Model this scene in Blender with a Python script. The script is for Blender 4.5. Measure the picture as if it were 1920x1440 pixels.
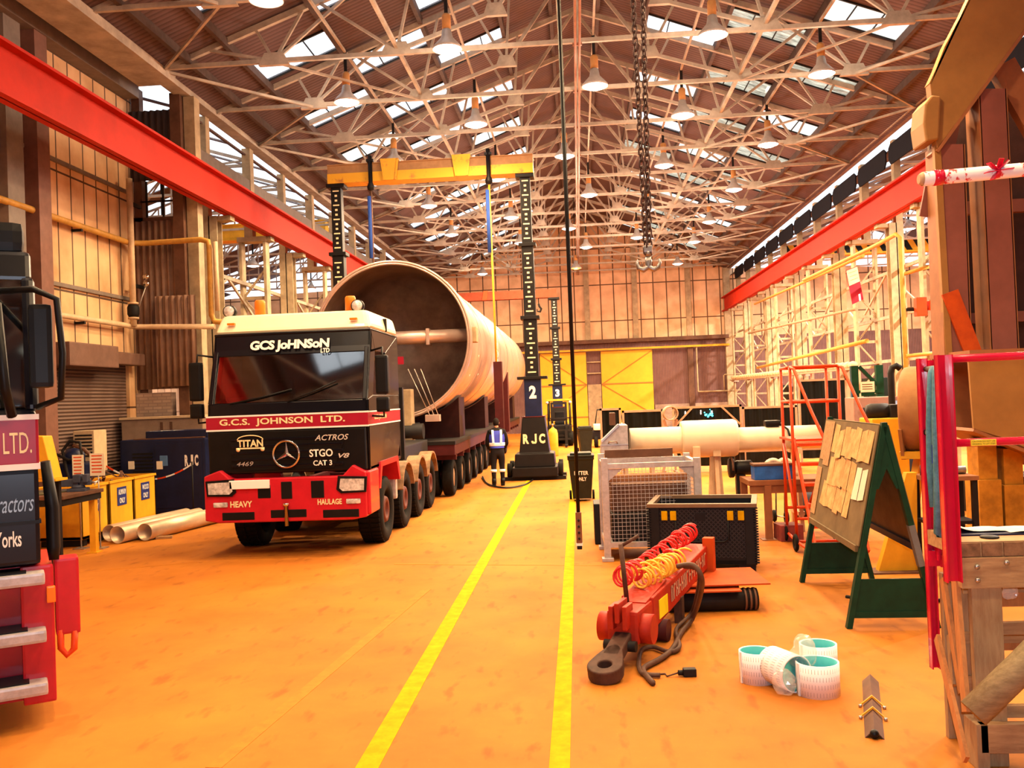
import bpy, bmesh, math, random
from mathutils import Vector as V, Matrix as MX
random.seed(7)
for o in list(bpy.data.objects): bpy.data.objects.remove(o)
SC = bpy.context.scene
COL = SC.collection
PI = math.pi
# ------------------------------------------------------------ camera
F, CH = 1700.0, 2.3                                   # focal length in pixels of the 1920 wide frame, eye height
a = V((124, -20, F)).normalized()                     # the hall's long axis seen from the camera (right, up, forward)
u = V((-.038, 1, (.038 * 124 + 20) / F)).normalized() # the plumb line
x_ = a.cross(u)
if x_.x < 0: x_ = -x_
RW = MX((x_, a, u))                                   # camera vector -> world vector
cam = bpy.data.cameras.new('camera'); co = bpy.data.objects.new('camera', cam); COL.objects.link(co)
cam.sensor_width = 36; cam.lens = 36 * F / 1920; cam.clip_end = 300; cam.clip_start = .05
r, up, fw = RW @ V((1, 0, 0)), RW @ V((0, 1, 0)), RW @ V((0, 0, 1))
co.matrix_world = MX(((r.x, up.x, -fw.x, 0), (r.y, up.y, -fw.y, 0), (r.z, up.z, -fw.z, CH), (0, 0, 0, 1)))
SC.camera = co
def ray(px, py): return RW @ V((px - 960, 720 - py, F))
def at(px, py, y):                                    # the point of the plane Y = y behind a pixel
    d = ray(px, py); return V((0, 0, CH)) + d * (y / d.y)
def gr(px, py, z=0):                                  # the point of the plane Z = z behind a pixel
    d = ray(px, py); return V((0, 0, CH)) + d * ((z - CH) / d.z)
# ------------------------------------------------------------ world, exposure
w = bpy.data.worlds.new('sky'); SC.world = w; w.use_nodes = True
w.node_tree.nodes['Background'].inputs[0].default_value = (.86, .93, 1, 1)
w.node_tree.nodes['Background'].inputs[1].default_value = 2.0
SC.view_settings.view_transform = 'Standard'; SC.view_settings.look = 'None'
SC.view_settings.gamma = 1; SC.view_settings.use_curve_mapping = False
SC.view_settings.exposure = -0.05
cy = SC.cycles
cy.max_bounces = 6; cy.diffuse_bounces = 3; cy.glossy_bounces = 3; cy.transmission_bounces = 4; cy.transparent_max_bounces = 12
cy.use_denoising = True; cy.sample_clamp_indirect = 6; cy.caustics_reflective = False; cy.caustics_refractive = False
# the camera's own flash gun
fl = bpy.data.lights.new('camera_flash', 'POINT'); fl.energy = 600; fl.color = (.80, .86, 1); fl.shadow_soft_size = .04
flo = bpy.data.objects.new('camera_flash', fl); COL.objects.link(flo); flo.location = (.06, .05, CH + .12)
SODIUM = (1, .66, .33)
LAMP_W = 430
# ------------------------------------------------------------ materials
def nd(nt, t, **k):
    n = nt.nodes.new(t)
    for a_, b_ in k.items(): setattr(n, a_, b_)
    return n
def mat(name, col, rough=.6, metal=0, var=.12, scale=5, bump=0, col2=None, emit=0, ecol=None, spec=.22, coat=0, thr=(.35, .7), stretch=(1, 1, 1)):
    m = bpy.data.materials.new(name); m.use_nodes = True; nt = m.node_tree; b = nt.nodes['Principled BSDF']
    b.inputs['Roughness'].default_value = rough; b.inputs['Metallic'].default_value = metal
    b.inputs['Specular IOR Level'].default_value = spec; b.inputs['Coat Weight'].default_value = coat
    tc = nd(nt, 'ShaderNodeTexCoord'); mp = nd(nt, 'ShaderNodeMapping'); mp.inputs['Scale'].default_value = stretch
    nt.links.new(tc.outputs['Object'], mp.inputs[0])
    no = nd(nt, 'ShaderNodeTexNoise'); no.inputs['Scale'].default_value = scale; no.inputs['Detail'].default_value = 5; no.inputs['Roughness'].default_value = .65
    nt.links.new(mp.outputs[0], no.inputs['Vector'])
    rp = nd(nt, 'ShaderNodeValToRGB'); rp.color_ramp.elements[0].position = thr[0]; rp.color_ramp.elements[1].position = thr[1]
    c2 = col2 or tuple(c * (1 - var * 2) for c in col)
    rp.color_ramp.elements[0].color = (*c2, 1); rp.color_ramp.elements[1].color = (*col, 1)
    nt.links.new(no.outputs['Fac'], rp.inputs[0]); nt.links.new(rp.outputs[0], b.inputs['Base Color'])
    if bump:
        bp = nd(nt, 'ShaderNodeBump'); bp.inputs['Strength'].default_value = bump; bp.inputs['Distance'].default_value = .01
        nt.links.new(no.outputs['Fac'], bp.inputs['Height']); nt.links.new(bp.outputs[0], b.inputs['Normal'])
    if emit:
        b.inputs['Emission Color'].default_value = (*(ecol or col), 1); b.inputs['Emission Strength'].default_value = emit
    return m
def grid_mat(name, col, line, bw, bh, mort, axes='xz', rough=.7, var=.1, offset=0, bump=0, stain=None):
    """panels or bricks: a brick pattern on two object axes, each panel a little different"""
    m = mat(name, col, rough, var=var); nt = m.node_tree; b = nt.nodes['Principled BSDF']
    tc = nd(nt, 'ShaderNodeTexCoord'); sp = nd(nt, 'ShaderNodeSeparateXYZ'); cb = nd(nt, 'ShaderNodeCombineXYZ')
    nt.links.new(tc.outputs['Object'], sp.inputs[0])
    for i, ax in enumerate(axes): nt.links.new(sp.outputs['xyz'.index(ax)], cb.inputs[i])
    br = nd(nt, 'ShaderNodeTexBrick'); br.offset = offset; br.squash = 1
    br.inputs['Scale'].default_value = 1; br.inputs['Brick Width'].default_value = bw; br.inputs['Row Height'].default_value = bh
    br.inputs['Mortar Size'].default_value = mort; br.inputs['Mortar Smooth'].default_value = .1
    c2 = tuple(c * (1 - var) for c in col)
    br.inputs['Color1'].default_value = (*col, 1); br.inputs['Color2'].default_value = (*c2, 1); br.inputs['Mortar'].default_value = (*line, 1)
    nt.links.new(cb.outputs[0], br.inputs['Vector'])
    no = nd(nt, 'ShaderNodeTexNoise'); no.inputs['Scale'].default_value = 1.3; no.inputs['Detail'].default_value = 6
    nt.links.new(tc.outputs['Object'], no.inputs['Vector'])
    rp = nd(nt, 'ShaderNodeValToRGB'); rp.color_ramp.elements[0].position = .3; rp.color_ramp.elements[1].position = .62
    rp.color_ramp.elements[0].color = (*(stain or (.7, .7, .7)), 1); rp.color_ramp.elements[1].color = (1, 1, 1, 1)
    nt.links.new(no.outputs['Fac'], rp.inputs[0])
    mx = nd(nt, 'ShaderNodeMix', data_type='RGBA', blend_type='MULTIPLY'); mx.inputs[0].default_value = 1
    nt.links.new(br.outputs['Color'], mx.inputs[6]); nt.links.new(rp.outputs[0], mx.inputs[7]); nt.links.new(mx.outputs[2], b.inputs['Base Color'])
    if bump:
        bp = nd(nt, 'ShaderNodeBump'); bp.inputs['Strength'].default_value = bump; bp.inputs['Distance'].default_value = .02; bp.invert = True
        nt.links.new(br.outputs['Fac'], bp.inputs['Height']); nt.links.new(bp.outputs[0], b.inputs['Normal'])
    return m
def wave_mat(name, col, col2, freq, axis='Y', rough=.7, bump=.6, stain=.35):
    """corrugated sheet: ridges along one axis plus grime"""
    m = mat(name, col, rough, col2=col2, scale=1.2); nt = m.node_tree; b = nt.nodes['Principled BSDF']
    rp = [n for n in nt.nodes if n.type == 'VALTORGB'][0]
    tc = nd(nt, 'ShaderNodeTexCoord'); wv = nd(nt, 'ShaderNodeTexWave', bands_direction=axis); wv.inputs['Scale'].default_value = freq
    nt.links.new(tc.outputs['Object'], wv.inputs[0])
    r2 = nd(nt, 'ShaderNodeValToRGB'); r2.color_ramp.elements[0].color = (stain, stain, stain, 1); r2.color_ramp.elements[1].position = .5
    nt.links.new(wv.outputs['Fac'], r2.inputs[0])
    mx = nd(nt, 'ShaderNodeMix', data_type='RGBA', blend_type='MULTIPLY'); mx.inputs[0].default_value = 1
    nt.links.new(rp.outputs[0], mx.inputs[6]); nt.links.new(r2.outputs[0], mx.inputs[7]); nt.links.new(mx.outputs[2], b.inputs['Base Color'])
    bp = nd(nt, 'ShaderNodeBump'); bp.inputs['Strength'].default_value = bump; bp.inputs['Distance'].default_value = .03
    nt.links.new(wv.outputs['Fac'], bp.inputs['Height']); nt.links.new(bp.outputs[0], b.inputs['Normal'])
    return m
def pane_mat(name, tint, clear=.8, dirt=0, gloss=.08, scale=3):
    """glazing: clear glass, or dirty translucent sheet where dirt > 0"""
    m = bpy.data.materials.new(name); m.use_nodes = True; nt = m.node_tree; nt.nodes.clear()
    out = nd(nt, 'ShaderNodeOutputMaterial'); tr = nd(nt, 'ShaderNodeBsdfTransparent'); tr.inputs[0].default_value = (*tint, 1)
    gl = nd(nt, 'ShaderNodeBsdfGlossy'); gl.inputs['Roughness'].default_value = .05
    tl = nd(nt, 'ShaderNodeBsdfTranslucent'); tl.inputs[0].default_value = (*tint, 1)
    m1 = nd(nt, 'ShaderNodeMixShader'); m2 = nd(nt, 'ShaderNodeMixShader'); m1.inputs[0].default_value = 1 - clear; m2.inputs[0].default_value = gloss
    nt.links.new(tr.outputs[0], m1.inputs[1]); nt.links.new(tl.outputs[0], m1.inputs[2])
    nt.links.new(m1.outputs[0], m2.inputs[1]); nt.links.new(gl.outputs[0], m2.inputs[2]); nt.links.new(m2.outputs[0], out.inputs[0])
    if dirt:
        tc = nd(nt, 'ShaderNodeTexCoord'); mp = nd(nt, 'ShaderNodeMapping'); mp.inputs['Scale'].default_value = (.5, 3, 1)
        no = nd(nt, 'ShaderNodeTexNoise'); no.inputs['Scale'].default_value = scale; no.inputs['Detail'].default_value = 8; no.inputs['Roughness'].default_value = .8
        rp = nd(nt, 'ShaderNodeValToRGB'); rp.color_ramp.elements[0].position = .5 - .25 * dirt; rp.color_ramp.elements[1].position = .62
        rp.color_ramp.elements[0].color = (.12, .10, .08, 1); rp.color_ramp.elements[1].color = (*tint, 1)
        nt.links.new(tc.outputs['Object'], mp.inputs[0]); nt.links.new(mp.outputs[0], no.inputs['Vector']); nt.links.new(no.outputs['Fac'], rp.inputs[0])
        nt.links.new(rp.outputs[0], tr.inputs[0]); nt.links.new(rp.outputs[0], tl.inputs[0])
    return m
# ------------------------------------------------------------ mesh building
class MB:
    def __init__(s): s.v = []; s.f = []; s.smooth = []
    def add(s, vs, fs, smooth=False):
        n = len(s.v); s.v += [tuple(v) for v in vs]; s.f += [tuple(i + n for i in f) for f in fs]; s.smooth += [smooth] * len(fs); return s
    def box(s, x0, x1, y0, y1, z0, z1):
        return s.add([(x0, y0, z0), (x1, y0, z0), (x1, y1, z0), (x0, y1, z0), (x0, y0, z1), (x1, y0, z1), (x1, y1, z1), (x0, y1, z1)],
                     [(0, 3, 2, 1), (4, 5, 6, 7), (0, 1, 5, 4), (1, 2, 6, 5), (2, 3, 7, 6), (3, 0, 4, 7)])
    def rbox(s, x0, x1, y0, y1, z0, z1, r=.02):
        """box with chamfered edges"""
        bm = bmesh.new(); bmesh.ops.create_cube(bm, size=1)
        for v in bm.verts: v.co = ((x0 + x1) / 2 + v.co.x * (x1 - x0), (y0 + y1) / 2 + v.co.y * (y1 - y0), (z0 + z1) / 2 + v.co.z * (z1 - z0))
        bmesh.ops.bevel(bm, geom=bm.edges[:], offset=r, segments=2, affect='EDGES', profile=.7)
        return s.bm(bm)
    def bm(s, bm, smooth=False):
        bm.verts.index_update(); s.add([v.co[:] for v in bm.verts], [tuple(v.index for v in f.verts) for f in bm.faces], smooth); bm.free(); return s
    def bar(s, p, q, w, h=None, up=None):
        """rectangular bar from p to q: w across, h along `up`"""
        p, q = V(p), V(q); d = (q - p).normalized(); h = h or w
        up = V(up) if up else (V((0, 0, 1)) if abs(d.z) < .95 else V((0, 1, 0)))
        sx = d.cross(up).normalized(); sy = sx.cross(d).normalized()
        c = [sx * a * w / 2 + sy * b * h / 2 for a, b in ((-1, -1), (1, -1), (1, 1), (-1, 1))]
        return s.add([p + k for k in c] + [q + k for k in c], [(3, 2, 1, 0), (4, 5, 6, 7), (0, 1, 5, 4), (1, 2, 6, 5), (2, 3, 7, 6), (3, 0, 4, 7)])
    def tube(s, pts, r, n=8, cap=True, closed=False):
        pts = [V(p) for p in pts]; N = len(pts); rr = r if isinstance(r, (list, tuple)) else [r] * N; vs = []; prev = None
        for i, p in enumerate(pts):
            if closed: d = pts[(i + 1) % N] - pts[i - 1]
            else: d = pts[min(i + 1, N - 1)] - pts[max(i - 1, 0)]
            d = d.normalized() if d.length > 1e-9 else V((0, 0, 1))
            if prev is None: sx = d.orthogonal().normalized()
            else:
                sx = prev - d * prev.dot(d); sx = sx.normalized() if sx.length > 1e-6 else d.orthogonal().normalized()
            prev = sx; sy = d.cross(sx)
            vs += [p + (sx * math.cos(t) + sy * math.sin(t)) * rr[i] for t in [2 * PI * k / n for k in range(n)]]
        fs = []
        for i in range(N if closed else N - 1):
            j = (i + 1) % N
            fs += [(i * n + k, i * n + (k + 1) % n, j * n + (k + 1) % n, j * n + k) for k in range(n)]
        s.add(vs, fs, True)
        if cap and not closed:
            b = len(s.v) - N * n
            s.f += [tuple(b + k for k in reversed(range(n))), tuple(b + (N - 1) * n + k for k in range(n))]; s.smooth += [False, False]
        return s
    def lathe(s, prof, c=(0, 0, 0), axis='z', n=32, closed=False, smooth=True, front=True):
        """revolve (radius, height) pairs"""
        vs = []; c = V(c)
        for rr, h in prof:
            for k in range(n):
                t = 2 * PI * k / n; a, b = rr * math.cos(t), rr * math.sin(t)
                vs.append(c + V({'z': (a, b, h), 'x': (h, a, b), 'y': (b, h, a)}[axis]))
        m = len(prof); fs = []
        for i in range(m if closed else m - 1):
            j = (i + 1) % m
            fs += [(i * n + k, i * n + (k + 1) % n, j * n + (k + 1) % n, j * n + k) for k in range(n)]
        s.add(vs, fs, smooth)
        if not closed:
            b = len(s.v) - m * n
            if front and prof[0][0] > 1e-6: s.f.append(tuple(b + k for k in reversed(range(n)))); s.smooth.append(False)
            if prof[-1][0] > 1e-6: s.f.append(tuple(b + (m - 1) * n + k for k in range(n))); s.smooth.append(False)
        return s
    def prism(s, poly, y0, y1, plane='xz'):
        """extrude a polygon; plane names its two axes, the third is extruded y0..y1"""
        f = {'xz': lambda a, b, c: (a, c, b), 'yz': lambda a, b, c: (c, a, b), 'xy': lambda a, b, c: (a, b, c)}[plane]
        n = len(poly); vs = [f(a, b, y0) for a, b in poly] + [f(a, b, y1) for a, b in poly]
        return s.add(vs, [tuple(range(n)), tuple(reversed(range(n, 2 * n)))] + [(i, i + n, (i + 1) % n + n, (i + 1) % n) for i in range(n)])
    def sphere(s, c, r, n=12, sc=(1, 1, 1)):
        bm = bmesh.new(); bmesh.ops.create_uvsphere(bm, u_segments=n, v_segments=max(6, n // 2 + 2), radius=r)
        for v in bm.verts: v.co = V((v.co.x * sc[0], v.co.y * sc[1], v.co.z * sc[2])) + V(c)
        return s.bm(bm, True)
    def xform(s, M): s.v = [tuple(M @ V(v)) for v in s.v]; return s
    def mesh(s, name):
        me = bpy.data.meshes.new(name); me.from_pydata(s.v, [], s.f)
        for p, k in zip(me.polygons, s.smooth): p.use_smooth = k
        bm = bmesh.new(); bm.from_mesh(me); bmesh.ops.recalc_face_normals(bm, faces=bm.faces); bm.to_mesh(me); bm.free()
        return me
def tag(o, label=None, cat=None, group=None, kind=None):
    if label: o['label'] = label
    if cat: o['category'] = cat
    if group: o['group'] = group
    if kind: o['kind'] = kind
    return o
def obj(name, mb, m, parent=None, label=None, cat=None, group=None, kind=None, bevel=0, loc=None, rz=0):
    o = bpy.data.objects.new(name, mb.mesh(name) if isinstance(mb, MB) else mb); COL.objects.link(o); o.parent = parent
    if m: o.data.materials.append(m)
    if loc is not None: o.location = loc; o.rotation_euler.z = rz
    if bevel:
        b = o.modifiers.new('bevel', 'BEVEL'); b.width = bevel; b.segments = 2; b.limit_method = 'ANGLE'; b.angle_limit = .6
    return tag(o, label, cat, group, kind)
def thing(name, label, cat, loc=(0, 0, 0), rz=0, group=None):
    o = bpy.data.objects.new(name, None); COL.objects.link(o); o.empty_display_size = .1
    o.location = loc; o.rotation_euler.z = rz
    return tag(o, label, cat, group)
def struct(name, mb, m, **k): return obj(name, mb, m, kind='structure', **k)
KIDS = {}
def dup(root, loc, rz, label=None, group=None):
    """a copy of a thing with copies of its parts and sub-parts"""
    r_ = root.copy(); COL.objects.link(r_); r_.location = loc; r_.rotation_euler.z = rz
    if label: r_['label'] = label
    if group: r_['group'] = group
    for ch in list(root.children):
        c = ch.copy(); COL.objects.link(c); c.parent = r_
        for g_ in list(ch.children):
            d = g_.copy(); COL.objects.link(d); d.parent = c
    return r_
FRONT = MX.Rotation(PI / 2, 4, 'X')                                   # lettering upright, facing -Y
def side(s): return MX.Rotation(s * PI / 2, 4, 'Z') @ FRONT           # s = 1: facing +X, s = -1: facing -X
def text(body, w, h, M, m, parent, name='lettering', bold=.0, shear=0, depth=.004, spacing=1.0, center=True):
    cu = bpy.data.curves.new('t', 'FONT'); cu.body = body; cu.size = 1; cu.offset = bold; cu.shear = shear; cu.space_character = spacing; cu.resolution_u = 3
    t = bpy.data.objects.new('t', cu); COL.objects.link(t)
    dg = bpy.context.evaluated_depsgraph_get(); me = bpy.data.meshes.new_from_object(t.evaluated_get(dg)); bpy.data.objects.remove(t); bpy.data.curves.remove(cu)
    xs = [v.co.x for v in me.vertices]; ys = [v.co.y for v in me.vertices]
    x0, x1, y0, y1 = min(xs), max(xs), min(ys), max(ys)
    for v in me.vertices:
        v.co = M @ V(((v.co.x - (x0 + x1) / 2) / (x1 - x0) * w, (v.co.y - (y0 + y1) / 2) / (y1 - y0) * h, depth))
    me.name = name
    return obj(name, me, m, parent)
def rjc(w, h, M4, m, parent):
    """the hire firm's three block capitals"""
    for ch, cx in (('R', -.36), ('C', .36)): text(ch, w * .27, h, M4 @ MX.Translation((cx * w, 0, 0)), m, parent, bold=.05)
    t, k = h * .19, w * .12; j = MB()
    j.box(k - t, k, -h * .34, h / 2, .002, .006); j.box(-k + t * .5, k - t * .5, -h / 2, -h / 2 + t, .002, .006)
    j.prism([(k, -h * .34), (k - t, -h * .34), (k - t * 1.2, -h / 2 + t), (k - t * .5, -h / 2)], .002, .006, 'xy'); j.prism([(-k, -h * .22), (-k + t, -h * .22), (-k + t * 1.2, -h / 2 + t), (-k + t * .5, -h / 2), (-k, -h * .34)], .002, .006, 'xy')
    obj('lettering', j.xform(M4), m, parent)
# ------------------------------------------------------------ palette
M = {}
M['cream'] = mat('cream_paint', (.50, .38, .23), .6, var=.2, scale=3)
M['truss'] = mat('truss_paint', (.50, .42, .33), .6, var=.22, scale=2)
M['red_beam'] = mat('crane_red', (.50, .020, .007), .65, var=.12, scale=1.5, spec=.12)
M['dark'] = mat('dark_steel', (.013, .011, .011), .6, var=.2, spec=.2)
M['black'] = mat('black_plastic', (.006, .006, .007), .45, var=.2, spec=.2)
M['rubber'] = mat('tyre_rubber', (.010, .009, .008), .85, var=.3, scale=9, bump=.3, spec=.15)
M['brown'] = mat('brown_paint', (.16, .075, .045), .6, var=.25, scale=2)
M['yellow'] = mat('yellow_paint', (.80, .42, .03), .5, var=.15, scale=3)
M['galv'] = mat('galvanised_steel', (.55, .50, .50), .45, metal=.35, var=.15, scale=14)
M['steel'] = mat('bare_steel', (.55, .50, .46), .33, metal=.85, var=.15, scale=4)
M['white'] = mat('white_paint', (.85, .85, .86), .5, var=.03)
M['letter'] = mat('cream_lettering', (.85, .72, .42), .5, var=.02)
M['wletter'] = mat('white_lettering', (.86, .84, .80), .5, var=.02)
M['navy'] = mat('navy_paint', (.008, .014, .055), .4, var=.2, scale=3, spec=.25)
M['red'] = mat('red_paint', (.55, .015, .03), .35, var=.12, scale=3, coat=.3)
M['orange'] = mat('orange_red_paint', (.72, .065, .010), .45, var=.12, scale=5)
M['green'] = mat('green_paint', (.004, .045, .022), .5, var=.2, scale=6, spec=.2)
M['wood'] = mat('pale_wood', (.50, .31, .14), .75, col2=(.33, .18, .08), scale=5, stretch=(1, 6, 6), bump=.1)
M['woodv'] = mat('pale_wood_upright', (.42, .28, .14), .75, col2=(.30, .17, .08), scale=5, stretch=(6, 6, 1), bump=.1)
M['paper'] = mat('paper', (.80, .72, .55), .8, var=.05)
M['fab'] = mat('primer_brown_steel', (.30, .12, .05), .6, var=.15, scale=2)
# ============================================================ THE SETTING
XC, XL, XR, ZE, ZR, YF, YN = .3, -8.8, 9.4, 9.8, 13.3, 57.0, -9.0
SL = (ZR - ZE) / (XC - XL)
def zroof(x): return ZE + SL * (x - XL) if x < XC else ZE + SL * (XR - x)
M['floor'] = mat('worn_concrete', (.48, .165, .014), .8, col2=(.35, .105, .009), scale=.55, bump=.05, thr=(.3, .68))
nt = M['floor'].node_tree; b = nt.nodes['Principled BSDF']
rp0 = [n for n in nt.nodes if n.type == 'VALTORGB'][0]; tc = [n for n in nt.nodes if n.type == 'TEX_COORD'][0]
for sc_, lo, hi, dark, stretch in ((7, .30, .42, (.72, .68, .66), (1, .35, 1)), (38, .62, .75, (1.22, 1.2, 1.15), (1, 1, 1)), (1.1, .25, .38, (.8, .74, .7), (1.6, .3, 1))):
    mp = nd(nt, 'ShaderNodeMapping'); mp.inputs['Scale'].default_value = stretch; no = nd(nt, 'ShaderNodeTexNoise'); no.inputs['Scale'].default_value = sc_; no.inputs['Detail'].default_value = 6
    rp = nd(nt, 'ShaderNodeValToRGB'); rp.color_ramp.elements[0].position = lo; rp.color_ramp.elements[1].position = hi
    a_, b_ = (dark, (1, 1, 1)) if dark[0] < 1 else ((1, 1, 1), dark)
    rp.color_ramp.elements[0].color = (*a_, 1); rp.color_ramp.elements[1].color = (*b_, 1)
    nt.links.new(tc.outputs['Object'], mp.inputs[0]); nt.links.new(mp.outputs[0], no.inputs['Vector']); nt.links.new(no.outputs['Fac'], rp.inputs[0])
    mx = nd(nt, 'ShaderNodeMix', data_type='RGBA', blend_type='MULTIPLY'); mx.inputs[0].default_value = 1
    src = b.inputs['Base Color'].links[0].from_socket
    nt.links.new(src, mx.inputs[6]); nt.links.new(rp.outputs[0], mx.inputs[7]); nt.links.new(mx.outputs[2], b.inputs['Base Color'])
struct('floor', MB().box(-23, 24, YN, YF, -.2, 0), M['floor'])
M['line'] = mat('line_paint', (.62, .36, .001), .9, var=.15, scale=8, spec=.1)
M['oldline'] = mat('worn_line_paint', (.50, .18, .014), .8, col2=(.42, .135, .011), scale=10)
def floor_line(p, q, wd, m='line', z=.004):
    struct('floor_line', MB().bar((p[0], p[1], z - .002), (q[0], q[1], z - .002), wd, .004), M[m])
l0, l1 = gr(688, 1440), gr(983, 918); d = (l1 - l0).normalized()
floor_line(l0 - d * 4, l1 + d * 26, .15)
l0, l1 = gr(1049, 1440), gr(1073, 945); d = (l1 - l0).normalized()
floor_line(l0 - d * 4, l1 + d * 22, .13)
floor_line(gr(400, 1440), gr(800, 1105), .11, 'oldline', .003)
floor_line(gr(0, 1085), gr(420, 1050), .05, 'oldline', .003)
floor_line(gr(740, 1058), gr(1130, 1060), .05, 'oldline', .003)
floor_line(gr(1422, 1003), gr(1500, 1000), .06, 'oldline', .003)
# ---- main roof: sheets between the purlins, left open where the rooflights sit
M['sheet'] = wave_mat('brown_roof_sheet', (.135, .082, .078), (.10, .06, .057), 2.1, 'Y', .8, .35, .62)
M['sky_clear'] = pane_mat('rooflight_clear', (1, 1, 1), .93)
M['sky_dirty'] = pane_mat('rooflight_dirty', (1, .95, .82), .15, dirt=.9)
M['sky_milk'] = pane_mat('rooflight_milky', (1, .97, .90), .25)
YR0 = -9.2
cols = {-1: [-8.95, -7.36, -5.46, -3.54, -1.68, XC], 1: [XC, 2.22, 4.14, 6.02, 7.86, 9.55]}
lights = {(-1, 1): 20.68, (-1, 2): 22.68, (-1, 3): 24.72, (1, 1): 24.6, (1, 2): 22.75, (1, 3): 20.85}
roof = MB(); nwin = 0; frames = MB(); T = .05
def slab(mb, x0, x1, y0, y1, t=T):
    z0, z1 = zroof(x0), zroof(x1)
    if x0 < XC < x1: raise ValueError
    mb.add([(x0, y0, z0), (x1, y0, z1), (x1, y1, z1), (x0, y1, z0), (x0, y0, z0 + t), (x1, y0, z1 + t), (x1, y1, z1 + t), (x0, y1, z0 + t)],
           [(0, 3, 2, 1), (4, 5, 6, 7), (0, 1, 5, 4), (1, 2, 6, 5), (2, 3, 7, 6), (3, 0, 4, 7)])
rng = random.Random(3)
for s in (-1, 1):
    cs = cols[s]
    for i in range(5):
        x0, x1 = cs[i], cs[i + 1]
        if (s, i) not in lights: slab(roof, x0, x1, YR0, YF); continue
        y = YR0; ys = lights[(s, i)] - 4.0 * 7
        while ys < YF - 2:
            if ys > YR0 + .3:
                slab(roof, x0, x1, y, ys); y = ys + 1.16
                nwin += 1; p = MB(); slab(p, x0 + .03, x1 - .03, ys, y, .012)
                k = 'sky_clear' if s < 0 else rng.choice(['sky_dirty', 'sky_dirty', 'sky_milk'])
                if s < 0 and ys > 27 and rng.random() < .5: k = 'sky_milk'
                if s > 0 and i == 1 and abs(ys - 24.6) < .1: k = 'sky_clear'
                if s > 0 and i == 3 and abs(ys - 20.85) < .1: k = 'sky_milk'
                if s > 0 and i == 1 and 31 < ys < 34: k = 'sky_clear'
                struct('window_%d' % nwin, p, M[k])
                for t_ in (.33, .66):
                    xm = x0 + (x1 - x0) * t_; zm = zroof(xm); frames.box(xm - .012, xm + .012, ys, y, zm - .03, zm + .002)
                for yy in (ys, y): frames.bar((x0, yy, zroof(x0) - .02), (x1, yy, zroof(x1) - .02), .05, .04)
            ys += 4.0
        slab(roof, x0, x1, y, YF)
struct('ceiling', roof, M['sheet'])
struct('trim_1', frames, M['dark'])
pur = MB()
for x in [-8.2] + cols[-1][1:5] + [-.35, .95] + cols[1][1:5] + [8.7]:
    z = zroof(x); pur.box(x - .05, x + .05, YR0, YF, z - .20, z - .005)
M['purlin'] = mat('purlin_steel', (.10, .065, .055), .7, var=.2)
struct('trim_2', pur, M['purlin'])
# ---- roof trusses: straight tie, fans of struts from gusset nodes
def truss_mesh():
    m = MB(); W_ = XC - XL
    def P(x, z): return (XC + x, 0, z)
    zt = ZE
    m.bar(P(-W_, zt), P(W_, zt), .085, .09)
    for s in (-1, 1):
        m.bar(P(s * W_, ZE - .02), P(0, ZR - .28), .10, .13)                      # rafter
        rz = lambda x: ZE - .02 + (ZR - .28 - ZE + .02) * (1 - abs(x) / W_)
        n1, n2, n3 = (s * 6.6, zt), (s * 3.9, zt + .05), (s * 1.75, zt + .75)
        for n, xs in ((n1, (8.1, 7.0, 5.9)), (n2, (5.6, 4.6, 3.4)), (n3, (2.6, 1.6))):
            for x in xs: m.bar(P(*n), P(s * x, rz(x)), .06, .06)
        m.bar(P(*n2), P(*n3), .07, .08); m.bar(P(*n3), P(0, ZR - .3), .07, .08)
        m.bar(P(*n1), P(s * 4.6, rz(4.6)), .06, .06)
        for n, w_ in ((n1, .34), (n2, .36), (n3, .26)):
            x, z = n; m.prism([(XC + x - w_, z - .1), (XC + x + w_, z - .1), (XC + x + w_ * .6, z + .17), (XC + x - w_ * .6, z + .17)], -.055, .055)
    m.bar(P(0, zt), P(0, ZR - .3), .04, .04)
    return m.mesh('roof_truss')
tm = truss_mesh()
TY = [-7.8 + 3 * k for k in range(22)]
for y in TY: struct('roof_truss', tm if not tm.materials else tm, None if tm.materials else M['truss'], loc=(0, y, 0))
lon = MB()
for x, z in ((XC - 3.9, ZE + .12), (XC + 3.9, ZE + .12)):
    lon.bar((x, TY[0], z), (x, YF, z), .07, .09)
for i in range(0, len(TY) - 1):
    y0, y1 = TY[i], TY[i + 1]
    for s, xe in ((-1, XL), (1, XR)):
        a_, b_ = (y0, y1) if i % 2 else (y1, y0)
        lon.bar((xe, a_, ZE - .06), (XC + s * 6.6, b_, ZE - .06), .05, .06)
        if i % 2: lon.bar((XC + s * 6.6, y0, ZE - .03), (XC + s * 3.9, y1, ZE - .03), .05, .05)
struct('trim_3', lon, M['truss'])
# the pair of conduits along the middle of the trusses
M['conduit'] = mat('orange_conduit', (.40, .20, .13), .5)
cp = thing('conduit_run', 'pair of orange conduits running the length of the roof under the truss ties', 'conduit', (.27, 8, ZE - .12))
for dx in (-.045, .045): obj('conduit', MB().tube([(dx, -12, 0), (dx, 48, 0)], .028, 8), M['conduit'], cp)
for y in TY[2:]: obj('hanger', MB().box(-.1, .1, y - 8.03, y - 7.97, .02, .09), M['conduit'], cp)
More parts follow.
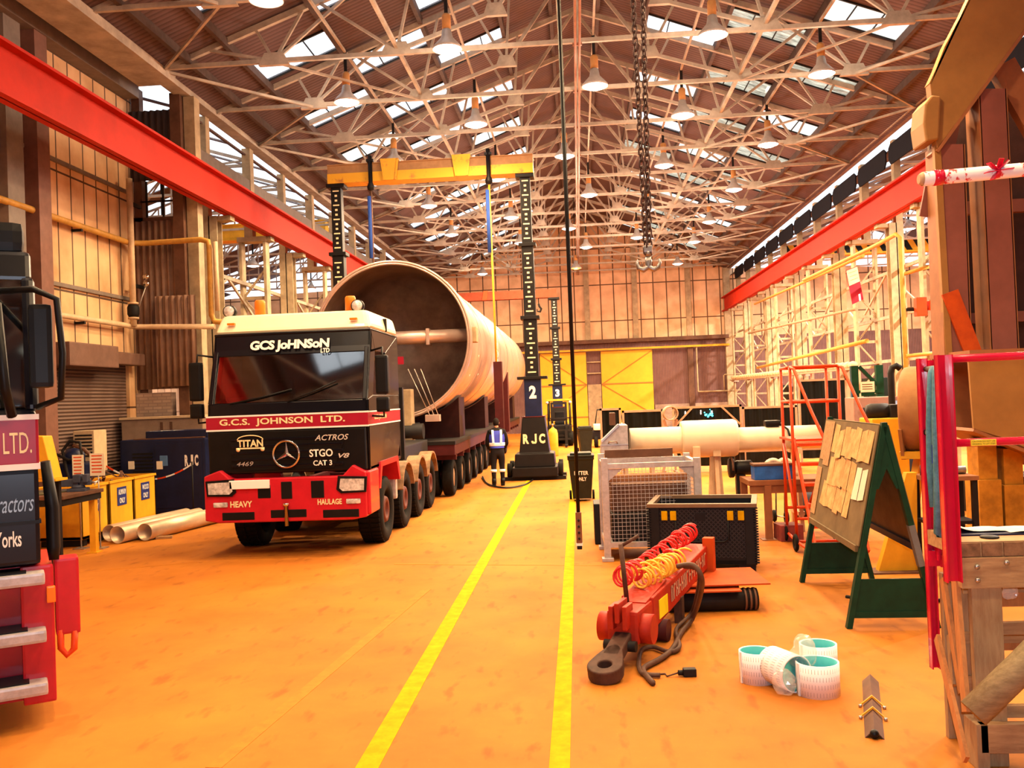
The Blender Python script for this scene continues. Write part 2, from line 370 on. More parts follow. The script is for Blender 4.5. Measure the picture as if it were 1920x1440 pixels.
# ---- eaves, crane rails, columns on both sides
for s, nm in ((-1, 'left'), (1, 'right')):
    xe = XL if s < 0 else XR
    eb = MB(); eb.box(min(xe, xe + s * .35), max(xe, xe + s * .35), YR0, YF, ZE - (.14 if s < 0 else .02), ZE + .10)
    if s < 0: eb.box(xe - .75, xe + .1, YR0, 19.6, ZE - .22, ZE - .02)
    struct('trim_%d' % (4 if s < 0 else 5), eb, M['truss'])
    xb = xe + s * -.1 if s < 0 else xe
    xb = -8.52 if s < 0 else 9.22
    rb = MB(); z0, z1 = 7.12, 7.97
    rb.box(xb - .012, xb + .012, YN, YF, z0, z1); rb.box(xb - .17, xb + .17, YN, YF, z1 - .05, z1); rb.box(xb - .15, xb + .15, YN, YF, z0, z0 + .04)
    struct('crane_rail_beam_' + nm, rb, M['red_beam'])
    rl = MB().box(xb - .04, xb + .04, YN, YF, z1, z1 + .07); struct('trim_%d' % (6 if s < 0 else 7), rl, M['dark'])
M['rail_grey'] = mat('grey_walkway', (.22, .18, .15), .6)
struct('trim_8', MB().box(-9.32, -9.05, 20.8, YF, 8.42, 8.72), M['rail_grey'])
def lattice(x, y, z0, z1, w_=.62, d_=.3):
    """two channel legs with battens and diagonals, in the plane of the arcade"""
    m = MB()
    for sx in (-1, 1):
        cx = x + sx * w_ / 2
        m.box(cx - .04, cx + .04, y - d_ / 2, y + d_ / 2, z0, z1)
    z = z0 + .3; k = 0
    while z < z1 - .9:
        m.bar((x - w_ / 2 * (-1) ** k, y, z), (x + w_ / 2 * (-1) ** k, y, z + .85), .05, .06, up=(0, 1, 0))
        m.bar((x - w_ / 2, y, z), (x + w_ / 2, y, z), .05, .09); z += .85; k += 1
    return m
def hcol(x, y, z0, z1, w_=.34, d_=.3):
    m = MB(); m.box(x - w_ / 2, x + w_ / 2, y - d_ / 2, y - d_ / 2 + .03, z0, z1); m.box(x - w_ / 2, x + w_ / 2, y + d_ / 2 - .03, y + d_ / 2, z0, z1); m.box(x - .015, x + .015, y - d_ / 2, y + d_ / 2, z0, z1)
    return m
for k in range(13):
    y = 19.2 + 3 * k
    for s in (-1, 1):
        if s < 0 and k == 0: continue
        x = -9.05 if s < 0 else 9.75
        top = ZE - .15
        if k % 2 == 0:
            m = lattice(x, y, 0, 7.12, .7)
            m.box(x - .42, x + .42, y - .2, y + .2, 6.98, 7.12); m.box(x - s * -.1 - .12, x - s * -.1 + .12, y - .14, y + .14, 7.12, top)
        else:
            m = hcol(x, y, 0, 7.12, .42, .34); m.box(x + s * .12 - .1, x + s * .12 + .1, y - .12, y + .12, 7.12, top)
        m.bar((x - s * .2, y, 7.05), (x - s * .55, y, 7.06), .3, .12)
        struct('column', m, M['cream'])
# side girts between the columns
for s, tr in ((-1, 9), (1, 10)):
    x = -9.3 if s < 0 else 10.0; gi = MB()
    for z in (3.0, 4.4, 5.8): gi.bar((x, 20.8 if s < 0 else 19, z), (x, YF - .2, z), .08, .10)
    for k in range(0, 12):
        y = 20.8 + 3 * k; gi.bar((x, y, 5.8 if k % 2 else 4.4), (x, y + 3, 4.4 if k % 2 else 5.8), .05, .07)
    struct('trim_%d' % tr, gi, M['truss'])
# right eave: dark valances with the slit of sky above
M['valance'] = mat('dark_valance_sheet', (.008, .008, .014), .8, spec=.1)
for k in range(13):
    y = 16.2 + 3 * k
    m = MB(); n = 7
    poly = [(y + .3, 8.85), (y + 2.7, 8.85), (y + 2.86, 9.0), (y + 2.86, 9.36), (y + 2.7, 9.46), (y + .3, 9.46), (y + .14, 9.36), (y + .14, 9.0)]
    m.prism(poly, 9.62, 9.66, 'yz'); struct('trim_%d' % (20 + k), m, M['valance'])
# ---- far wall
M['farpanel'] = grid_mat('cream_gable_panels', (.90, .60, .36), (.13, .07, .04), .82, 2.28, .035, 'xz', var=.16, stain=(.72, .66, .62))
fw_ = MB()
fw_.prism([(XL - 14, 5.55), (XR + 14, 5.55), (XR + 14, 9.3), (XR + .05, ZE), (XC, ZR), (XL, ZE), (XL - 14, 9.3)], YF, YF + .2, 'xz')
struct('wall_far', fw_, M['farpanel'])
M['lowsheet'] = wave_mat('purple_brown_sheet', (.23, .125, .11), (.17, .085, .08), 3.2, 'X', .7, .5, .6)
struct('wall_far_lower', MB().box(XL - 14, XR + 14, YF + .02, YF + .2, 0, 5.55), M['lowsheet'])
cl = MB()
for px in (1100, 1190, 1290): 
    x = at(px, 560, YF).x; cl.box(x - .16, x + .16, YF - .22, YF, 5.6, zroof(x) - .3)
cl.box(XL - .1, XL + .25, YF - .3, YF, 0, ZE); cl.box(XR - .2, XR + .2, YF - .3, YF, 0, ZE)
struct('trim_11', cl, M['cream'])
bm_ = MB().box(XL, XR, YF - .35, YF, 5.45, 5.68); struct('trim_12', bm_, M['brown'])
rl_ = MB().box(XL, XR, YF - .45, YF - .30, 4.98, 5.10); struct('trim_13', rl_, M['yellow'])
M['door_y'] = mat('yellow_door_sheet', (.86, .48, .03), .55, var=.08, scale=2)
M['door_rib'] = mat('door_brace_brown', (.50, .22, .04), .6)
def big_door(n, x0, x1, flip):
    struct('door_%d' % n, MB().box(x0, x1, YF - .16, YF - .04, .05, 4.95), M['door_y'])
    m = MB(); yy = YF - .18
    zm, zb = 2.9, .9
    a_, b_ = (x0, x1) if flip else (x1, x0)
    m.bar((x0, yy, zm), (x1, yy, zm), .04, .08); m.bar((x0, yy, zb), (x1, yy, zb), .04, .07)
    m.bar((a_, yy, zm), (b_, yy, 4.9), .04, .09, up=(0, 1, 0)); m.bar((a_, yy, zm), (b_, yy, zb), .04, .09, up=(0, 1, 0)); m.bar((a_, yy, .1), (b_, yy, zb), .04, .07, up=(0, 1, 0))
    struct('trim_%d' % (40 + n), m, M['door_rib'])
big_door(1, -2.3, .58, False); big_door(2, 1.5, 4.68, True)
struct('trim_43', MB().box(.62, 1.46, YF - .1, YF + .02, 0, 2.9), M['cream'])
g = MB()
for z in (3.6, 4.3): g.box(.62, 1.46, YF - .1, YF, z - .04, z + .04)
struct('trim_44', g, M['cream'])
struct('trim_45', MB().box(6.85, 7.2, YF - .25, YF, .8, 5.0), M['brown'])
M['brick'] = grid_mat('pale_brick', (.50, .36, .28), (.34, .24, .2), .22, .075, .012, 'xz', offset=.5, var=.25)
struct('trim_46', MB().box(4.75, XR, YF - .12, YF + .02, 0, 1.5), M['brick'])
pp = thing('wall_pipe', 'thin white pipe bent in a square loop on the purple far wall', 'pipe', (7.4, YF - .3, 2.2))
obj('pipe', MB().tube([(0, 0, 2.8), (0, 0, .03), (.05, 0, 0), (2.6, 0, 0)], .05, 8), M['cream'], pp)
obj('pipe', MB().tube([(1.6, 0, 0), (1.6, 0, .95), (1.65, 0, 1.0), (2.6, 0, 1.0)], .04, 8), M['cream'], pp)
# ---- near left: clad wall, return wall, shutter
M['leftpanel'] = grid_mat('beige_wall_panels', (.78, .49, .26), (.10, .06, .04), .5, 2.4, .022, 'yz', var=.10, stain=(.70, .62, .55))
struct('wall_left', MB().box(-10.5, -10.3, YN, 17.05, 0, 9.95).box(-10.5, -10.3, 17.05, 20.2, 3.62, 9.95).box(-10.5, -10.3, 20.2, 20.7, 0, 9.95), M['leftpanel'])
g = MB()
for z in (4.9, 7.4): g.box(-10.3, -10.24, YN, 20.4, z - .04, z + .04)
g.box(-10.3, -9.95, YN, 20.4, 9.6, 9.9)
struct('trim_47', g, M['rail_grey'])
struct('column_wall', MB().box(-10.28, -9.98, 16.35, 16.75, 0, 9.9), mat('red_brown_post', (.22, .10, .07), .6))
struct('column_wall_dark', MB().box(-10.28, -10.1, 15.6, 16.1, 0, 9.9), M['rail_grey'])
struct('ceiling_lean', MB().box(-10.5, -8.9, YN, 20.6, 9.95, 10.02), M['purlin'])
# roller shutter in its opening
M['shutter'] = wave_mat('brown_shutter_slats', (.20, .125, .095), (.16, .10, .08), 4.2, 'Z', .6, .8, .45)
struct('door_3', MB().box(-10.46, -10.38, 17.05, 20.2, 0, 3.62), M['shutter'])
struct('trim_48', MB().rbox(-10.32, -9.85, 17.0, 18.9, 3.25, 3.72, .03).rbox(-10.32, -9.95, 18.9, 20.3, 3.35, 3.62, .03), mat('shutter_box', (.17, .09, .065), .6))
# corrugated return wall (real ridges)
def corrugated(x0, x1, y, z0, z1, pitch=.15, amp=.03):
    m = MB(); n = int((x1 - x0) / pitch * 8); vs = []
    for i in range(n + 1):
        x = x0 + (x1 - x0) * i / n; yy = y + amp * math.sin(2 * PI * (x - x0) / pitch)
        vs += [(x, yy, z0), (x, yy, z1), (x, yy + .01, z0), (x, yy + .01, z1)]
    fs = []
    for i in range(n):
        a_, b_ = i * 4, i * 4 + 4
        fs += [(a_, b_, b_ + 1, a_ + 1), (a_ + 2, a_ + 3, b_ + 3, b_ + 2), (a_ + 1, b_ + 1, b_ + 3, a_ + 3), (a_, a_ + 2, b_ + 2, b_)]
    m.add(vs, fs, True); return m
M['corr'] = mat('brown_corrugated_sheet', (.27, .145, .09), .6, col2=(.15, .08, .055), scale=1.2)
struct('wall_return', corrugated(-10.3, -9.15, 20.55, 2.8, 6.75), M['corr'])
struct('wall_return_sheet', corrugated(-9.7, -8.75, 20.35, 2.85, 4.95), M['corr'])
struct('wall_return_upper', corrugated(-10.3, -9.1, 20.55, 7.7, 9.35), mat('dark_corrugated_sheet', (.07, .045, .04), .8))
g = MB()
for z in (3.7, 5.2): g.box(-10.3, -8.9, 20.62, 20.7, z, z + .1)
g.box(-9.25, -9.0, 20.45, 20.75, 0, 9.7); g.box(-10.25, -10.05, 20.6, 20.8, 0, 9.9); g.box(-10.3, -9.1, 20.6, 20.7, 6.75, 6.85)
struct('trim_49', g, M['brown'])
g = MB()
for x in (-9.95, -9.55): g.box(x - .02, x + .02, 20.6, 20.64, 6.85, 7.7)
g.box(-10.1, -9.1, 20.6, 20.64, 7.2, 7.24); struct('trim_50', g, M['dark'])
struct('wall_return_brick', MB().box(-10.3, -9.45, 20.5, 20.75, 0, 2.72), M['brick'])
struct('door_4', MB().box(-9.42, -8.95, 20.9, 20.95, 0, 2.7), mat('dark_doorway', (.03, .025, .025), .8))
struct('column_cream_plate', MB().box(-8.98, -8.72, 20.6, 20.9, 4.9, 9.65).box(-8.98, -8.72, 20.6, 20.9, 0, 4.9), M['cream'])
struct('wall_back', MB().box(-10.5, 24, YN - .2, YN, 0, 13), M['leftpanel'])
# ---- side bays seen through the arcades
M['baypanel'] = grid_mat('pale_bay_panels', (.72, .60, .52), (.30, .22, .2), .8, 2.2, .04, 'yz', var=.12)
struct('wall_left_bay', MB().box(-22.7, -22.5, 20.9, YF, 0, 12), M['baypanel'])
struct('wall_right_bay', MB().box(23.2, 23.4, YN, YF, 0, 12), M['baypanel'])
struct('wall_left_bay_near', MB().box(-22.5, -10.5, 20.8, 20.95, 0, 12), M['baypanel'])
def bay_roof(x0, z0, xm, zm, x1, z1, ya, name, pane, nn):
    m = MB(); q = MB(); y = ya
    def sl(mb, xa, xb, f0, f1, y0, y1, t):
        za, zb = xa[1], xb[1]
        mb.add([(xa[0], y0, za), (xb[0], y0, zb), (xb[0], y1, zb), (xa[0], y1, za), (xa[0], y0, za + t), (xb[0], y0, zb + t), (xb[0], y1, zb + t), (xa[0], y1, za + t)],
               [(0, 3, 2, 1), (4, 5, 6, 7), (0, 1, 5, 4), (1, 2, 6, 5), (2, 3, 7, 6), (3, 0, 4, 7)])
    A, B, C_ = (x0, z0), (xm, zm), (x1, z1)
    L_ = lambda p, q_, t: (p[0] + (q_[0] - p[0]) * t, p[1] + (q_[1] - p[1]) * t)
    while y < YF - .5:
        ye = min(y + 3, YF)
        for P_, Q_ in ((A, B), (B, C_)):
            if x0 < 0 and P_ is A and y < 36:
                sl(m, P_, L_(P_, Q_, .02), 0, 0, y, ye, .05); sl(m, L_(P_, Q_, .62), Q_, 0, 0, y, ye, .05); sl(m, L_(P_, Q_, .02), L_(P_, Q_, .62), 0, 0, y, y + .14, .05); sl(q, L_(P_, Q_, .02), L_(P_, Q_, .62), 0, 0, y + .14, ye, .02); continue
            sl(m, P_, L_(P_, Q_, .08), 0, 0, y, ye, .05); sl(m, L_(P_, Q_, .42), L_(P_, Q_, .58), 0, 0, y, ye, .05); sl(m, L_(P_, Q_, .92), Q_, 0, 0, y, ye, .05)
            for t0, t1 in ((.08, .42), (.58, .92)):
                sl(m, L_(P_, Q_, t0), L_(P_, Q_, t1), 0, 0, y, y + 1.1, .05)
                sl(q, L_(P_, Q_, t0), L_(P_, Q_, t1), 0, 0, y + 1.1, ye, .02)
        y += 3
    struct(name, m, M['sheet']); struct('window_%d' % nn, q, pane)
bay_roof(-9.15, 9.45, -15.8, 11.6, -22.6, 9.4, 20.9, 'ceiling_left_bay', M['sky_clear'], nwin + 1)
bay_roof(9.7, 9.32, 16.3, 11.9, 23.3, 9.5, YN, 'ceiling_right_bay', M['sky_clear'], nwin + 2)
def bay_truss(xa, xb, zt):
    m = MB(); xm = (xa + xb) / 2; n = 8
    m.bar((xa, 0, zt), (xb, 0, zt), .08); m.bar((xa, 0, zt + .15), (xm, 0, zt + 2.2), .08); m.bar((xm, 0, zt + 2.2), (xb, 0, zt + .15), .08)
    for i in range(n):
        x = xa + (xb - xa) * i / n; x2 = xa + (xb - xa) * (i + 1) / n; tz = lambda q: zt + .15 + 2.05 * (1 - abs(q - xm) / (xm - xa))
        m.bar((x, 0, zt), (x2, 0, tz(x2)), .05); m.bar((x2, 0, zt), (x2, 0, tz(x2)), .05)
    return m.mesh('bay_truss')
M['truss_lit'] = mat('pale_lit_truss', (.70, .66, .60), .6)  # paler copy of the truss paint, the right bay's white light put into colour
ml, mr = bay_truss(-22.4, -9.2, 9.2), bay_truss(9.95, 23.1, 8.95)
for y in [22.2 + 3 * k for k in range(11)]: struct('bay_truss', ml, None if ml.materials else M['truss'], loc=(0, y, 0))
for y in [13.2 + 3 * k for k in range(14)]: struct('bay_truss', mr, None if mr.materials else M['truss_lit'], loc=(0, y, 0))
# windows in the right bay's end and side, hung with light
# travelling cranes of the side bays
def crane(name, label, xa, xb, y, z0, z1, stripes):
    t = thing(name, label, 'crane', ((xa + xb) / 2, y, z0))
    h = (xb - xa) / 2
    obj('girder', MB().box(-h, h, -.25, .25, 0, z1 - z0).box(-h, h, -.32, .32, -.03, .02).box(-h, h, -.32, .32, z1 - z0 - .03, z1 - z0 + .02), M['yellow'], t)
    if stripes:
        s_ = MB(); x = -h
        while x < h - .5:
            s_.prism([(x, .06), (x + .28, .06), (x + .02, z1 - z0 - .06), (x - .26, z1 - z0 - .06)], -.262, -.251); x += .56
        obj('hazard_stripes', s_, M['black'], t)
    for e in (-1, 1): obj('end_carriage', MB().box(e * (h - .14) - .16, e * (h - .14) + .16, -.9, .9, -.3, 0), M['yellow'], t)
    return t
crane('overhead_crane', 'plain yellow overhead crane girder in the bay left of the tank', -22.0, -9.5, 35, 9.1, 9.8 - .7, False) if False else None
crane('overhead_crane', 'plain yellow overhead crane girder in the side bay beyond the left columns', -22.0, -9.6, 35, 8.9, 9.5, False)
crane('overhead_crane', 'overhead crane girder with black and yellow hazard stripes beyond the right columns', 10.3, 22.9, 44.7, 8.55, 9.15, True)
# the hall's own crane, just above the picture's top edge, which carries the chain and the pendant
t = thing('bridge_crane', 'red bridge crane spanning the hall on the two red rails above the chain hoist', 'crane', (.35, 10.6, 8.04))
obj('girder', MB().box(-8.7, 8.7, -.2, .2, .25, .9), M['red_beam'], t)
for s in (-1, 1):
    e = obj('end_carriage', MB().box(s * 8.87 - .12, s * 8.87 + .12, -1.2, 1.2, .12, .4), M['red_beam'], t)
    for y in (-.9, .9): obj('wheel', MB().lathe([(.0, -.06), (.13, -.06), (.13, .06), (0, .06)], (s * 8.87, y, .13), 'x', 16), M['dark'], e)
obj('hoist_trolley', MB().rbox(.15, 1.0, -.35, .35, -.35, .24, .03), M['yellow'], t)

for k, (xa, xb, z0, z1) in enumerate(((-10.0, -9.7, 8.1, 8.595), (-22.2, -21.8, 8.1, 8.595), (10.25, 10.6, 7.7, 8.245), (22.6, 22.95, 7.7, 8.245))):
    struct('runway_beam', MB().box(xa, xb, 20.9, YF - .3, z0, z1), M['fab'] if k > 1 else M['rail_grey'])
# ============================================================ HIGH-BAY LAMPS
M['hood'] = mat('lamp_hood', (.60, .55, .50), .4, metal=.3)
M['gear'] = mat('lamp_gear', (.60, .30, .10), .5)
M['lens'] = mat('lamp_lens', (1, .85, .80), .4, emit=9, ecol=(1, .86, .80))
M['lens_off'] = mat('lamp_lens_dull', (.8, .4, .1), .4, emit=.8, ecol=(1, .5, .12))
def lamp(first, x, y, z, label):
    if first is None:
        t = thing('high_bay_lamp', label, 'lamp', (x, y, z), 0, 'high-bay lamps under the roof')
        obj('hood', MB().lathe([(.05, .42), (.09, .40), (.12, .24), (.29, .05), (.30, .0), (.285, .0), (.11, .22), (.05, .24)], (0, 0, 0), 'z', 24), M['hood'], t)
        obj('gear_box', MB().lathe([(.0, .42), (.09, .42), (.09, .68), (.06, .72), (0, .72)], (0, 0, 0), 'z', 16), M['gear'], t)
        obj('stem', MB().box(-.035, .035, -.02, .02, .72, 1.25), M['dark'], t)
        obj('lens', MB().lathe([(0, -.07), (.14, -.055), (.24, -.01), (.285, .01), (0, .03)], (0, 0, 0), 'z', 24), M['lens'], t)
    else: t = dup(first, (x, y, z), 0, label)
    L = bpy.data.lights.new('lamp_glow', 'POINT'); L.shadow_soft_size = .2; L.energy = LAMP_W * .33; L.color = (1, .76, .55)   # what the bell lets out sideways
    lo = bpy.data.objects.new('lamp_glow', L); COL.objects.link(lo); lo.parent = t; lo.location = (0, 0, -.30)
    L = bpy.data.lights.new('lamp_light', 'AREA'); L.shape = 'DISK'; L.size = .55; L.energy = LAMP_W; L.color = SODIUM; L.spread = math.radians(165)
    lo = bpy.data.objects.new('lamp_light', L); COL.objects.link(lo); lo.parent = t; lo.location = (0, 0, -.10)
    return t
lamp0 = None
rl_ = MB()
for x in (-5.13, -2.35, -.12, .66, 2.95, 5.78): rl_.box(x - .025, x + .025, YR0, YF, 10.5, 10.56)
struct('trim_51', rl_, M['truss'])
A_ = [(-5.13, 20.8), (.66, 20.75), (5.78, 20.9), (-5.13, 26.3), (-.12, 26.7), (5.78, 26.7), (-5.13, 32.5), (.66, 32.1), (5.78, 32.5), (-5.13, 38.4), (-.12, 38.4), (5.78, 38.5), (.66, 43.5), (5.78, 43.5), (-5.13, 51), (5.78, 50.7)]
B_ = [(-2.35, 18), (2.95, 18.2), (-2.35, 23.1), (2.95, 23.4), (-2.35, 29.0), (2.95, 28.5), (-2.35, 35.4), (2.95, 35.3), (-2.35, 41.4), (2.95, 41.5), (-5.13, 15.3)]
N_ = [(.66, 15.2), (5.78, 15.2), (-2.35, 12.2), (2.95, 12.2), (-5.13, 9.5), (5.78, 9.5), (-2.35, 6.2), (2.95, 6.2), (.66, 3.2), (-5.13, 3.4), (5.78, 3.4)]
def where(x, y):
    sx = 'left row' if x < -4 else 'left-centre row' if x < -1 else 'middle row' if x < 1.5 else 'right-centre row' if x < 4.5 else 'right row'
    return sx
cnt = {}
ORD = ['first', 'second', 'third', 'fourth', 'fifth', 'sixth', 'seventh', 'eighth', 'ninth', 'tenth', 'eleventh', 'twelfth']
for x, y in sorted(A_ + B_, key=lambda p: p[1]):
    rw = where(x, y); cnt[rw] = cnt.get(rw, 0) + 1
    lb = 'glowing bell-shaped high-bay lamp, %s from the front in the %s under the roof' % (ORD[cnt[rw] - 1], rw)
    t = lamp(lamp0, x, y, 9.33, lb); lamp0 = lamp0 or t
    for c in t.children:
        if c.type == 'LIGHT' and y > 28: c.data.energy *= 1.55
for x, y in N_:                        # the same rows carry on over the camera
    t = lamp(lamp0, x, y, 9.33, 'bell-shaped high-bay lamp, %s of the rows that carry on over the camera' % 'one'); t['group'] = 'lamps over the camera'
    for c in t.children:
        if c.type == 'LIGHT': c.data.energy *= .75 if y > 8 else .55
# one lamp that burns low
p = at(1080, 503, 49); t = lamp(lamp0, p.x, 49, p.z, 'dull orange high-bay lamp hanging low before the far gable, the only one not glowing white')
for c in t.children:
    if c.name.startswith('lens'): c.data = c.data.copy(); c.data.materials[0] = M['lens_off']
    if c.type == 'LIGHT': c.data.energy = 40
    if c.name.startswith('stem'): c.data = MB().box(-.02, .02, -.02, .02, .72, 13 - p.z).mesh('stem'); c.data.materials.append(M['dark'])
# lamps added to brighten the right-hand bay beside its rooflights' daylight
for y in (19.2, 25.2, 34.2, 40.2, 49.2):
    t = thing('bay_lamp', 'added lamp brightening the side bay beyond the right columns', 'lamp', (14.5, y, 8.9), 0, 'added lamps of the right-hand bay')
    obj('hood', MB().lathe([(.05, .42), (.12, .24), (.30, 0), (.28, 0), (.05, .24)], (0, 0, 0), 'z', 20), M['hood'], t)
    obj('lens', MB().lathe([(0, -.06), (.24, -.01), (.27, .01), (0, .03)], (0, 0, 0), 'z', 20), M['lens'], t)
    obj('stem', MB().box(-.03, .03, -.03, .03, .42, 2.2), M['dark'], t)
    L = bpy.data.lights.new('lamp_light', 'AREA'); L.shape = 'DISK'; L.size = .5; L.energy = 3000; L.color = (1, .80, .60)
    lo = bpy.data.objects.new('lamp_light', L); COL.objects.link(lo); lo.parent = t; lo.location = (0, 0, -.10)
for y in (25.2, 31.2, 40.2, 49.2):
    t = thing('bay_lamp', 'orange high-bay lamp in the side bay beyond the left columns', 'lamp', (-14.5, y, 8.7), 0, 'lamps of the left-hand bay')
    obj('hood', MB().lathe([(.05, .42), (.12, .24), (.30, 0), (.28, 0), (.05, .24)], (0, 0, 0), 'z', 20), M['hood'], t)
    obj('lens', MB().lathe([(0, -.06), (.24, -.01), (.27, .01), (0, .03)], (0, 0, 0), 'z', 20), M['lens'], t)
    obj('stem', MB().box(-.03, .03, -.03, .03, .42, 2.2), M['dark'], t)
    L = bpy.data.lights.new('lamp_light', 'AREA'); L.shape = 'DISK'; L.size = .5; L.energy = 900; L.color = SODIUM
    lo = bpy.data.objects.new('lamp_light', L); COL.objects.link(lo); lo.parent = t; lo.location = (0, 0, -.10)
# ============================================================ THE HEAVY HAULAGE TRUCK  (local: front at y = 0, centre x = 0)
M['cab'] = mat('cab_blue_black', (.003, .003, .007), .28, var=.1, coat=.1, spec=.3)
M['cabroof'] = mat('cab_roof_cream', (.85, .78, .55), .35, var=.03, coat=.3)
M['crimson'] = mat('crimson_band', (.33, .012, .035), .35, var=.05)
M['chrome'] = mat('chrome', (.75, .72, .70), .15, metal=1, var=.03)
M['wind'] = pane_mat('tinted_windscreen', (.32, .36, .36), .96, gloss=.32)
M['lampglass'] = mat('headlamp_glass', (.92, .90, .92), .12, metal=.15, var=.3, scale=16)
M['amber'] = mat('amber_beacon', (.90, .22, .02), .3, var=.05)
M['grille'] = mat('grille_black', (.006, .006, .007), .35, var=.2, spec=.25)
M['plate'] = mat('number_plate_white', (.92, .92, .95), .35, var=.0)
M['mud'] = mat('mudguard_dusty', (.40, .24, .13), .7, var=.3, scale=5)
M['hub'] = mat('hub_dusty_red', (.12, .03, .02), .6, spec=.2)
M['interior'] = mat('cab_interior', (.018, .014, .014), .8, spec=.2)
M['reddark'] = mat('maroon_paint', (.075, .010, .012), .55, var=.2, scale=2, spec=.2)
M['badge'] = mat('silver_badge', (.55, .52, .50), .4, var=.02)
def tyre_mesh(r=.53, w=.40, inner=.30, grooves=True):
    m = MB(); h = w / 2
    m.lathe([(inner, -h * .8), (inner + .06, -h), (r - .06, -h), (r - .012, -h * .86), (r, -h * .7), (r, h * .7), (r - .012, h * .86), (r - .06, h), (inner + .06, h), (inner, h * .8)], (0, 0, 0), 'x', 40, closed=True)
    if grooves:
        for k in range(40):
            t = 2 * PI * k / 40
            for s in (-1, 1):
                c, sn = math.cos(t), math.sin(t); t2 = t + .055; c2, s2 = math.cos(t2), math.sin(t2); rr = r + .014
                x0, x1 = (h * .08, h * .82) if s > 0 else (-h * .82, -h * .08)
                tt = .045; P_ = lambda q, ra: (math.cos(q) * ra, math.sin(q) * ra)
                vs = []
                for q in (t, t + .105):
                    for ra in (r - .01, rr):
                        y_, z_ = P_(q, ra); vs += [(x0, y_, z_), (x1, y_, z_)]
                m.add(vs, [(0, 1, 3, 2), (4, 6, 7, 5), (2, 3, 7, 6), (0, 2, 6, 4), (1, 5, 7, 3)])
    return m
TY_M = tyre_mesh().mesh('tyre'); TY_M.materials.append(M['rubber'])
HUB = MB().lathe([(0, -.03), (.12, -.03), (.13, .02), (.20, .02), (.24, -.06), (.30, -.08), (.31, -.12), (.27, -.14), (0, -.14)], (0, 0, 0), 'x', 28).mesh('hub'); HUB.materials.append(M['hub'])
def wheel(parent, x, y, r=.53, s=1, hub=True):
    o = obj('wheel', TY_M, None, parent, loc=(x, y, r)); o.scale = (1, 1, 1)
    if hub:
        h = obj('hub', HUB, None, o); h.location = (s * .16, 0, 0); h.scale.x = s
    return o
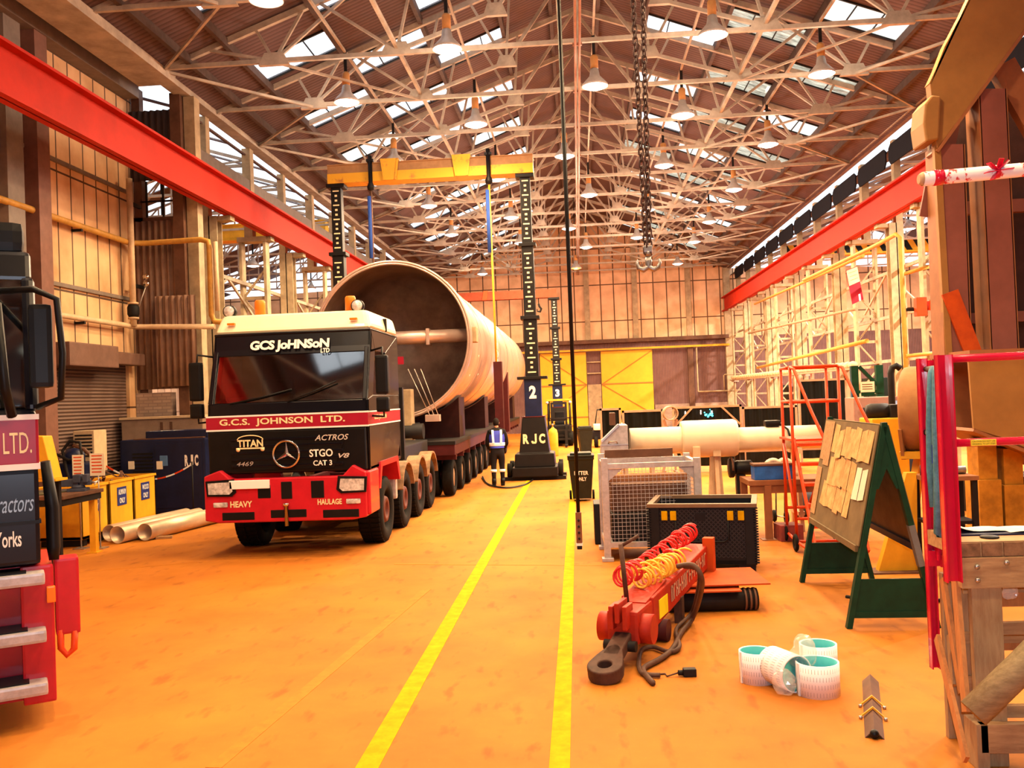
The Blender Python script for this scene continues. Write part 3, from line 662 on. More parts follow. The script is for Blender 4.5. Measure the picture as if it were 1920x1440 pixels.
def build_truck(label, loc, rz, full=True):
    t = thing('haulage_truck', label, 'truck', loc, rz)
    HW = 1.25
    # cab shell: a lofted box, leaning windscreen, open where the screen sits
    prof = [(.06, 1.28), (.02, 1.95), (.06, 2.36), (.36, 3.20), (.42, 3.46), (2.45, 3.46), (2.48, 1.9), (2.40, 1.55), (2.15, 1.28)]
    body = MB()
    # side walls with the door window cut out
    def ring(pts, x): return [(x, y, z) for y, z in pts]
    win = [(.42, 2.42), (.66, 3.12), (1.42, 3.12), (1.42, 2.42)]
    for s in (-1, 1):
        x = s * HW
        q = [((.06, 1.28), (.02, 1.95), (.06, 2.36), (.42, 2.42), (1.42, 2.42), (2.46, 2.42), (2.48, 1.9), (2.40, 1.55), (2.15, 1.28)),
             ((.06, 2.36), (.36, 3.20), (.42, 3.46), (.66, 3.12), (.42, 2.42)), ((.42, 3.46), (2.45, 3.46), (1.42, 3.12), (.66, 3.12)),
             ((1.42, 3.12), (2.45, 3.46), (2.46, 2.42), (1.42, 2.42))]
        for p in q: body.prism(p, x - s * .05, x, 'yz')
    body.prism([(.06, 1.28), (.02, 1.95), (.06, 2.36), (.12, 2.36), (.10, 1.28)], -HW, HW, 'yz')            # front below screen
    body.prism([(.325, 3.10), (.36, 3.20), (.42, 3.46), (.50, 3.46), (.42, 3.10)], -HW, HW, 'yz')           # visor band
    for s in (-1, 1): body.bar((s * (HW - .06), .10, 2.34), (s * (HW - .06), .38, 3.16), .12, .06, up=(1, 0, 0))
    body.box(-HW, HW, 2.42, 2.47, 1.3, 3.46); body.box(-HW, HW, .4, 2.45, 3.42, 3.46); body.box(-HW, HW, .1, 2.42, 1.28, 1.34)
    obj('cab_body', body, M['cab'], t, bevel=.012)
    # roof cap
    rf = MB(); bm = bmesh.new(); bmesh.ops.create_cube(bm, size=1)
    for v in bm.verts:
        top = v.co.z > 0; v.co = V((v.co.x * (2.36 if top else 2.52), (.40 if v.co.y < 0 else 2.5) + (.16 if top and v.co.y < 0 else 0), 3.77 if top else 3.46))
    bmesh.ops.bevel(bm, geom=[e for e in bm.edges], offset=.09, segments=3, affect='EDGES', profile=.6)
    rf.bm(bm); o = obj('roof_cap', rf, M['cabroof'], t)
    obj('seam', MB().box(-1.262, 1.262, 1.55, 1.57, 3.48, 3.7), M['dark'], o)
    for s in (-1, 1): obj('marker_lamp', MB().rbox(s * .98 - .06, s * .98 + .06, .40, .46, 3.60, 3.635, .008), M['amber'], o)
    for px_ in (-.62, .86):
        obj('beacon', MB().lathe([(0, 0), (.085, 0), (.085, .22), (.07, .25), (0, .25)], (px_, .75, 3.76), 'z', 20), M['amber'], t)
    for px_ in (-1.08, 1.0):
        sp_ = obj('spot_lamp', MB().lathe([(0, .22), (.06, .2), (.10, .08), (.10, -.02), (.0, -.02)], (px_, .62, 3.84), 'y', 20), M['black'], t)
        obj('lens', MB().lathe([(0, -.05), (.07, -.035), (.09, -.02), (0, -.02)], (px_, .62, 3.84), 'y', 20), M['lampglass'], sp_)
        obj('stalk', MB().box(px_ - .02, px_ + .02, .62, .68, 3.72, 3.80), M['dark'], sp_)
    # windscreen, inside
    obj('windscreen', MB().add([(-1.17, .085, 2.37), (1.17, .085, 2.37), (1.15, .345, 3.12), (-1.15, .345, 3.12)], [(0, 1, 2, 3)]), M['wind'], t)
    for s in (-1, 1): obj('side_window', MB().prism([(.42, 2.42), (.66, 3.12), (1.42, 3.12), (1.42, 2.42)], s * 1.225 - .003, s * 1.225 + .003, 'yz'), M['wind'], t)
    it = MB(); it.prism([(.14, 2.0), (.16, 2.38), (.55, 2.46), (.75, 2.30), (.75, 2.0)], -1.15, 1.15, 'yz'); o = obj('dashboard', it, M['interior'], t)
    for s in (-.62, .62):
        o = obj('seat', MB().rbox(s - .28, s + .28, 1.0, 1.5, 1.75, 1.95, .05).rbox(s - .27, s + .27, 1.45, 1.62, 1.9, 2.75, .06), M['interior'], t)
    obj('steering_wheel', MB().tube([(.62 + .24 * math.cos(q), .82 + .14 * math.sin(q), 2.40 + .20 * math.sin(q)) for q in [2 * PI * k / 24 for k in range(24)]], .018, 8, closed=True), M['black'], t)
    obj('back_panel', MB().box(-1.18, 1.18, 2.36, 2.40, 1.4, 3.4), M['interior'], t)
    wp = MB()
    for x0, x1, z1 in ((-.9, .05, 2.52), (.0, .75, 2.62)): wp.tube([(x0, .05, 2.36), ((x0 + x1) / 2, .085, (2.36 + z1) / 2), (x1, .12, z1 + .03)], .012, 6)
    obj('wiper', wp, M['black'], t)
    # bands
    for s, nm in ((0, 'front'), (1, 'right'), (-1, 'left')):
        if s == 0: obj('crimson_band', MB().box(-1.256, 1.256, -.012, .03, 1.965, 2.165), M['crimson'], t); b_ = MB().box(-1.257, 1.257, -.014, .03, 2.155, 2.18).box(-1.257, 1.257, -.014, .03, 1.945, 1.97)
        else: obj('crimson_band', MB().box(s * 1.24, s * 1.256, .03, 2.47, 1.965, 2.165), M['crimson'], t); b_ = MB().box(s * 1.24, s * 1.258, .03, 2.47, 2.155, 2.175).box(s * 1.24, s * 1.258, .03, 2.47, 1.95, 1.97)
        obj('white_stripe', b_, M['white'], t)
    T_ = lambda x, y, z: MX.Translation((x, y, z)) @ FRONT
    text('G.C.S.  JOHNSON  LTD.', 1.95, .125, T_(-.07, -.012, 2.065), M['letter'], t, bold=.025)
    text('G.C.S. JOHNSON', .9, .10, MX.Translation((1.256, .85, 2.065)) @ side(1), M['letter'], t, bold=.02)
    tl = MX.Translation((-.02, .325, 3.235)) @ MX.Rotation(-.32, 4, 'X') @ FRONT
    text('GCS JoHNSoN', 1.26, .20, tl, M['wletter'], t, bold=.045, spacing=.95)
    text('LTD', .14, .075, MX.Translation((.55, .295, 3.135)) @ MX.Rotation(-.32, 4, 'X') @ FRONT, M['wletter'], t, bold=.03)
    # grille
    g_ = MB().rbox(-1.22, 1.22, -.03, .06, 1.30, 1.93, .02); o = obj('grille', g_, M['grille'], t)
    sl = MB()
    for z in (1.40, 1.50, 1.60, 1.70, 1.80): sl.rbox(-.86, .86, -.05, -.02, z - .012, z + .022, .006)
    obj('slat', sl, M['cab'], o)
    obj('chevron_panel', MB().prism([(-.9, 1.78), (.9, 1.78), (.72, 1.34), (-.72, 1.34)], -.044, -.028), M['grille'], o)
    em = obj('star_emblem', MB().tube([(.2 * math.cos(q), -.075, 1.57 + .2 * math.sin(q)) for q in [2 * PI * k / 32 for k in range(32)]], .016, 8, closed=True), M['chrome'], t)
    st = MB()
    for q in (PI / 2, PI / 2 + 2 * PI / 3, PI / 2 + 4 * PI / 3):
        c_, s_ = math.cos(q), math.sin(q); st.add([(.19 * c_, -.075, 1.57 + .19 * s_), (-.034 * s_, -.065, 1.57 + .034 * c_), (.034 * s_, -.065, 1.57 - .034 * c_), (0, -.10, 1.57)], [(0, 1, 3), (0, 3, 2), (0, 2, 1)])
    obj('star_points', st, M['chrome'], em)
    text('TITAN', .40, .11, T_(-.56, -.052, 1.75), M['letter'], t, bold=.03)
    ar = MB().tube([(-.56 + .2 * math.cos(q), -.056, 1.80 + .07 * math.sin(q)) for q in [PI * k / 12 for k in range(13)]], .008, 5).box(-.78, -.34, -.058, -.05, 1.665, 1.685)
    for x in (-.75, -.37): ar.lathe([(0, -.006), (.03, -.006), (.03, .006), (0, .006)], (x, -.056, 1.655), 'y', 12)
    obj('badge_outline', ar, M['letter'], t)
    text('ACTROS', .52, .085, T_(.70, -.052, 1.80), M['badge'], t, bold=.012, shear=.3)
    text('V8', .17, .07, T_(.88, -.052, 1.52), M['badge'], t, bold=.02, shear=.3)
    text('4469', .26, .065, T_(-.65, -.052, 1.44), M['galv'], t, bold=.0, shear=.25)
    text('STGO', .36, .115, T_(.53, -.052, 1.57), M['wletter'], t, bold=.02)
    text('CAT 3', .29, .08, T_(.55, -.052, 1.42), M['wletter'], t, bold=.02)
    # bumper
    bp = MB(); bp.prism([(-1.27, 1.27), (-1.02, 1.36), (-.86, 1.22), (.86, 1.22), (1.02, 1.38), (1.22, 1.27), (1.22, .60), (1.0, .56), (-1.05, .56), (-1.27, .60)], -.13, .10)
    for s in (-1, 1): bp.rbox(s * 1.22 - .05, s * 1.22 + .05, -.08, .55, .62, 1.28, .03)
    bu = obj('bumper', bp, M['red'], t, bevel=.02)
    for x0, x1, z0, z1 in ((-.44, -.24, .92, 1.12), (-.08, .09, .90, 1.16), (.38, .58, .90, 1.16), (-1.0, -.5, .60, .72), (.55, 1.1, .60, .72), (-.25, .30, .62, .74)):
        obj('slot', MB().rbox(x0, x1, -.136, -.10, z0, z1, .012), M['black'], bu)
    obj('number_plate', MB().rbox(-.87, -.25, -.165, -.12, 1.07, 1.20, .01), M['plate'], bu)
    for s in (-1, 1):
        hl = obj('headlamp_housing', MB().prism([(s * 1.24, 1.20), (s * .80, 1.22), (s * .77, 1.02), (s * .84, .96), (s * 1.22, .97)], -.15, -.12), M['black'], t)
        obj('headlamp_glass', MB().prism([(s * 1.20, 1.17), (s * .84, 1.18), (s * .82, 1.04), (s * .87, .995), (s * 1.19, 1.0)], -.165, -.148), M['lampglass'], hl)
        obj('fog_lamp', MB().rbox(s * 1.02 - .11, s * 1.02 + .11, -.15, -.12, .80, .875, .02), M['lampglass'], bu)
        # upright marker rod, mirrors
        mr = obj('mirror', MB().rbox(s * 1.46 - .10, s * 1.46 + .10, .10, .22, 2.42, 3.02, .04).rbox(s * 1.46 - .10, s * 1.46 + .10, .10, .22, 2.15, 2.38, .04), M['black'], t)
        obj('arm', MB().tube([(s * 1.22, .4, 3.1), (s * 1.46, .22, 3.14), (s * 1.46, .18, 2.9)], .018, 8), M['black'], mr)
        obj('arm', MB().tube([(s * 1.22, .3, 2.1), (s * 1.46, .20, 2.08), (s * 1.46, .18, 2.3)], .018, 8), M['black'], mr)
    text('HEAVY', .34, .095, T_(-.70, -.132, .84), M['letter'], bu, bold=.03)
    text('HAULAGE', .37, .085, T_(.66, -.132, .84), M['letter'], bu, bold=.03)
    obj('tow_pin', MB().lathe([(0, -.24), (.03, -.24), (.03, .06), (.05, .06), (.05, .10), (0, .10)], (.0, -.16, .74), 'z', 14), M['chrome'], bu)
    # chassis, wheels, guards
    ch = MB()
    for x in (-.42, .42): ch.box(x - .05, x + .05, .2, 6.9, .72, 1.02)
    for y in (.5, 2.6, 3.6, 5.2, 6.7): ch.box(-.42, .42, y, y + .1, .75, .98)
    ch.box(-1.0, 1.0, 2.6, 4.0, .55, .66)
    obj('chassis', ch, M['reddark'], t)
    for s in (-1, 1):
        for y in (1.35, 3.0, 4.5, 5.85): wheel(t, s * 1.02, y, .53, s)
        obj('arch', MB().prism([(.62, .95), (.78, 1.28), (1.92, 1.28), (2.1, .95), (2.2, .95), (2.05, 1.36), (.68, 1.36), (.54, .95)], s * .80, s * 1.28, 'yz'), M['red'], t)
        for y in (3.0, 4.5, 5.85):
            q = MB(); pts = [(.62 * math.cos(k), .55 + .66 * math.sin(k)) for k in [PI * (.10 + .8 * i / 10) for i in range(11)]]
            q.prism([(y + a_, b_) for a_, b_ in pts] + [(y + a_ * .96, b_ * .97) for a_, b_ in reversed(pts)], s * .80, s * 1.27, 'yz'); obj('mudguard', q, M['mud'], t)
        obj('fuel_tank', MB().rbox(s * .85 - .35, s * .85 + .35, 2.15, 2.32, .6, 1.05, .05), M['galv'], t)
        ax = MB()
    for y in (1.35, 3.0, 4.5, 5.85): obj('axle', MB().tube([(-.9, y, .53), (.9, y, .53)], .09, 10), M['dark'], t)
    obj('headboard', MB().box(-1.0, 1.28, 2.62, 2.72, 1.25, 2.55), M['dark'], t)
    obj('ballast_box', MB().rbox(-1.0, 1.0, 3.9, 6.8, 1.1, 1.42, .03), M['dark'], t)
    return t
TR = build_truck('front-facing heavy haulage truck with cream roof, crimson band and red bumper', (-4.43, 13.5, 0), 0)
# ============================================================ THE TRUCK AT THE LEFT EDGE (only its right front corner shows)
def edge_truck():
    X = -4.0                                                        # its right side
    t = thing('parked_truck', 'dark truck cut by the left edge with red entry steps and crimson band', 'truck', (X, 6.55, 0), math.radians(33))
    # local: x <= 0 is the cab, y = 0 its front, side faces the hall
    HW = 2.45
    pr = [(-.02, 1.18), (-.02, 2.35), (.30, 3.35), (.42, 3.6), (2.4, 3.6), (2.4, 1.18)]
    cb = MB(); cb.prism([(.0, 1.18), (-.02, 2.35), (2.4, 2.35), (2.4, 1.18)], -HW, -.06, 'yz').prism([(.34, 3.35), (.42, 3.6), (2.4, 3.6), (2.4, 3.35)], -HW, -.06, 'yz').prism([(1.9, 2.35), (2.4, 2.35), (2.4, 3.35), (1.9, 3.35)], -HW, -.06, 'yz')
    for x in (-.09, -HW + .03): cb.bar((x, .02, 2.33), (x, .36, 3.38), .1, .08)
    obj('cab_body', cb, M['cab'], t, bevel=.04)
    obj('windscreen', MB().add([(-HW + .08, .01, 2.36), (-.12, .01, 2.36), (-.12, .33, 3.36), (-HW + .08, .33, 3.36)], [(0, 1, 2, 3)]), M['wind'], t)
    obj('side_window', MB().add([(-.08, .1, 2.36), (-.08, 1.9, 2.36), (-.08, 1.9, 3.34), (-.08, .4, 3.34)], [(0, 1, 2, 3)]), M['wind'], t)
    obj('seat', MB().rbox(-.95, -.4, .9, 1.4, 1.9, 2.2, .05).rbox(-.95, -.4, 1.35, 1.52, 2.2, 2.95, .05), M['interior'], t)
    obj('roof_cap', MB().rbox(-HW + .05, -.10, .5, 2.4, 3.6, 3.85, .08), M['black'], t)
    obj('crimson_band', MB().rbox(-HW, -.05, -.05, .4, 1.93, 2.29, .02), M['crimson'], t)
    obj('white_stripe', MB().box(-HW, -.045, -.06, .4, 2.27, 2.31).box(-HW, -.045, -.06, .4, 1.90, 1.945), M['white'], t)
    text('LTD.', .185, .155, MX.Translation((-.19, -.053, 2.10)) @ FRONT, M['letter'], t, bold=.0)
    text('JOHNSON', .9, .16, MX.Translation((-.95, -.053, 2.10)) @ FRONT, M['letter'], t, bold=.0)
    gp = obj('grille', MB().rbox(-HW + .05, -.06, -.06, .3, 1.2, 1.90, .03), M['cab'], t)
    M['bletter'] = mat('pale_blue_lettering', (.30, .45, .68), .5, var=.02)
    text('Contractors', .40, .13, MX.Translation((-.295, -.062, 1.66)) @ FRONT, M['bletter'], gp, bold=.0, shear=.35)
    text('Yorks', .17, .115, MX.Translation((-.268, -.062, 1.40)) @ FRONT, M['wletter'], gp, bold=.015)
    obj('shelf', MB().box(-HW, -.05, -.075, .05, 1.50, 1.525), M['black'], gp)
    cn = obj('corner_deflector', MB().tube([(-.01, .05, 1.95), (.03, .08, 1.6), (.03, .08, 1.30), (.03, .06, 1.2)], [.035, .05, .05, .035], 12), M['black'], t)
    mr = obj('mirror', MB().rbox(-.10, .06, -.18, -.06, 2.5, 3.12, .04), M['black'], t)
    obj('guard_tube', MB().tube([(-.30, .2, 3.25), (-.06, -.22, 3.22), (.09, -.22, 3.15), (.12, -.20, 2.75), (.10, -.2, 2.42), (-.05, -.05, 2.36)], .025, 8).tube([(-.30, -.18, 3.12), (-.26, -.2, 2.5), (-.22, -.1, 2.30)], .035, 8), M['black'], mr)
    # red step unit below
    st = MB(); st.rbox(-.20, .02, -.02, .9, .16, 1.18, .02); st.rbox(-HW, -.60, -.06, .9, .16, 1.18, .02); st.box(-.62, -.18, .14, .9, .16, 1.18)
    st.rbox(.03, .20, .08, .30, .62, 1.20, .02)
    b_ = obj('step_housing', st, M['red'], t)
    for z in (.26, .64, 1.06):
        s_ = obj('step_tread', MB().rbox(-.66, -.04, -.18, .16, z, z + .09, .02), M['galv'], b_)
        obj('grip', MB().box(-.60, -.16, -.14, .12, z + .09, z + .10), M['black'], s_)
    obj('marker_lamp', MB().rbox(-.03, .03, -.05, 0, .90, 1.02, .01), M['amber'], b_)
    obj('hose_loop', MB().tube([(.06, .1, .66), (.06, .1, .52), (.10, .1, .46), (.15, .1, .50), (.16, .1, .64)], .025, 8), M['orange'], b_)
    for y in (1.35, 3.2): wheel(t, -.3, y, .53, 1)
    for y in (1.35, 3.2): wheel(t, -HW + .3, y, .53, -1)
    obj('chassis', MB().box(-1.7, -.75, .9, 5.0, .7, 1.1), M['reddark'], t)
    return t
edge_truck()
# ============================================================ TANK, TRAILER, LIFTING GANTRIES
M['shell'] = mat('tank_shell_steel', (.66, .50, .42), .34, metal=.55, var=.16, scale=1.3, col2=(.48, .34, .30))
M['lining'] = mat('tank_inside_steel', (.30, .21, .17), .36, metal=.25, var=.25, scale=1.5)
M['mast'] = mat('mast_black', (.008, .006, .006), .5, var=.2, spec=.2)
M['beam_y'] = mat('rusty_yellow_beam', (.80, .42, .03), .55, col2=(.42, .16, .05), scale=3, thr=(.30, .45))
M['beam_top'] = mat('beam_flange_brown', (.45, .24, .10), .7)
M['blue'] = mat('blue_webbing', (.03, .09, .42), .7)
M['chalk'] = mat('chalk_marks', (.9, .85, .7), .8, var=.02)
TC = at(735, 638, 21.0); TX, TZ, TRAD, Y0_, Y1_ = TC.x, TC.z, 1.82, 21.0, 43.5
tank = thing('steel_vessel', 'huge open-ended steel cylinder lying on the trailer behind the truck', 'vessel', (TX, Y0_, TZ - TRAD))
L_ = Y1_ - Y0_; R_ = TRAD
o = obj('shell', MB().lathe([(R_, 0), (R_, L_), (R_ - .045, L_), (R_ - .045, 0)], (0, 0, R_), 'y', 96, closed=True), M['shell'], tank)
rg = [(.0, .06, .22), (.30, .02, .05), (2.6, .012, .05), (5.6, .012, .05), (8.6, .012, .05), (11.6, .02, .08), (14.6, .012, .05), (17.6, .012, .05)]
for y, h, wd in rg: obj('ring', MB().lathe([(R_ - .002, y), (R_ + h, y), (R_ + h, y + wd), (R_ - .002, y + wd)], (0, 0, R_), 'y', 96, closed=True), M['shell'], o)
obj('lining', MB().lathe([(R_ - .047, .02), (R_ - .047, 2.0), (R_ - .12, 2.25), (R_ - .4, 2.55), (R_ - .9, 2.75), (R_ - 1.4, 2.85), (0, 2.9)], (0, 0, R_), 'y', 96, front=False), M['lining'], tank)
br = obj('brace_pipe', MB().tube([(-R_ + .04, .5, R_ + .08), (R_ - .04, .5, R_ + .08)], .16, 24), M['shell'], tank)
obj('clamp', MB().rbox(-.28, -.2, .3, .7, R_ + .2, R_ + .45, .01).rbox(.75, .83, .32, .68, R_ - .12, R_ + .27, .01), M['shell'], br)
tr_ = obj('trunnion', MB().rbox(R_ - .06, R_ + .14, .28, .72, R_ - .10, R_ + .26, .02), M['cream'], tank)
st = MB()
for i in range(3):
    p = at(765 + i * 12, 692, 20.93) - V((TX, Y0_, TZ - TRAD)); q = at(806 + i * 8, 779, 20.93) - V((TX, Y0_, TZ - TRAD))
    obj('tie_rod', MB().tube([p, q], .012, 6), M['steel'], tank)
q = at(812, 783, 20.90) - V((TX, Y0_, TZ - TRAD)); obj('rod_block', MB().rbox(q.x - .17, q.x + .17, q.y - .1, q.y + .1, q.z - .09, q.z + .07, .01), M['shell'], tank)
p = at(749, 676, 20.9) - V((TX, Y0_, TZ - TRAD)); obj('notice', MB().box(p.x - .10, p.x + .10, p.y - .005, p.y + .005, p.z - .09, p.z + .09), M['crimson'], tank)
mk = MB()
rr = random.Random(5)
for k, (ya, an) in enumerate([(7.3, a_) for a_ in [.42 - .075 * i for i in range(11)]] + [(2.0, .1), (2.2, -.2), (3.2, -.45), (1.6, -.5)]):
    for i in range(2 if k < 11 else 1):
        an2 = an + rr.uniform(-.02, .02); c_, s_ = math.cos(an2), math.sin(an2); y = ya + i * .28; ln = .1 if k < 11 else .05
        mk.bar((c_ * (R_ + .004), y, R_ + s_ * (R_ + .004)), (math.cos(an2 + ln / 2) * (R_ + .004), y + rr.uniform(-.1, .15), R_ + math.sin(an2 + ln / 2) * (R_ + .004)), .035, .01, up=(c_, 0, s_))
obj('chalk_marks', mk, M['chalk'], tank)
# ---- trailer
TRY = 20.55
tl = thing('modular_trailer', 'low maroon multi-axle trailer carrying the steel cylinder', 'trailer', (TX, TRY, 0))
bed = MB(); bed.box(-.55, .55, 0, 23.5, .85, 1.28); bed.box(-1.42, 1.42, .2, 23.3, 1.02, 1.26)
for k in range(18): bed.box(-1.42, 1.42, .4 + k * 1.3, .5 + k * 1.3, .9, 1.05)
obj('bed', bed, M['reddark'], tl)
fr = obj('front_panel', MB().rbox(-.95, .62, -.12, .3, .42, 1.20, .03), M['reddark'], tl)
obj('number_strip', MB().box(-.1, .4, -.125, -.118, 1.02, 1.08), M['letter'], fr)
obj('deck_edge', MB().box(-1.44, 1.44, .18, 23.3, 1.26, 1.34), M['dark'], tl)  # dark colour here carries the shade below the cylinder
WT = tyre_mesh(.43, .27, .24, False).mesh('tyre'); WT.materials.append(M['rubber'])
HB = MB().lathe([(0, -.02), (.22, -.02), (.24, -.08), (.18, -.10), (0, -.06)], (0, 0, 0), 'x', 20).mesh('hub'); HB.materials.append(M['mud'])
for k in range(11):
    y = 1.0 + 1.55 * k
    for s in (-1, 1):
        for dx in (.82, 1.16):
            wo = obj('wheel', WT, None, tl, loc=(s * dx, y, .445))
            if dx > 1: h_ = obj('hub', HB, None, wo); h_.location = (s * .12, 0, 0); h_.scale.x = s
        obj('swing_arm', MB().bar((s * .99, y, .45), (s * .99, y + .55, .95), .10, .14).box(s * .99 - .3, s * .99 + .3, y + .42, y + .6, .9, 1.03), M['mud'] if k % 2 else M['reddark'], tl)
M['maroon_shade'] = mat('shaded_maroon_saddle', (.03, .007, .007), .6, var=.2, spec=.15)  # maroon darkened: the shade under the cylinder is put into the colour
# saddles that hold the cylinder
for y in (2.2, 8.5, 14.8, 21.0):
    pts = [(math.sin(a_) * (R_ + .07), TZ - math.cos(a_) * (R_ + .07)) for a_ in [-.75 + 1.5 * i / 14 for i in range(15)]]
    m = MB(); m.prism([(pts[0][0], 1.34)] + pts + [(pts[-1][0], 1.34)], y, y + 1.1, 'xz')
    obj('saddle', m, M['maroon_shade'], tl)
# maroon posts bolted to the trailer's side
for px, pt, pb, y in ((933, 678, 790, 24.0),): 
    p, q = at(px, pt, y), at(px, pb, y); obj('side_post', MB().box(p.x - TX - .12, p.x - TX + .10, y - TRY, y - TRY + .3, 1.0, p.z), M['reddark'], tl)
p, q = at(1012, 695, 33), at(1012, 770, 33)
obj('side_post', MB().box(1.42, 1.75, 33 - TRY, 33 - TRY + .5, 1.05, p.z), M['reddark'], tl)
p = at(757, 758, 20.4); bx = obj('cabinet', MB().rbox(p.x - TX - .30, p.x - TX + .16, -.1, .3, 1.34, p.z + .34, .02), M['cream'], tl)
obj('badge', MB().lathe([(0, -.004), (.05, -.004), (.05, .004), (0, .004)], (p.x - TX - .18, -.105, p.z + .03), 'y', 16), M['dark'], bx)
obj('air_tank', MB().tube([(-.75, .0, 1.6), (.75, .0, 1.6)], .18, 16), M['dark'], tl)
obj('power_pack', MB().rbox(-1.1, .45, .35, 1.3, 1.34, 1.78, .04), M['dark'], tl)
# ---- hydraulic gantry legs
def gantry_leg(label, x, y, ztop, num, marked):
    t = thing('gantry_leg', label, 'lifting gantry', (x, y, 0), 0, None)
    H_ = ztop
    bs = MB(); bs.rbox(-.62, .62, -.75, .75, .10, .36, .03)
    o = obj('base_skid', bs, M['mast'], t)
    for s in (-1, 1):
        obj('track', MB().box(-.85, .85, s * .5 - .1, s * .5 + .1, 0, .10), M['dark'], o)
    for s in (-1, 1):
        for yy in (-.5, .5): obj('wheel', MB().lathe([(0, -.06), (.19, -.06), (.19, .06), (0, .06)], (s * .70, yy, .29), 'x', 20), M['rubber'], o)
    b2 = MB(); z0, z1 = .36, 1.72
    vs = []
    for z, hx, hy in ((z0, .56, .6), (.72, .54, .58), (.74, .42, .5), (z1, .31, .42)):
        vs += [(-hx, -hy, z), (hx, -hy, z), (hx, hy, z), (-hx, hy, z)]
    fs = [(3, 2, 1, 0), (12, 13, 14, 15)]
    for k in range(3):
        for i in range(4): fs.append((k * 4 + i, k * 4 + (i + 1) % 4, k * 4 + 4 + (i + 1) % 4, k * 4 + 4 + i))
    b2.add(vs, fs); bo = obj('jack_housing', b2, M['mast'], t, bevel=.02)
    obj('top_edge', MB().box(-.32, .32, -.43, .43, z1, z1 + .03), M['reddark'], bo)
    if marked: rjc(.62, .27, MX.Translation((.0, -.476, 1.13)) @ MX.Rotation(-.082, 4, 'X') @ FRONT, M['letter'], bo)
    hs = [(1.72, 2.82, .235, M['navy'])]; zz = 2.86; hts = [(H_ - 2.86) * f for f in (.30, .36, .34)]
    hw = (.185, .165, .145)
    for h_, w_ in zip(hts, hw): hs.append((zz, zz + h_ - .06, w_, M['mast'])); zz += h_
    for i, (a_, b_, w_, mm) in enumerate(hs):
        c = obj('mast_section', MB().rbox(-w_, w_, -w_, w_, a_ - .05, b_, .02), mm, t)
        if i == 0:
            obj('collar', MB().rbox(-.42, .42, -.3, .3, 2.78, 2.86, .01), M['mast'], t)
        else:
            obj('collar', MB().rbox(-w_ - .08, w_ + .08, -w_ - .06, w_ + .06, b_ - .05, b_ + .05, .01), M['mast'], t)
            k = MB(); z = a_ + .12; j = 0
            while z < b_ - .12:
                if j % 3 == 0: k.box(-w_ * .62, w_ * .62, -w_ - .006, -w_ + .001, z - .018, z + .018)
                else: k.box(-.035, .035, -w_ - .006, -w_ + .001, z - .028, z + .028)
                z += .135; j += 1
            obj('scale_marks', k, M['letter'], c)
    if num: text(num, .20, .36, MX.Translation((0, -.238, 2.42)) @ FRONT, M['wletter'], t, bold=.05)
    obj('head_plate', MB().rbox(-.26, .26, -.22, .22, H_ - .10, H_, .01), M['mast'], t)
    return t
bz = 8.56
p2, p1 = at(1002, 800, 25.5), at(634, 420, 25.5)
gantry_leg('black hydraulic gantry leg numbered 2 standing right of the steel cylinder', p2.x, 25.5, bz, '2', True)
gantry_leg('black hydraulic gantry leg rising behind the steel cylinder near the left columns', p1.x, 25.5, bz, '', False)
xm = (p1.x + p2.x) / 2; hl = (p2.x - p1.x) / 2
gb = thing('gantry_beam', 'yellow lifting beam across the two near gantry legs above the cylinder', 'lifting beam', (xm, 25.5, bz))
g = MB(); g.box(-hl - .2, hl + .25, -.26, .26, 0, .26); g.box(-hl - .2, hl + .25, -.24, .24, .26, .52)
o = obj('beam', MB().box(-hl - .2, hl + .25, -.26, .26, 0, .27), M['beam_y'], gb)
obj('top_flange', MB().box(-hl - .2, hl + .25, -.22, .22, .27, .50).box(-hl - .2, hl + .25, -.27, .27, .50, .53), M['beam_top'], gb)
for px in (735, 868):
    x = at(px, 325, 25.5).x - xm
    c = MB()
    for s in (-1, 1): c.prism([(x - .16, .0), (x + .16, .0), (x + .24, .60), (x - .24, .60)], s * .30 - .02, s * .30 + .02, 'xz')
    c.box(x - .24, x + .24, -.30, .30, .57, .61); c.box(x - .16, x + .16, -.30, -.27, .0, .04)
    for dx, d2 in ((-.16, -.24), (.16, .24)): c.bar((x + dx, -.33, .0), (x + d2, -.33, .6), .05, .03)
    obj('clamp', c, M['beam_y'], gb)
rgs = []
for px, nm in ((700, 'hanger rod with blue sleeve at the beam\'s left end'), (915, 'hanger rod with blue sleeve beside the cylinder at the beam\'s right end')):
    p = at(px, 345, 25.5); t = thing('hanger_rod', nm, 'lifting rod', (p.x + (.06 if px > 900 else 0), 25.5, 0))
    zb = 1.95 if px > 900 else TZ + 1.27
    sw = obj('swivel', MB().lathe([(0, bz - .30), (.09, bz - .28), (.11, bz - .18), (.06, bz - .06), (.06, bz + .7), (0, bz + .7)], (0, -.345, 0), 'z', 16), M['mast'], t)
    obj('rod', MB().tube([(0, -.345, bz - .28), (0.02 if px > 900 else 0, -.345, zb)], .028, 10), M['yellow'] if px > 900 else M['brown'], t)
    obj('sleeve', MB().tube([(-.05, -.36, bz - .45), (-.05, -.36, bz - 2.2)], .055, 10), M['blue'], t)
    obj('yoke', MB().box(-.1, .1, -.40, -.27, bz + .53, bz + .60), M['mast'], t)
    if px > 900: obj('shackle', MB().rbox(-.09, .11, -.42, -.27, zb - .12, zb + .06, .02), M['mast'], t)
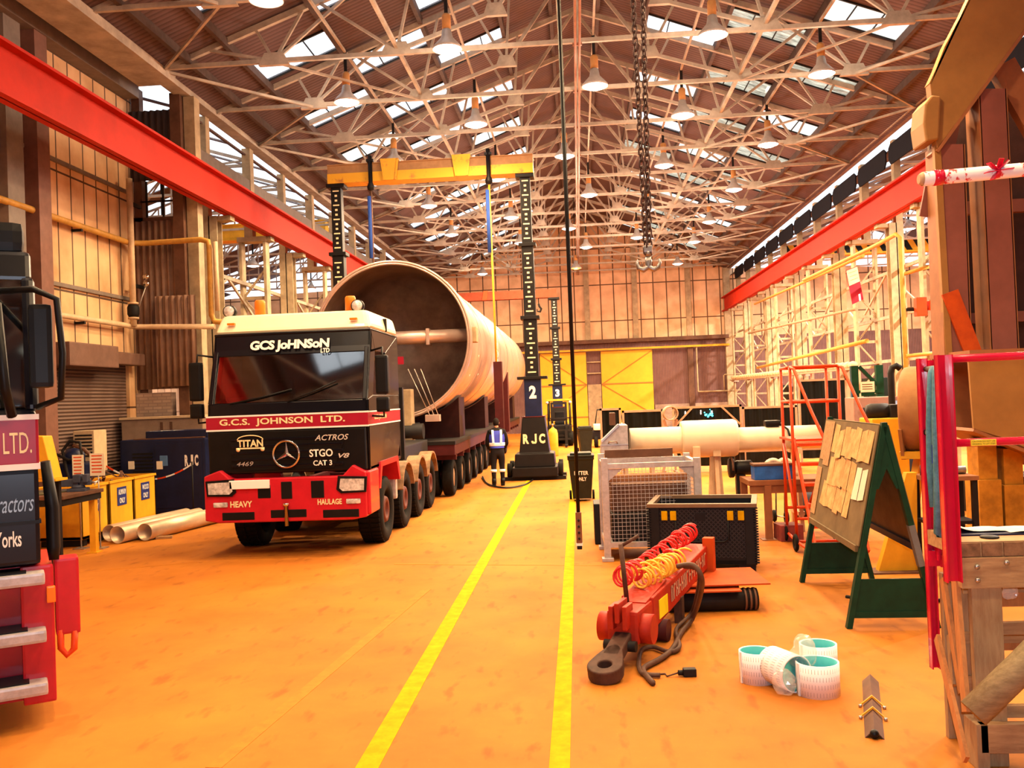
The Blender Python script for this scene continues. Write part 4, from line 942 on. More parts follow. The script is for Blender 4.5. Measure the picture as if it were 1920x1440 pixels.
# far gantry
yz = 44.0; p3 = at(1042, 650, yz); zt = at(1038, 558, yz).z
gantry_leg('farther black gantry leg numbered 3 before the yellow far door', p3.x, yz, zt, '3', False)
gantry_leg('far black gantry leg hidden beyond the cylinder', TX - (p3.x - TX), yz, zt, '', False)
fb = thing('far_gantry_beam', 'red-brown lifting beam across the far gantry legs before the gable wall', 'lifting beam', ((TX), yz, zt))
hl2 = p3.x - TX
obj('beam', MB().box(-hl2 - .2, hl2 + .15, -.2, .2, 0, .40), mat('red_brown_beam', (.30, .06, .03), .7, spec=.1), fb)
x = at(912, 555, yz).x - TX
obj('clamp', MB().prism([(x - .2, .0), (x + .02, .0), (x + .1, .45), (x - .12, .45)], -.24, -.2), M['orange'], fb)
p = at(1010, 570, yz); t = thing('crane_hook', 'small black hook hanging under the red-brown far lifting beam', 'hook', (p.x, yz - .05, zt))
obj('strap', MB().tube([(0, 0, 0), (0, 0, -.3)], .02, 8), M['mast'], t)
obj('hook', MB().tube([(0, 0, -.28), (.03, 0, -.4), (.12, 0, -.52), (.06, 0, -.66), (-.07, 0, -.64), (-.09, 0, -.52)], [.05, .05, .055, .055, .04, .02], 8), M['mast'], t)
# ============================================================ WORKER
M['overall'] = mat('dark_overalls', (.012, .010, .012), .85, var=.3, scale=6, spec=.2)
M['hivis'] = mat('blue_jacket_panel', (.05, .07, .55), .6, var=.1)
M['refl'] = mat('reflective_tape', (.92, .94, 1.0), .25, var=.0)
M['skin'] = mat('skin', (.55, .27, .16), .6, var=.08)
M['hair'] = mat('dark_hair', (.010, .006, .005), .8, spec=.2)
def skin_mesh(name, verts, edges, radii, root=0, sub=2):
    me = bpy.data.meshes.new(name); me.from_pydata(verts, edges, []); o = bpy.data.objects.new(name, me); COL.objects.link(o)
    m = o.modifiers.new('skin', 'SKIN'); m.use_smooth_shade = True
    for i, r_ in enumerate(radii):
        sv = me.skin_vertices[0].data[i]; sv.radius = r_ if isinstance(r_, tuple) else (r_, r_); sv.use_root = (i == root)
    s = o.modifiers.new('sub', 'SUBSURF'); s.levels = sub; s.render_levels = sub
    dg = bpy.context.evaluated_depsgraph_get(); out = bpy.data.meshes.new_from_object(o.evaluated_get(dg)); bpy.data.objects.remove(o)
    for p in out.polygons: p.use_smooth = True
    out.name = name; return out
def person():
    p = gr(935, 911); t = thing('person', 'worker seen from behind in dark overalls with white reflective braces, leaning towards the trailer', 'person', (p.x, p.y, 0), math.radians(8))
    # x right, y away; the back faces the camera
    Vt, E, R_ = [], [], []
    def n(x, y, z, r_, par=None):
        Vt.append((x, y, z)); R_.append(r_); i = len(Vt) - 1
        if par is not None: E.append((par, i))
        return i
    pel = n(0, 0, .93, (.165, .125)); wa = n(0, .01, 1.08, (.165, .115), pel); ch = n(0, .05, 1.28, (.195, .125), wa); sh = n(0, .08, 1.42, (.15, .095), ch); nk = n(0, .12, 1.53, (.062, .062), sh)
    for s in (-1, 1):
        a1 = n(s * .185, .08, 1.41, .075, sh); a2 = n(s * .235, .07, 1.26, .064, a1); a3 = n(s * .265, .10, 1.10, .052, a2); a4 = n(s * .215, .24, .98, .043, a3); a5 = n(s * .17, .33, .93, .036, a4)
        h1 = n(s * .095, 0, .86, .115, pel); h2 = n(s * .105, .01, .68, .098, h1); k = n(s * .11, .0 + .02 * s, .49, .075, h2); c = n(s * .115, -.02 + .03 * s, .33, .068, k); an = n(s * .115, -.02 + .04 * s, .10, .052, c)
    me = skin_mesh('body', Vt, E, R_); me.materials.append(M['overall']); obj('body', me, None, t)
    # head with face, ears, hair
    hd = bmesh.new(); bmesh.ops.create_uvsphere(hd, u_segments=20, v_segments=14, radius=1)
    for v in hd.verts:
        x, y, z = v.co; jaw = max(0, -z) * .25
        v.co = (x * .075 * (1 - jaw), y * .095 * (1 - jaw * .5) + .14 + .02 * jaw, z * .115 + 1.645)
    hm = MB().bm(hd, True); hm.sphere((0, .245, 1.635), .016, 8, (1, 1.2, 1.5)).tube([(-.022, .235, 1.59), (.022, .235, 1.59)], .006, 6)
    for s in (-1, 1): hm.sphere((s * .076, .135, 1.64), .022, 8, (.5, 1, 1.5)).sphere((s * .028, .225, 1.66), .009, 8)
    hm.tube([(0, .10, 1.48), (0, .12, 1.58)], [.058, .054], 14)
    ho = obj('head', hm, M['skin'], t)
    hh = bmesh.new(); bmesh.ops.create_uvsphere(hh, u_segments=20, v_segments=14, radius=1)
    for v in hh.verts:
        x, y, z = v.co
        if y > .35 and z < .45: z = max(z, .45); y = min(y, .62)
        v.co = (x * .083, y * .103 + .133, max(z, -.62) * .122 + 1.652)
    obj('hair', MB().bm(hh, True), M['hair'], t)
    # jacket back panel follows the shoulders
    jm = MB(); rows = []
    for z, hx, hy, yc in ((1.44, .17, .105, .08), (1.36, .205, .13, .065), (1.25, .215, .138, .05), (1.14, .20, .132, .03), (1.05, .19, .13, .015), (.99, .185, .135, .005)):
        rows.append([(hx * math.cos(q), yc + hy * math.sin(q), z) for q in [2 * PI * k / 28 for k in range(28)]])
    vs = [p_ for r_ in rows for p_ in r_]; fs = []
    for i in range(len(rows) - 1):
        for k in range(28): fs.append((i * 28 + k, i * 28 + (k + 1) % 28, i * 28 + 28 + (k + 1) % 28, i * 28 + 28 + k))
    jm.add(vs, fs, True); jo = obj('jacket', jm, M['hivis'], t)
    bd = MB(); bd.lathe([(1, 1.045), (1.02, 1.05), (1.02, 1.125), (1, 1.13)], (0, 0, 0), 'z', 36, closed=True)
    bd.v = [(x * .205, y * .142 + .024, z) for x, y, z in bd.v]; obj('waist_tape', bd, M['refl'], jo)
    for s in (-1, 1):
        b_ = MB(); pts = [(s * .10, -.115, 1.12), (s * .105, -.10, 1.25), (s * .11, -.075, 1.36), (s * .11, -.02, 1.445), (s * .11, .08, 1.475)]
        for a_, c_ in zip(pts[:-1], pts[1:]): b_.bar(a_, c_, .055, .012, up=(0, -1, .4))
        obj('brace_tape', b_, M['refl'], jo)
        tp = MB().tube([(s * .113, -.005 + .025 * s, .43), (s * .114, -.012 + .028 * s, .36)], .082, 18); obj('leg_tape', tp, M['refl'], t)
        bt = MB(); bt.rbox(s * .115 - .05, s * .115 + .05, -.08 + .04 * s, .19 + .04 * s, .0, .085, .025); bt.tube([(s * .115, -.02 + .04 * s, .06), (s * .115, -.02 + .04 * s, .2)], .062, 12); obj('boot', bt, M['black'], t)
        # hand: palm, four bent fingers, thumb
        hv, he, hr = [], [], []
        def m_(x, y, z, r_, par=None):
            hv.append((s * x, y, z)); hr.append(r_); i = len(hv) - 1
            if par is not None: he.append((par, i))
            return i
        w0 = m_(.17, .32, .935, .028); pm = m_(.155, .385, .905, .034, w0)
        for j, (dx, ln) in enumerate(((-.030, .075), (-.010, .085), (.010, .08), (.030, .062))):
            k0 = m_(.155 + dx, .42, .89, .012, pm); k1 = m_(.155 + dx, .42 + ln * .5, .872, .0095, k0); m_(.155 + dx, .42 + ln * .75, .845, .008, k1)
        th = m_(.125, .37, .90, .013, pm); m_(.105, .41, .88, .010, th)
        hm_ = skin_mesh('hand', hv, he, hr, 0, 1); hm_.materials.append(M['skin']); obj('hand', hm_, None, t)
    return t
person()
# hoses on the floor by the worker
def cable(name, label, cat, pts, r, m, n=8, sub=6, **k):
    """a smooth curve through points laid on the floor"""
    P_ = [V(p) for p in pts]; out = []
    for i in range(len(P_) - 1):
        a_, b_, c_, d_ = P_[max(i - 1, 0)], P_[i], P_[i + 1], P_[min(i + 2, len(P_) - 1)]
        for j in range(sub):
            q = j / sub; out.append(.5 * ((2 * b_) + (c_ - a_) * q + (2 * a_ - 5 * b_ + 4 * c_ - d_) * q * q + (3 * b_ - a_ - 3 * c_ + d_) * q ** 3))
    out.append(P_[-1]); return obj(name, MB().tube(out, r, n), m, None, label, cat, **k)
fl_ = lambda px, py, z=.025: (lambda g_: (g_.x, g_.y, z))(gr(px, py))
cable('floor_hose', 'black hose looping over the floor from the trailer past the worker to the gantry leg', 'hose', [fl_(905, 895), fl_(912, 907), fl_(930, 914), fl_(955, 916), fl_(985, 910), fl_(998, 902), fl_(1000, 898)], .022, M['black'])
cable('floor_hose', 'thin black cable lying beside the looping hose at the worker\'s feet', 'cable', [fl_(903, 897), fl_(915, 910), fl_(940, 916.5), fl_(975, 914), fl_(992, 907)], .012, M['black'])
# ============================================================ FORK TRUCK, GAS BOTTLE, WHEELIE BINS
def forklift():
    p = gr(1050, 838); t = thing('forklift', 'yellow and black forklift parked before the far yellow door', 'forklift', (p.x, p.y + .5, 0))
    obj('chassis', MB().rbox(-.55, .55, 0, 1.9, .25, .95, .06), M['dark'], t)
    obj('counterweight', MB().rbox(-.52, .52, 1.4, 2.2, .3, 1.1, .1), M['yellow'], t)
    g = MB()
    for s in (-1, 1): g.tube([(s * .50, .05, .9), (s * .48, .3, 2.05), (s * .48, 1.5, 2.05), (s * .5, 1.7, 1.0)], .04, 8)
    for y in (.35, .65, .95, 1.25): g.box(-.48, .48, y, y + .04, 2.03, 2.08)
    obj('overhead_guard', g, M['dark'], t); obj('guard_edge', MB().box(-.55, .55, .22, .32, 2.05, 2.14), M['yellow'], t)
    ms = MB()
    for s in (-1, 1): ms.box(s * .32 - .05, s * .32 + .05, -.28, -.12, .1, 2.0)
    for z in (.5, 1.2, 1.95): ms.box(-.32, .32, -.25, -.15, z - .05, z + .05)
    obj('mast', ms, M['dark'], t)
    obj('carriage', MB().box(-.5, .5, -.36, -.29, .3, .38).box(-.5, .5, -.36, -.29, .7, .78).box(-.48, -.44, -.35, -.31, .78, 1.3).box(.44, .48, -.35, -.31, .78, 1.3).box(-.48, .48, -.35, -.31, 1.26, 1.3), M['dark'], t)
    for s in (-1, 1): obj('fork', MB().box(s * .3 - .06, s * .3 + .06, -1.3, -.3, .06, .12).box(s * .3 - .06, s * .3 + .06, -.41, -.36, .06, .75), M['dark'], t)
    for s in (-1, 1):
        for y, r_ in ((.2, .33), (1.75, .27)):
            obj('wheel', MB().lathe([(r_ * .5, -.12), (r_ - .03, -.12), (r_, -.08), (r_, .08), (r_ - .03, .12), (r_ * .5, .12)], (s * .48, y, r_), 'x', 24, closed=True).lathe([(0, -.06), (r_ * .52, -.06), (r_ * .52, .06), (0, .06)], (s * .48, y, r_), 'x', 16), M['rubber'], t)
    obj('seat', MB().rbox(-.22, .22, .8, 1.25, .95, 1.1, .04).rbox(-.22, .22, 1.2, 1.32, 1.05, 1.55, .04), M['black'], t)
    for s in (-1, 1): obj('headlamp', MB().lathe([(0, -.05), (.06, -.03), (.07, .03), (0, .03)], (s * .52, .22, 1.98), 'y', 14), M['lampglass'], t)
    return t
forklift()
p = gr(1043, 843); t = thing('gas_bottle', 'rounded yellow gas bottle standing beside the numbered gantry leg', 'gas bottle', (p.x, p.y - 4, 0))
obj('bottle', MB().lathe([(0, .0), (.17, .0), (.19, .04), (.19, .85), (.15, 1.0), (.06, 1.06), (.04, 1.1), (0, 1.1)], (0, 0, 0), 'z', 24), M['yellow'], t)
obj('valve', MB().lathe([(0, 1.08), (.03, 1.08), (.03, 1.18), (.05, 1.19), (.05, 1.22), (0, 1.22)], (0, 0, 0), 'z', 12), M['steel'], t)
M['bin_green'] = mat('bin_dark_green', (.014, .017, .011), .55, var=.2, spec=.2)
def wheelie(label, x, y, rz, lidm, lettered):
    t = thing('wheelie_bin', label, 'bin', (x, y, 0), rz)
    vs = []
    for z, hx, hy, yc in ((.06, .20, .24, 0), (.16, .205, .25, 0), (.90, .27, .33, 0), (.905, .285, .345, 0), (.96, .285, .345, 0)):
        vs += [(-hx, yc - hy, z), (hx, yc - hy, z), (hx, yc + hy, z), (-hx, yc + hy, z)]
    fs = [(3, 2, 1, 0), (16, 17, 18, 19)]
    for k in range(4):
        for i in range(4): fs.append((k * 4 + i, k * 4 + (i + 1) % 4, k * 4 + 4 + (i + 1) % 4, k * 4 + 4 + i))
    b_ = MB().add(vs, fs); bo = obj('bin_body', b_, M['bin_green'], t, bevel=.02)
    l = MB(); l.rbox(-.29, .29, -.36, .33, .96, 1.0, .015).rbox(-.23, .23, -.28, .26, .99, 1.05, .03); obj('lid', l, lidm, t)
    obj('handle', MB().tube([(-.2, .36, .95), (-.2, .44, 1.0), (.2, .44, 1.0), (.2, .36, .95)], .018, 8), M['black'], t)
    for s in (-1, 1): obj('wheel', MB().lathe([(0, -.025), (.10, -.025), (.10, .025), (0, .025)], (s * .25, .26, .10), 'x', 20), M['rubber'], t)
    if lettered:
        text('LITTER', .30, .085, MX.Translation((.0, -.318, .62)) @ MX.Rotation(.11, 4, 'X') @ FRONT, M['wletter'], bo, bold=.02)
        text('ONLY', .22, .085, MX.Translation((.0, -.300, .49)) @ MX.Rotation(.11, 4, 'X') @ FRONT, M['wletter'], bo, bold=.02)
    return t
p = gr(1092, 941); wheelie('dark wheelie bin lettered LITTER ONLY beside the right yellow line', p.x, p.y + .3, 0, M['bin_green'], True)
p = gr(1098, 849); wheelie('plain dark wheelie bin standing farther back, before the welding screens', p.x, p.y, .15, M['bin_green'], False)
# ============================================================ LEFT SIDE: pipes, bins, generator, bench
M['pipe_y'] = mat('ochre_pipe', (.62, .32, .06), .5, var=.15)
M['pipe_c'] = mat('cream_pipe', (.70, .50, .30), .5, var=.12)
X0 = -10.12
z1, z2 = XZ = (at(150, 430, 18.31).z, at(150, 600, 18.2).z)
yc = 20.22
e = at(385, 455, 20.0); d2 = at(385, 590, 20.0); b2 = at(405, 612, 20.0)
t = thing('wall_pipe', 'ochre upper pipe along the left wall that bends down beside the corrugated sheets', 'pipe', (X0, 8, z1))
o = obj('pipe', MB().tube([(0, 0, 0), (0, yc - 8 - .3, 0), (.06, yc - 8.1, 0), (.35, yc - 8, 0), (e.x - X0 - .2, yc - 8, .02), (e.x - X0 - .03, yc - 8, -.03), (e.x - X0, yc - 8, -.2), (e.x - X0, yc - 8, d2.z - z1), (e.x - X0 + .06, yc - 8, d2.z - z1 - .14), (e.x - X0 + .4, yc - 8, d2.z - z1 - .18)], .065, 12), M['pipe_y'], t)
obj('parallel_pipe', MB().tube([(e.x - X0 + .15, yc - 8.02, -.05), (e.x - X0 + .15, yc - 8.02, d2.z - z1 + .1)], .05, 10), M['pipe_c'], t)
for y in (1, 4, 7, 10): obj('bracket', MB().box(-.19, .04, y - .03, y + .03, -.11, -.06), M['dark'], t)
t = thing('wall_pipe', 'pale lower pipe along the left wall passing over the shutter box', 'pipe', (X0, 8, z2))
obj('pipe', MB().tube([(0, 0, .02), (0, yc - 8.35, 0), (.08, yc - 8.1, -.01), (.4, yc - 8.05, -.02), (1.9, yc - 8.05, -.08)], .06, 12), M['pipe_c'], t)
for y in (1, 4, 7, 10): obj('bracket', MB().box(-.19, .04, y - .03, y + .03, -.11, -.055), M['dark'], t)
p, q = at(242, 335, 19.95), at(246, 612, 19.95)
t = thing('riser_pipe', 'upright pale pipe with a dark valve in front of the corrugated wall corner', 'pipe', (p.x, 19.95, 0))
obj('pipe', MB().tube([(0, 0, q.z), (0, 0, p.z)], .07, 12), M['pipe_c'], t)
v = at(245, 583, 19.95).z
obj('valve', MB().lathe([(0, v - .14), (.10, v - .14), (.13, v - .08), (.13, v + .08), (.10, v + .14), (0, v + .14)], (0, 0, 0), 'z', 16), M['dark'], t)
for z in (v - .17, v + .17): obj('flange', MB().lathe([(0, z - .02), (.12, z - .02), (.12, z + .02), (0, z + .02)], (0, 0, 0), 'z', 16), M['pipe_c'], t)
obj('bracket', MB().box(-.03, .03, 0, .5, p.z - .6, p.z - .52), M['dark'], t); obj('bracket', MB().box(-.03, .03, 0, .5, q.z + .9, q.z + .98), M['dark'], t)
p, q = at(277, 528, 20.3), at(253, 600, 20.3)
t = thing('work_light', 'small twin work light on a thin pole clamped before the corrugated sheets', 'lamp', (q.x, 20.28, q.z))
obj('pole', MB().tube([(0, .2, 0), (0, 0, 0), (p.x - q.x, 0, p.z - q.z)], .015, 6), M['steel'], t)
for dz in (-.06, .10): obj('lamp_head', MB().lathe([(0, -.06), (.07, -.06), (.05, .04), (0, .06)], (p.x - q.x, -.02, p.z - q.z + dz), 'y', 14), M['chrome'], t)
# roller shutter surroundings: louvred heater on the wall
p = at(108, 795, 17.75)
t = thing('louvred_heater', 'small beige louvred box at the foot of the brown shutter', 'heater', (max(p.x, -10.05), 17.75, 0))
obj('casing', MB().rbox(-.22, .22, 0, .5, 1.1, 1.95, .02).box(-.18, .18, .05, .45, 0, 1.1), M['pipe_c'], t)
m = MB()
for k in range(7): m.box(-.18, .18, -.012, .01, 1.42 + k * .07, 1.45 + k * .07)
obj('louvres', m, M['dark'], t)
# grey cabinet and blue generator
M['tan'] = mat('tan_cabinet', (.34, .22, .15), .6, var=.12)
a_, b_ = at(162, 790, 19.7), at(382, 780, 19.7)
t = thing('steel_cabinet', 'long tan steel cabinet behind the blue generator, before the brick wall', 'cabinet', ((b_.x - 10.22) / 2, 19.62, 0))
hw = (b_.x + 10.22) / 2
obj('casing', MB().rbox(-hw, hw, 0, .65, 0, a_.z, .02), M['tan'], t)
obj('top', MB().box(-hw - .03, hw + .03, -.04, .68, a_.z, a_.z + .05), M['pipe_c'], t)
for x in (-hw + .9, hw - .75): obj('strap', MB().box(x, x + .06, -.012, .0, a_.z - .45, a_.z - .08), M['brown'], t)
a_, b_ = at(224, 826, 18.7), at(384, 818, 18.7)
gw = (b_.x - a_.x) / 2; gx = (a_.x + b_.x) / 2; gz = a_.z
t = thing('generator', 'dark blue generator set lettered RJC beside the truck\'s left side', 'generator', (gx, 18.7, 0))
o = obj('canopy', MB().rbox(-gw, gw, 0, .85, .12, gz, .04), M['navy'], t)
obj('upper_canopy', MB().rbox(-gw + .5, gw, .15, .8, gz - .02, gz + .17, .03), M['navy'], t)
obj('lip', MB().box(-gw + .3, gw - .05, .02, .8, gz - .005, gz + .02), M['brown'], t)
obj('skid', MB().box(-gw + .05, gw - .05, .02, .8, 0, .13), M['dark'], t)
m = MB()
for k in range(12): m.box(-gw + .28, -gw + .72, -.015, .01, .55 + k * .075, .585 + k * .075)
obj('louvres', m, M['black'], o)
obj('door', MB().rbox(-gw + .78, gw - .08, -.012, .01, .22, gz - .1, .01), M['navy'], o)
rjc(.30, .24, MX.Translation((gw - .30, -.014, 1.22)) @ FRONT, M['wletter'], o)
obj('gauge_panel', MB().rbox(-gw + .88, -gw + 1.05, -.02, .0, 1.12, 1.34, .01), mat('gauge_blue', (.10, .22, .45), .3), o)
for px in (245, 298):
    p = at(px, 873, 18.65); obj('tag', MB().box(p.x - gx - .065, p.x - gx + .065, -.025, -.012, p.z - .08, p.z + .09), M['paper'], o)
# barrier tape sagging in front of the generator
p0, p1, p2 = at(196, 872, 18.2), at(285, 897, 18.2), at(360, 870, 18.2)
t = thing('barrier_tape', 'red and white barrier tape sagging before the blue generator', 'tape', (p1.x, 18.2, 0))
pts = []
for k in range(21):
    q = k / 20; x = p0.x + (p2.x - p0.x) * q; zz = p0.z + (p2.z - p0.z) * q - (p0.z - p1.z) * 4 * q * (1 - q); pts.append((x - p1.x, 0, zz))
for k in range(0, 20, 2):
    obj('tape', MB().bar(pts[k], pts[k + 1], .012, .03), M['white'] if (k // 2) % 2 else M['orange'], t); 
    obj('tape', MB().bar(pts[k + 1], pts[k + 2], .012, .03), M['white'] if (k // 2) % 2 else M['orange'], t)
for q in (pts[0], pts[-1]): obj('stake', MB().tube([(q[0], .0, 0), (q[0], .0, q[2] + .05)], .015, 8), M['dark'], t)
# three yellow scrap bins in a row, faces to the aisle
M['skip'] = mat('scrap_bin_yellow', (.80, .38, .02), .5, var=.12, scale=2)
M['sign_blue'] = mat('sign_blue', (.02, .03, .15), .5, var=.02)
for k, (y, label, w1) in enumerate(((15.05, 'nearest yellow scrap bin, half hidden behind the green-topped work bench', 'STEEL'), (16.0, 'middle yellow scrap bin, signed ALUMINIUM ONLY, behind the pipes', 'ALUMINIUM'), (16.92, 'farthest yellow scrap bin, signed WOOD ONLY, beside the blue generator', 'WOOD'))):
    t = thing('scrap_bin', label, 'scrap bin', (-8.60, y, 0), 0, 'yellow scrap bins along the left wall')
    m = MB(); L_ = .88
    for a0, a1, b0, b1 in ((-.04, 0, 0, L_), (-.84, -.80, 0, L_), (-.84, 0, 0, .04), (-.84, 0, L_ - .04, L_)): m.box(a0, a1, b0, b1, .12, 1.02)
    m.box(-.84, 0, 0, L_, .12, .18)
    o = obj('bin_body', m, M['skip'], t, bevel=.006)
    obj('rim', MB().box(-.06, .02, -.01, L_ + .01, 1.0, 1.04).box(-.86, -.78, -.01, L_ + .01, 1.0, 1.04).box(-.78, -.06, -.01, .03, 1.0, 1.04).box(-.78, -.06, L_ - .03, L_ + .01, 1.0, 1.04), M['skip'], o)
    for y_ in (.1, L_ - .22): obj('foot', MB().box(-.8, -.04, y_, y_ + .12, 0, .12), M['dark'], t)
    pl = obj('sign', MB().box(0, .008, L_ / 2 - .17, L_ / 2 + .17, .56, .90), M['sign_blue'], o)
    text(w1, .26, .10, MX.Translation((.008, L_ / 2, .81)) @ side(1), M['wletter'], pl, bold=.01)
    text('ONLY', .20, .10, MX.Translation((.008, L_ / 2, .65)) @ side(1), M['wletter'], pl, bold=.01)
    m = MB(); r3 = random.Random(k)
    for i in range(5):
        a0, a1 = V((r3.uniform(-.7, -.1), r3.uniform(.1, .8), .7)), V((r3.uniform(-.7, -.1), r3.uniform(.1, .8), r3.uniform(1.0, 1.2)))
        m.bar(a0, a1, .05, .02)
    s_ = obj('scrap', m, M['brown'], t); s_['kind'] = 'stuff'
# three steel pipes on the floor
def loose_pipe(label, p, q, r_):
    p, q = V((p[0], p[1], 0)), V((q[0], q[1], 0)); d = q - p; L_ = d.length
    m = MB().lathe([(r_, 0), (r_, L_), (r_ - .012, L_), (r_ - .012, 0)], (0, 0, r_), 'y', 40, closed=True)
    t = obj('steel_pipe', m, M['alu'], None, label, 'pipe', 'loose pipes on the floor by the truck', loc=(p.x, p.y, 0), rz=-math.atan2(d.x, d.y))
    return t
M['alu'] = mat('dull_aluminium', (.80, .62, .42), .38, metal=.45, var=.1, scale=3)
loose_pipe('open steel pipe on the floor, rightmost of three and nearest the truck', (-7.76, 15.6), (-7.35, 17.9), .155)
loose_pipe('open steel pipe on the floor, middle of three, its mouth the nearest', (-8.13, 15.35), (-7.72, 17.8), .155)
loose_pipe('open steel pipe on the floor, leftmost of three, half behind the bench leg', (-8.42, 15.62), (-8.02, 17.9), .150)
p = gr(298, 1012); obj('wood_block', MB().rbox(-.14, .14, -.05, .05, 0, .045, .006), M['wood'], None, 'short wooden block wedged against the rightmost loose pipe', 'wood block', loc=(p.x + .04, p.y + .12, 0), rz=.3)
# work bench with a vice
t = thing('work_bench', 'steel work bench with yellow legs beside the left truck, a vice on it', 'bench', (-8.05, 13.5, 0))
M['greentop'] = mat('green_grey_plate', (.12, .11, .06), .6, var=.2)
obj('bench_top', MB().rbox(-1.6, .08, -.05, 1.15, .98, 1.04, .01), M['brown'], t)
obj('cover_plate', MB().box(-1.4, -.3, .2, 1.0, 1.04, 1.055), M['greentop'], t)
for x, y in ((-.12, .05), (0, .95), (-1.5, .05), (-1.5, .95)): 
    l = obj('leg', MB().box(x - .05, x + .05, y - .05, y + .05, .02, .98), M['skip'], t); obj('foot_plate', MB().box(x - .09, x + .09, y - .09, y + .09, 0, .02), M['skip'], l)
obj('apron', MB().box(-1.55, .06, -.04, 0, .88, .98).box(.02, .06, 0, 1.1, .88, .98), M['dark'], t)
obj('angle_bar', MB().bar((-1.2, .4, 1.07), (-.15, .75, 1.07), .06, .03), M['steel'], t)
t = thing('bench_vice', 'dark blue-grey bench vice at the end of the steel work bench', 'vice', (-8.18, 14.25, 1.04), .25)
M['vice'] = mat('vice_blue_grey', (.06, .07, .11), .45, var=.2)
obj('base', MB().rbox(-.14, .14, -.14, .14, 0, .05, .01).lathe([(0, .05), (.11, .05), (.09, .1), (0, .1)], (0, 0, 0), 'z', 16), M['vice'], t)
obj('body', MB().rbox(-.38, .02, -.07, .07, .08, .2, .02).rbox(-.06, .06, -.10, .10, .14, .27, .02), M['vice'], t)
obj('jaw', MB().rbox(.09, .16, -.10, .10, .14, .27, .015).rbox(.02, .20, -.05, .05, .09, .17, .01), M['vice'], t)
obj('screw', MB().tube([(.18, 0, .13), (.30, 0, .13)], .02, 10).tube([(.28, -.13, .10), (.28, .13, .16)], .01, 8), M['steel'], t)
# blue welding machine with hoses and two notice cards
p = at(118, 870, 16.2)
t = thing('welding_machine', 'dark blue welding machine with looped hoses behind the work bench', 'machine', (-9.78, 16.85, 0))
obj('casing', MB().rbox(-.40, .30, -.1, .6, .25, 1.35, .04), M['navy'], t)
obj('dome', MB().lathe([(.20, 1.34), (.20, 1.52), (.12, 1.62), (0, 1.64)], (-.02, .1, 0), 'z', 18), M['navy'], t)
obj('hose', MB().tube([(-.35, -.12, 1.35), (-.2, -.22, 1.55), (.05, -.2, 1.42), (.28, -.15, 1.5), (.22, -.1, 1.75), (.02, -.1, 1.78), (-.1, -.15, 1.6), (.0, -.2, 1.2), (.12, -.2, .8)], .03, 8), M['dark'], t)
obj('hose', MB().tube([(.1, -.12, 1.7), (.3, -.1, 1.62), (.5, .1, 1.3), (.55, .2, .9)], .035, 8), M['brown'], t)
for x in (-.3, .2): obj('wheel', MB().lathe([(0, -.03), (.12, -.03), (.12, .03), (0, .03)], (x, -.1, .12), 'y', 16), M['rubber'], t)
obj('undercarriage', MB().box(-.38, .28, -.08, .55, .12, .26), M['dark'], t)
for k, (px, y0, y1, wd, lab) in enumerate(((146, 853, 898, .20, 'tall cream notice card leaning left on a thin stand behind the vice'), (182, 850, 892, .26, 'square orange-cream notice card on a thin stand behind the vice'))):
    a_, b_ = at(px, y0, 14.85), at(px, y1, 14.85)
    t = thing('notice_card', lab, 'notice', (a_.x, 14.85, 0))
    o = obj('card', MB().box(-wd / 2, wd / 2, -.008, 0, b_.z, a_.z), M['paper'], t)
    m = MB()
    for i in range(6): m.box(-wd * .38, wd * .34 * (1 - .1 * (i % 3)), -.010, -.008, a_.z - .05 - i * .055, a_.z - .03 - i * .055)
    obj('print_lines', m, M['orange'], o)
    obj('stand', MB().tube([(0, .02, 0), (0, .02, a_.z - .05)], .012, 6).box(-.1, .1, -.08, .12, 0, .02), M['steel'], t)
# tipped yellow hopper plate beside the parked truck
a_, b_, c_, d_ = at(66, 815, 11.5), at(80, 818, 11.5), at(100, 898, 11.5), at(72, 908, 11.5)
t = thing('yellow_hopper', 'tapering yellow hopper standing just behind the left truck\'s corner', 'hopper', (b_.x, 11.5, 0))
bx = b_.x
m = MB(); m.prism([(a_.x - bx - .6, a_.z), (b_.x - bx, b_.z), (c_.x - bx, c_.z), (a_.x - bx - .5, c_.z)], 0, .22, 'xz')
obj('hopper_body', m, M['skip'], t, bevel=.01)
obj('flange', MB().box(a_.x - bx - .55, c_.x - bx + .05, -.03, .25, c_.z - .03, c_.z), M['skip'], t)
for x in (-.55, .08):
    for y in (.04, .18): obj('leg', MB().box(x - .03, x + .03, y - .03, y + .03, 0, c_.z - .03), M['dark'], t)
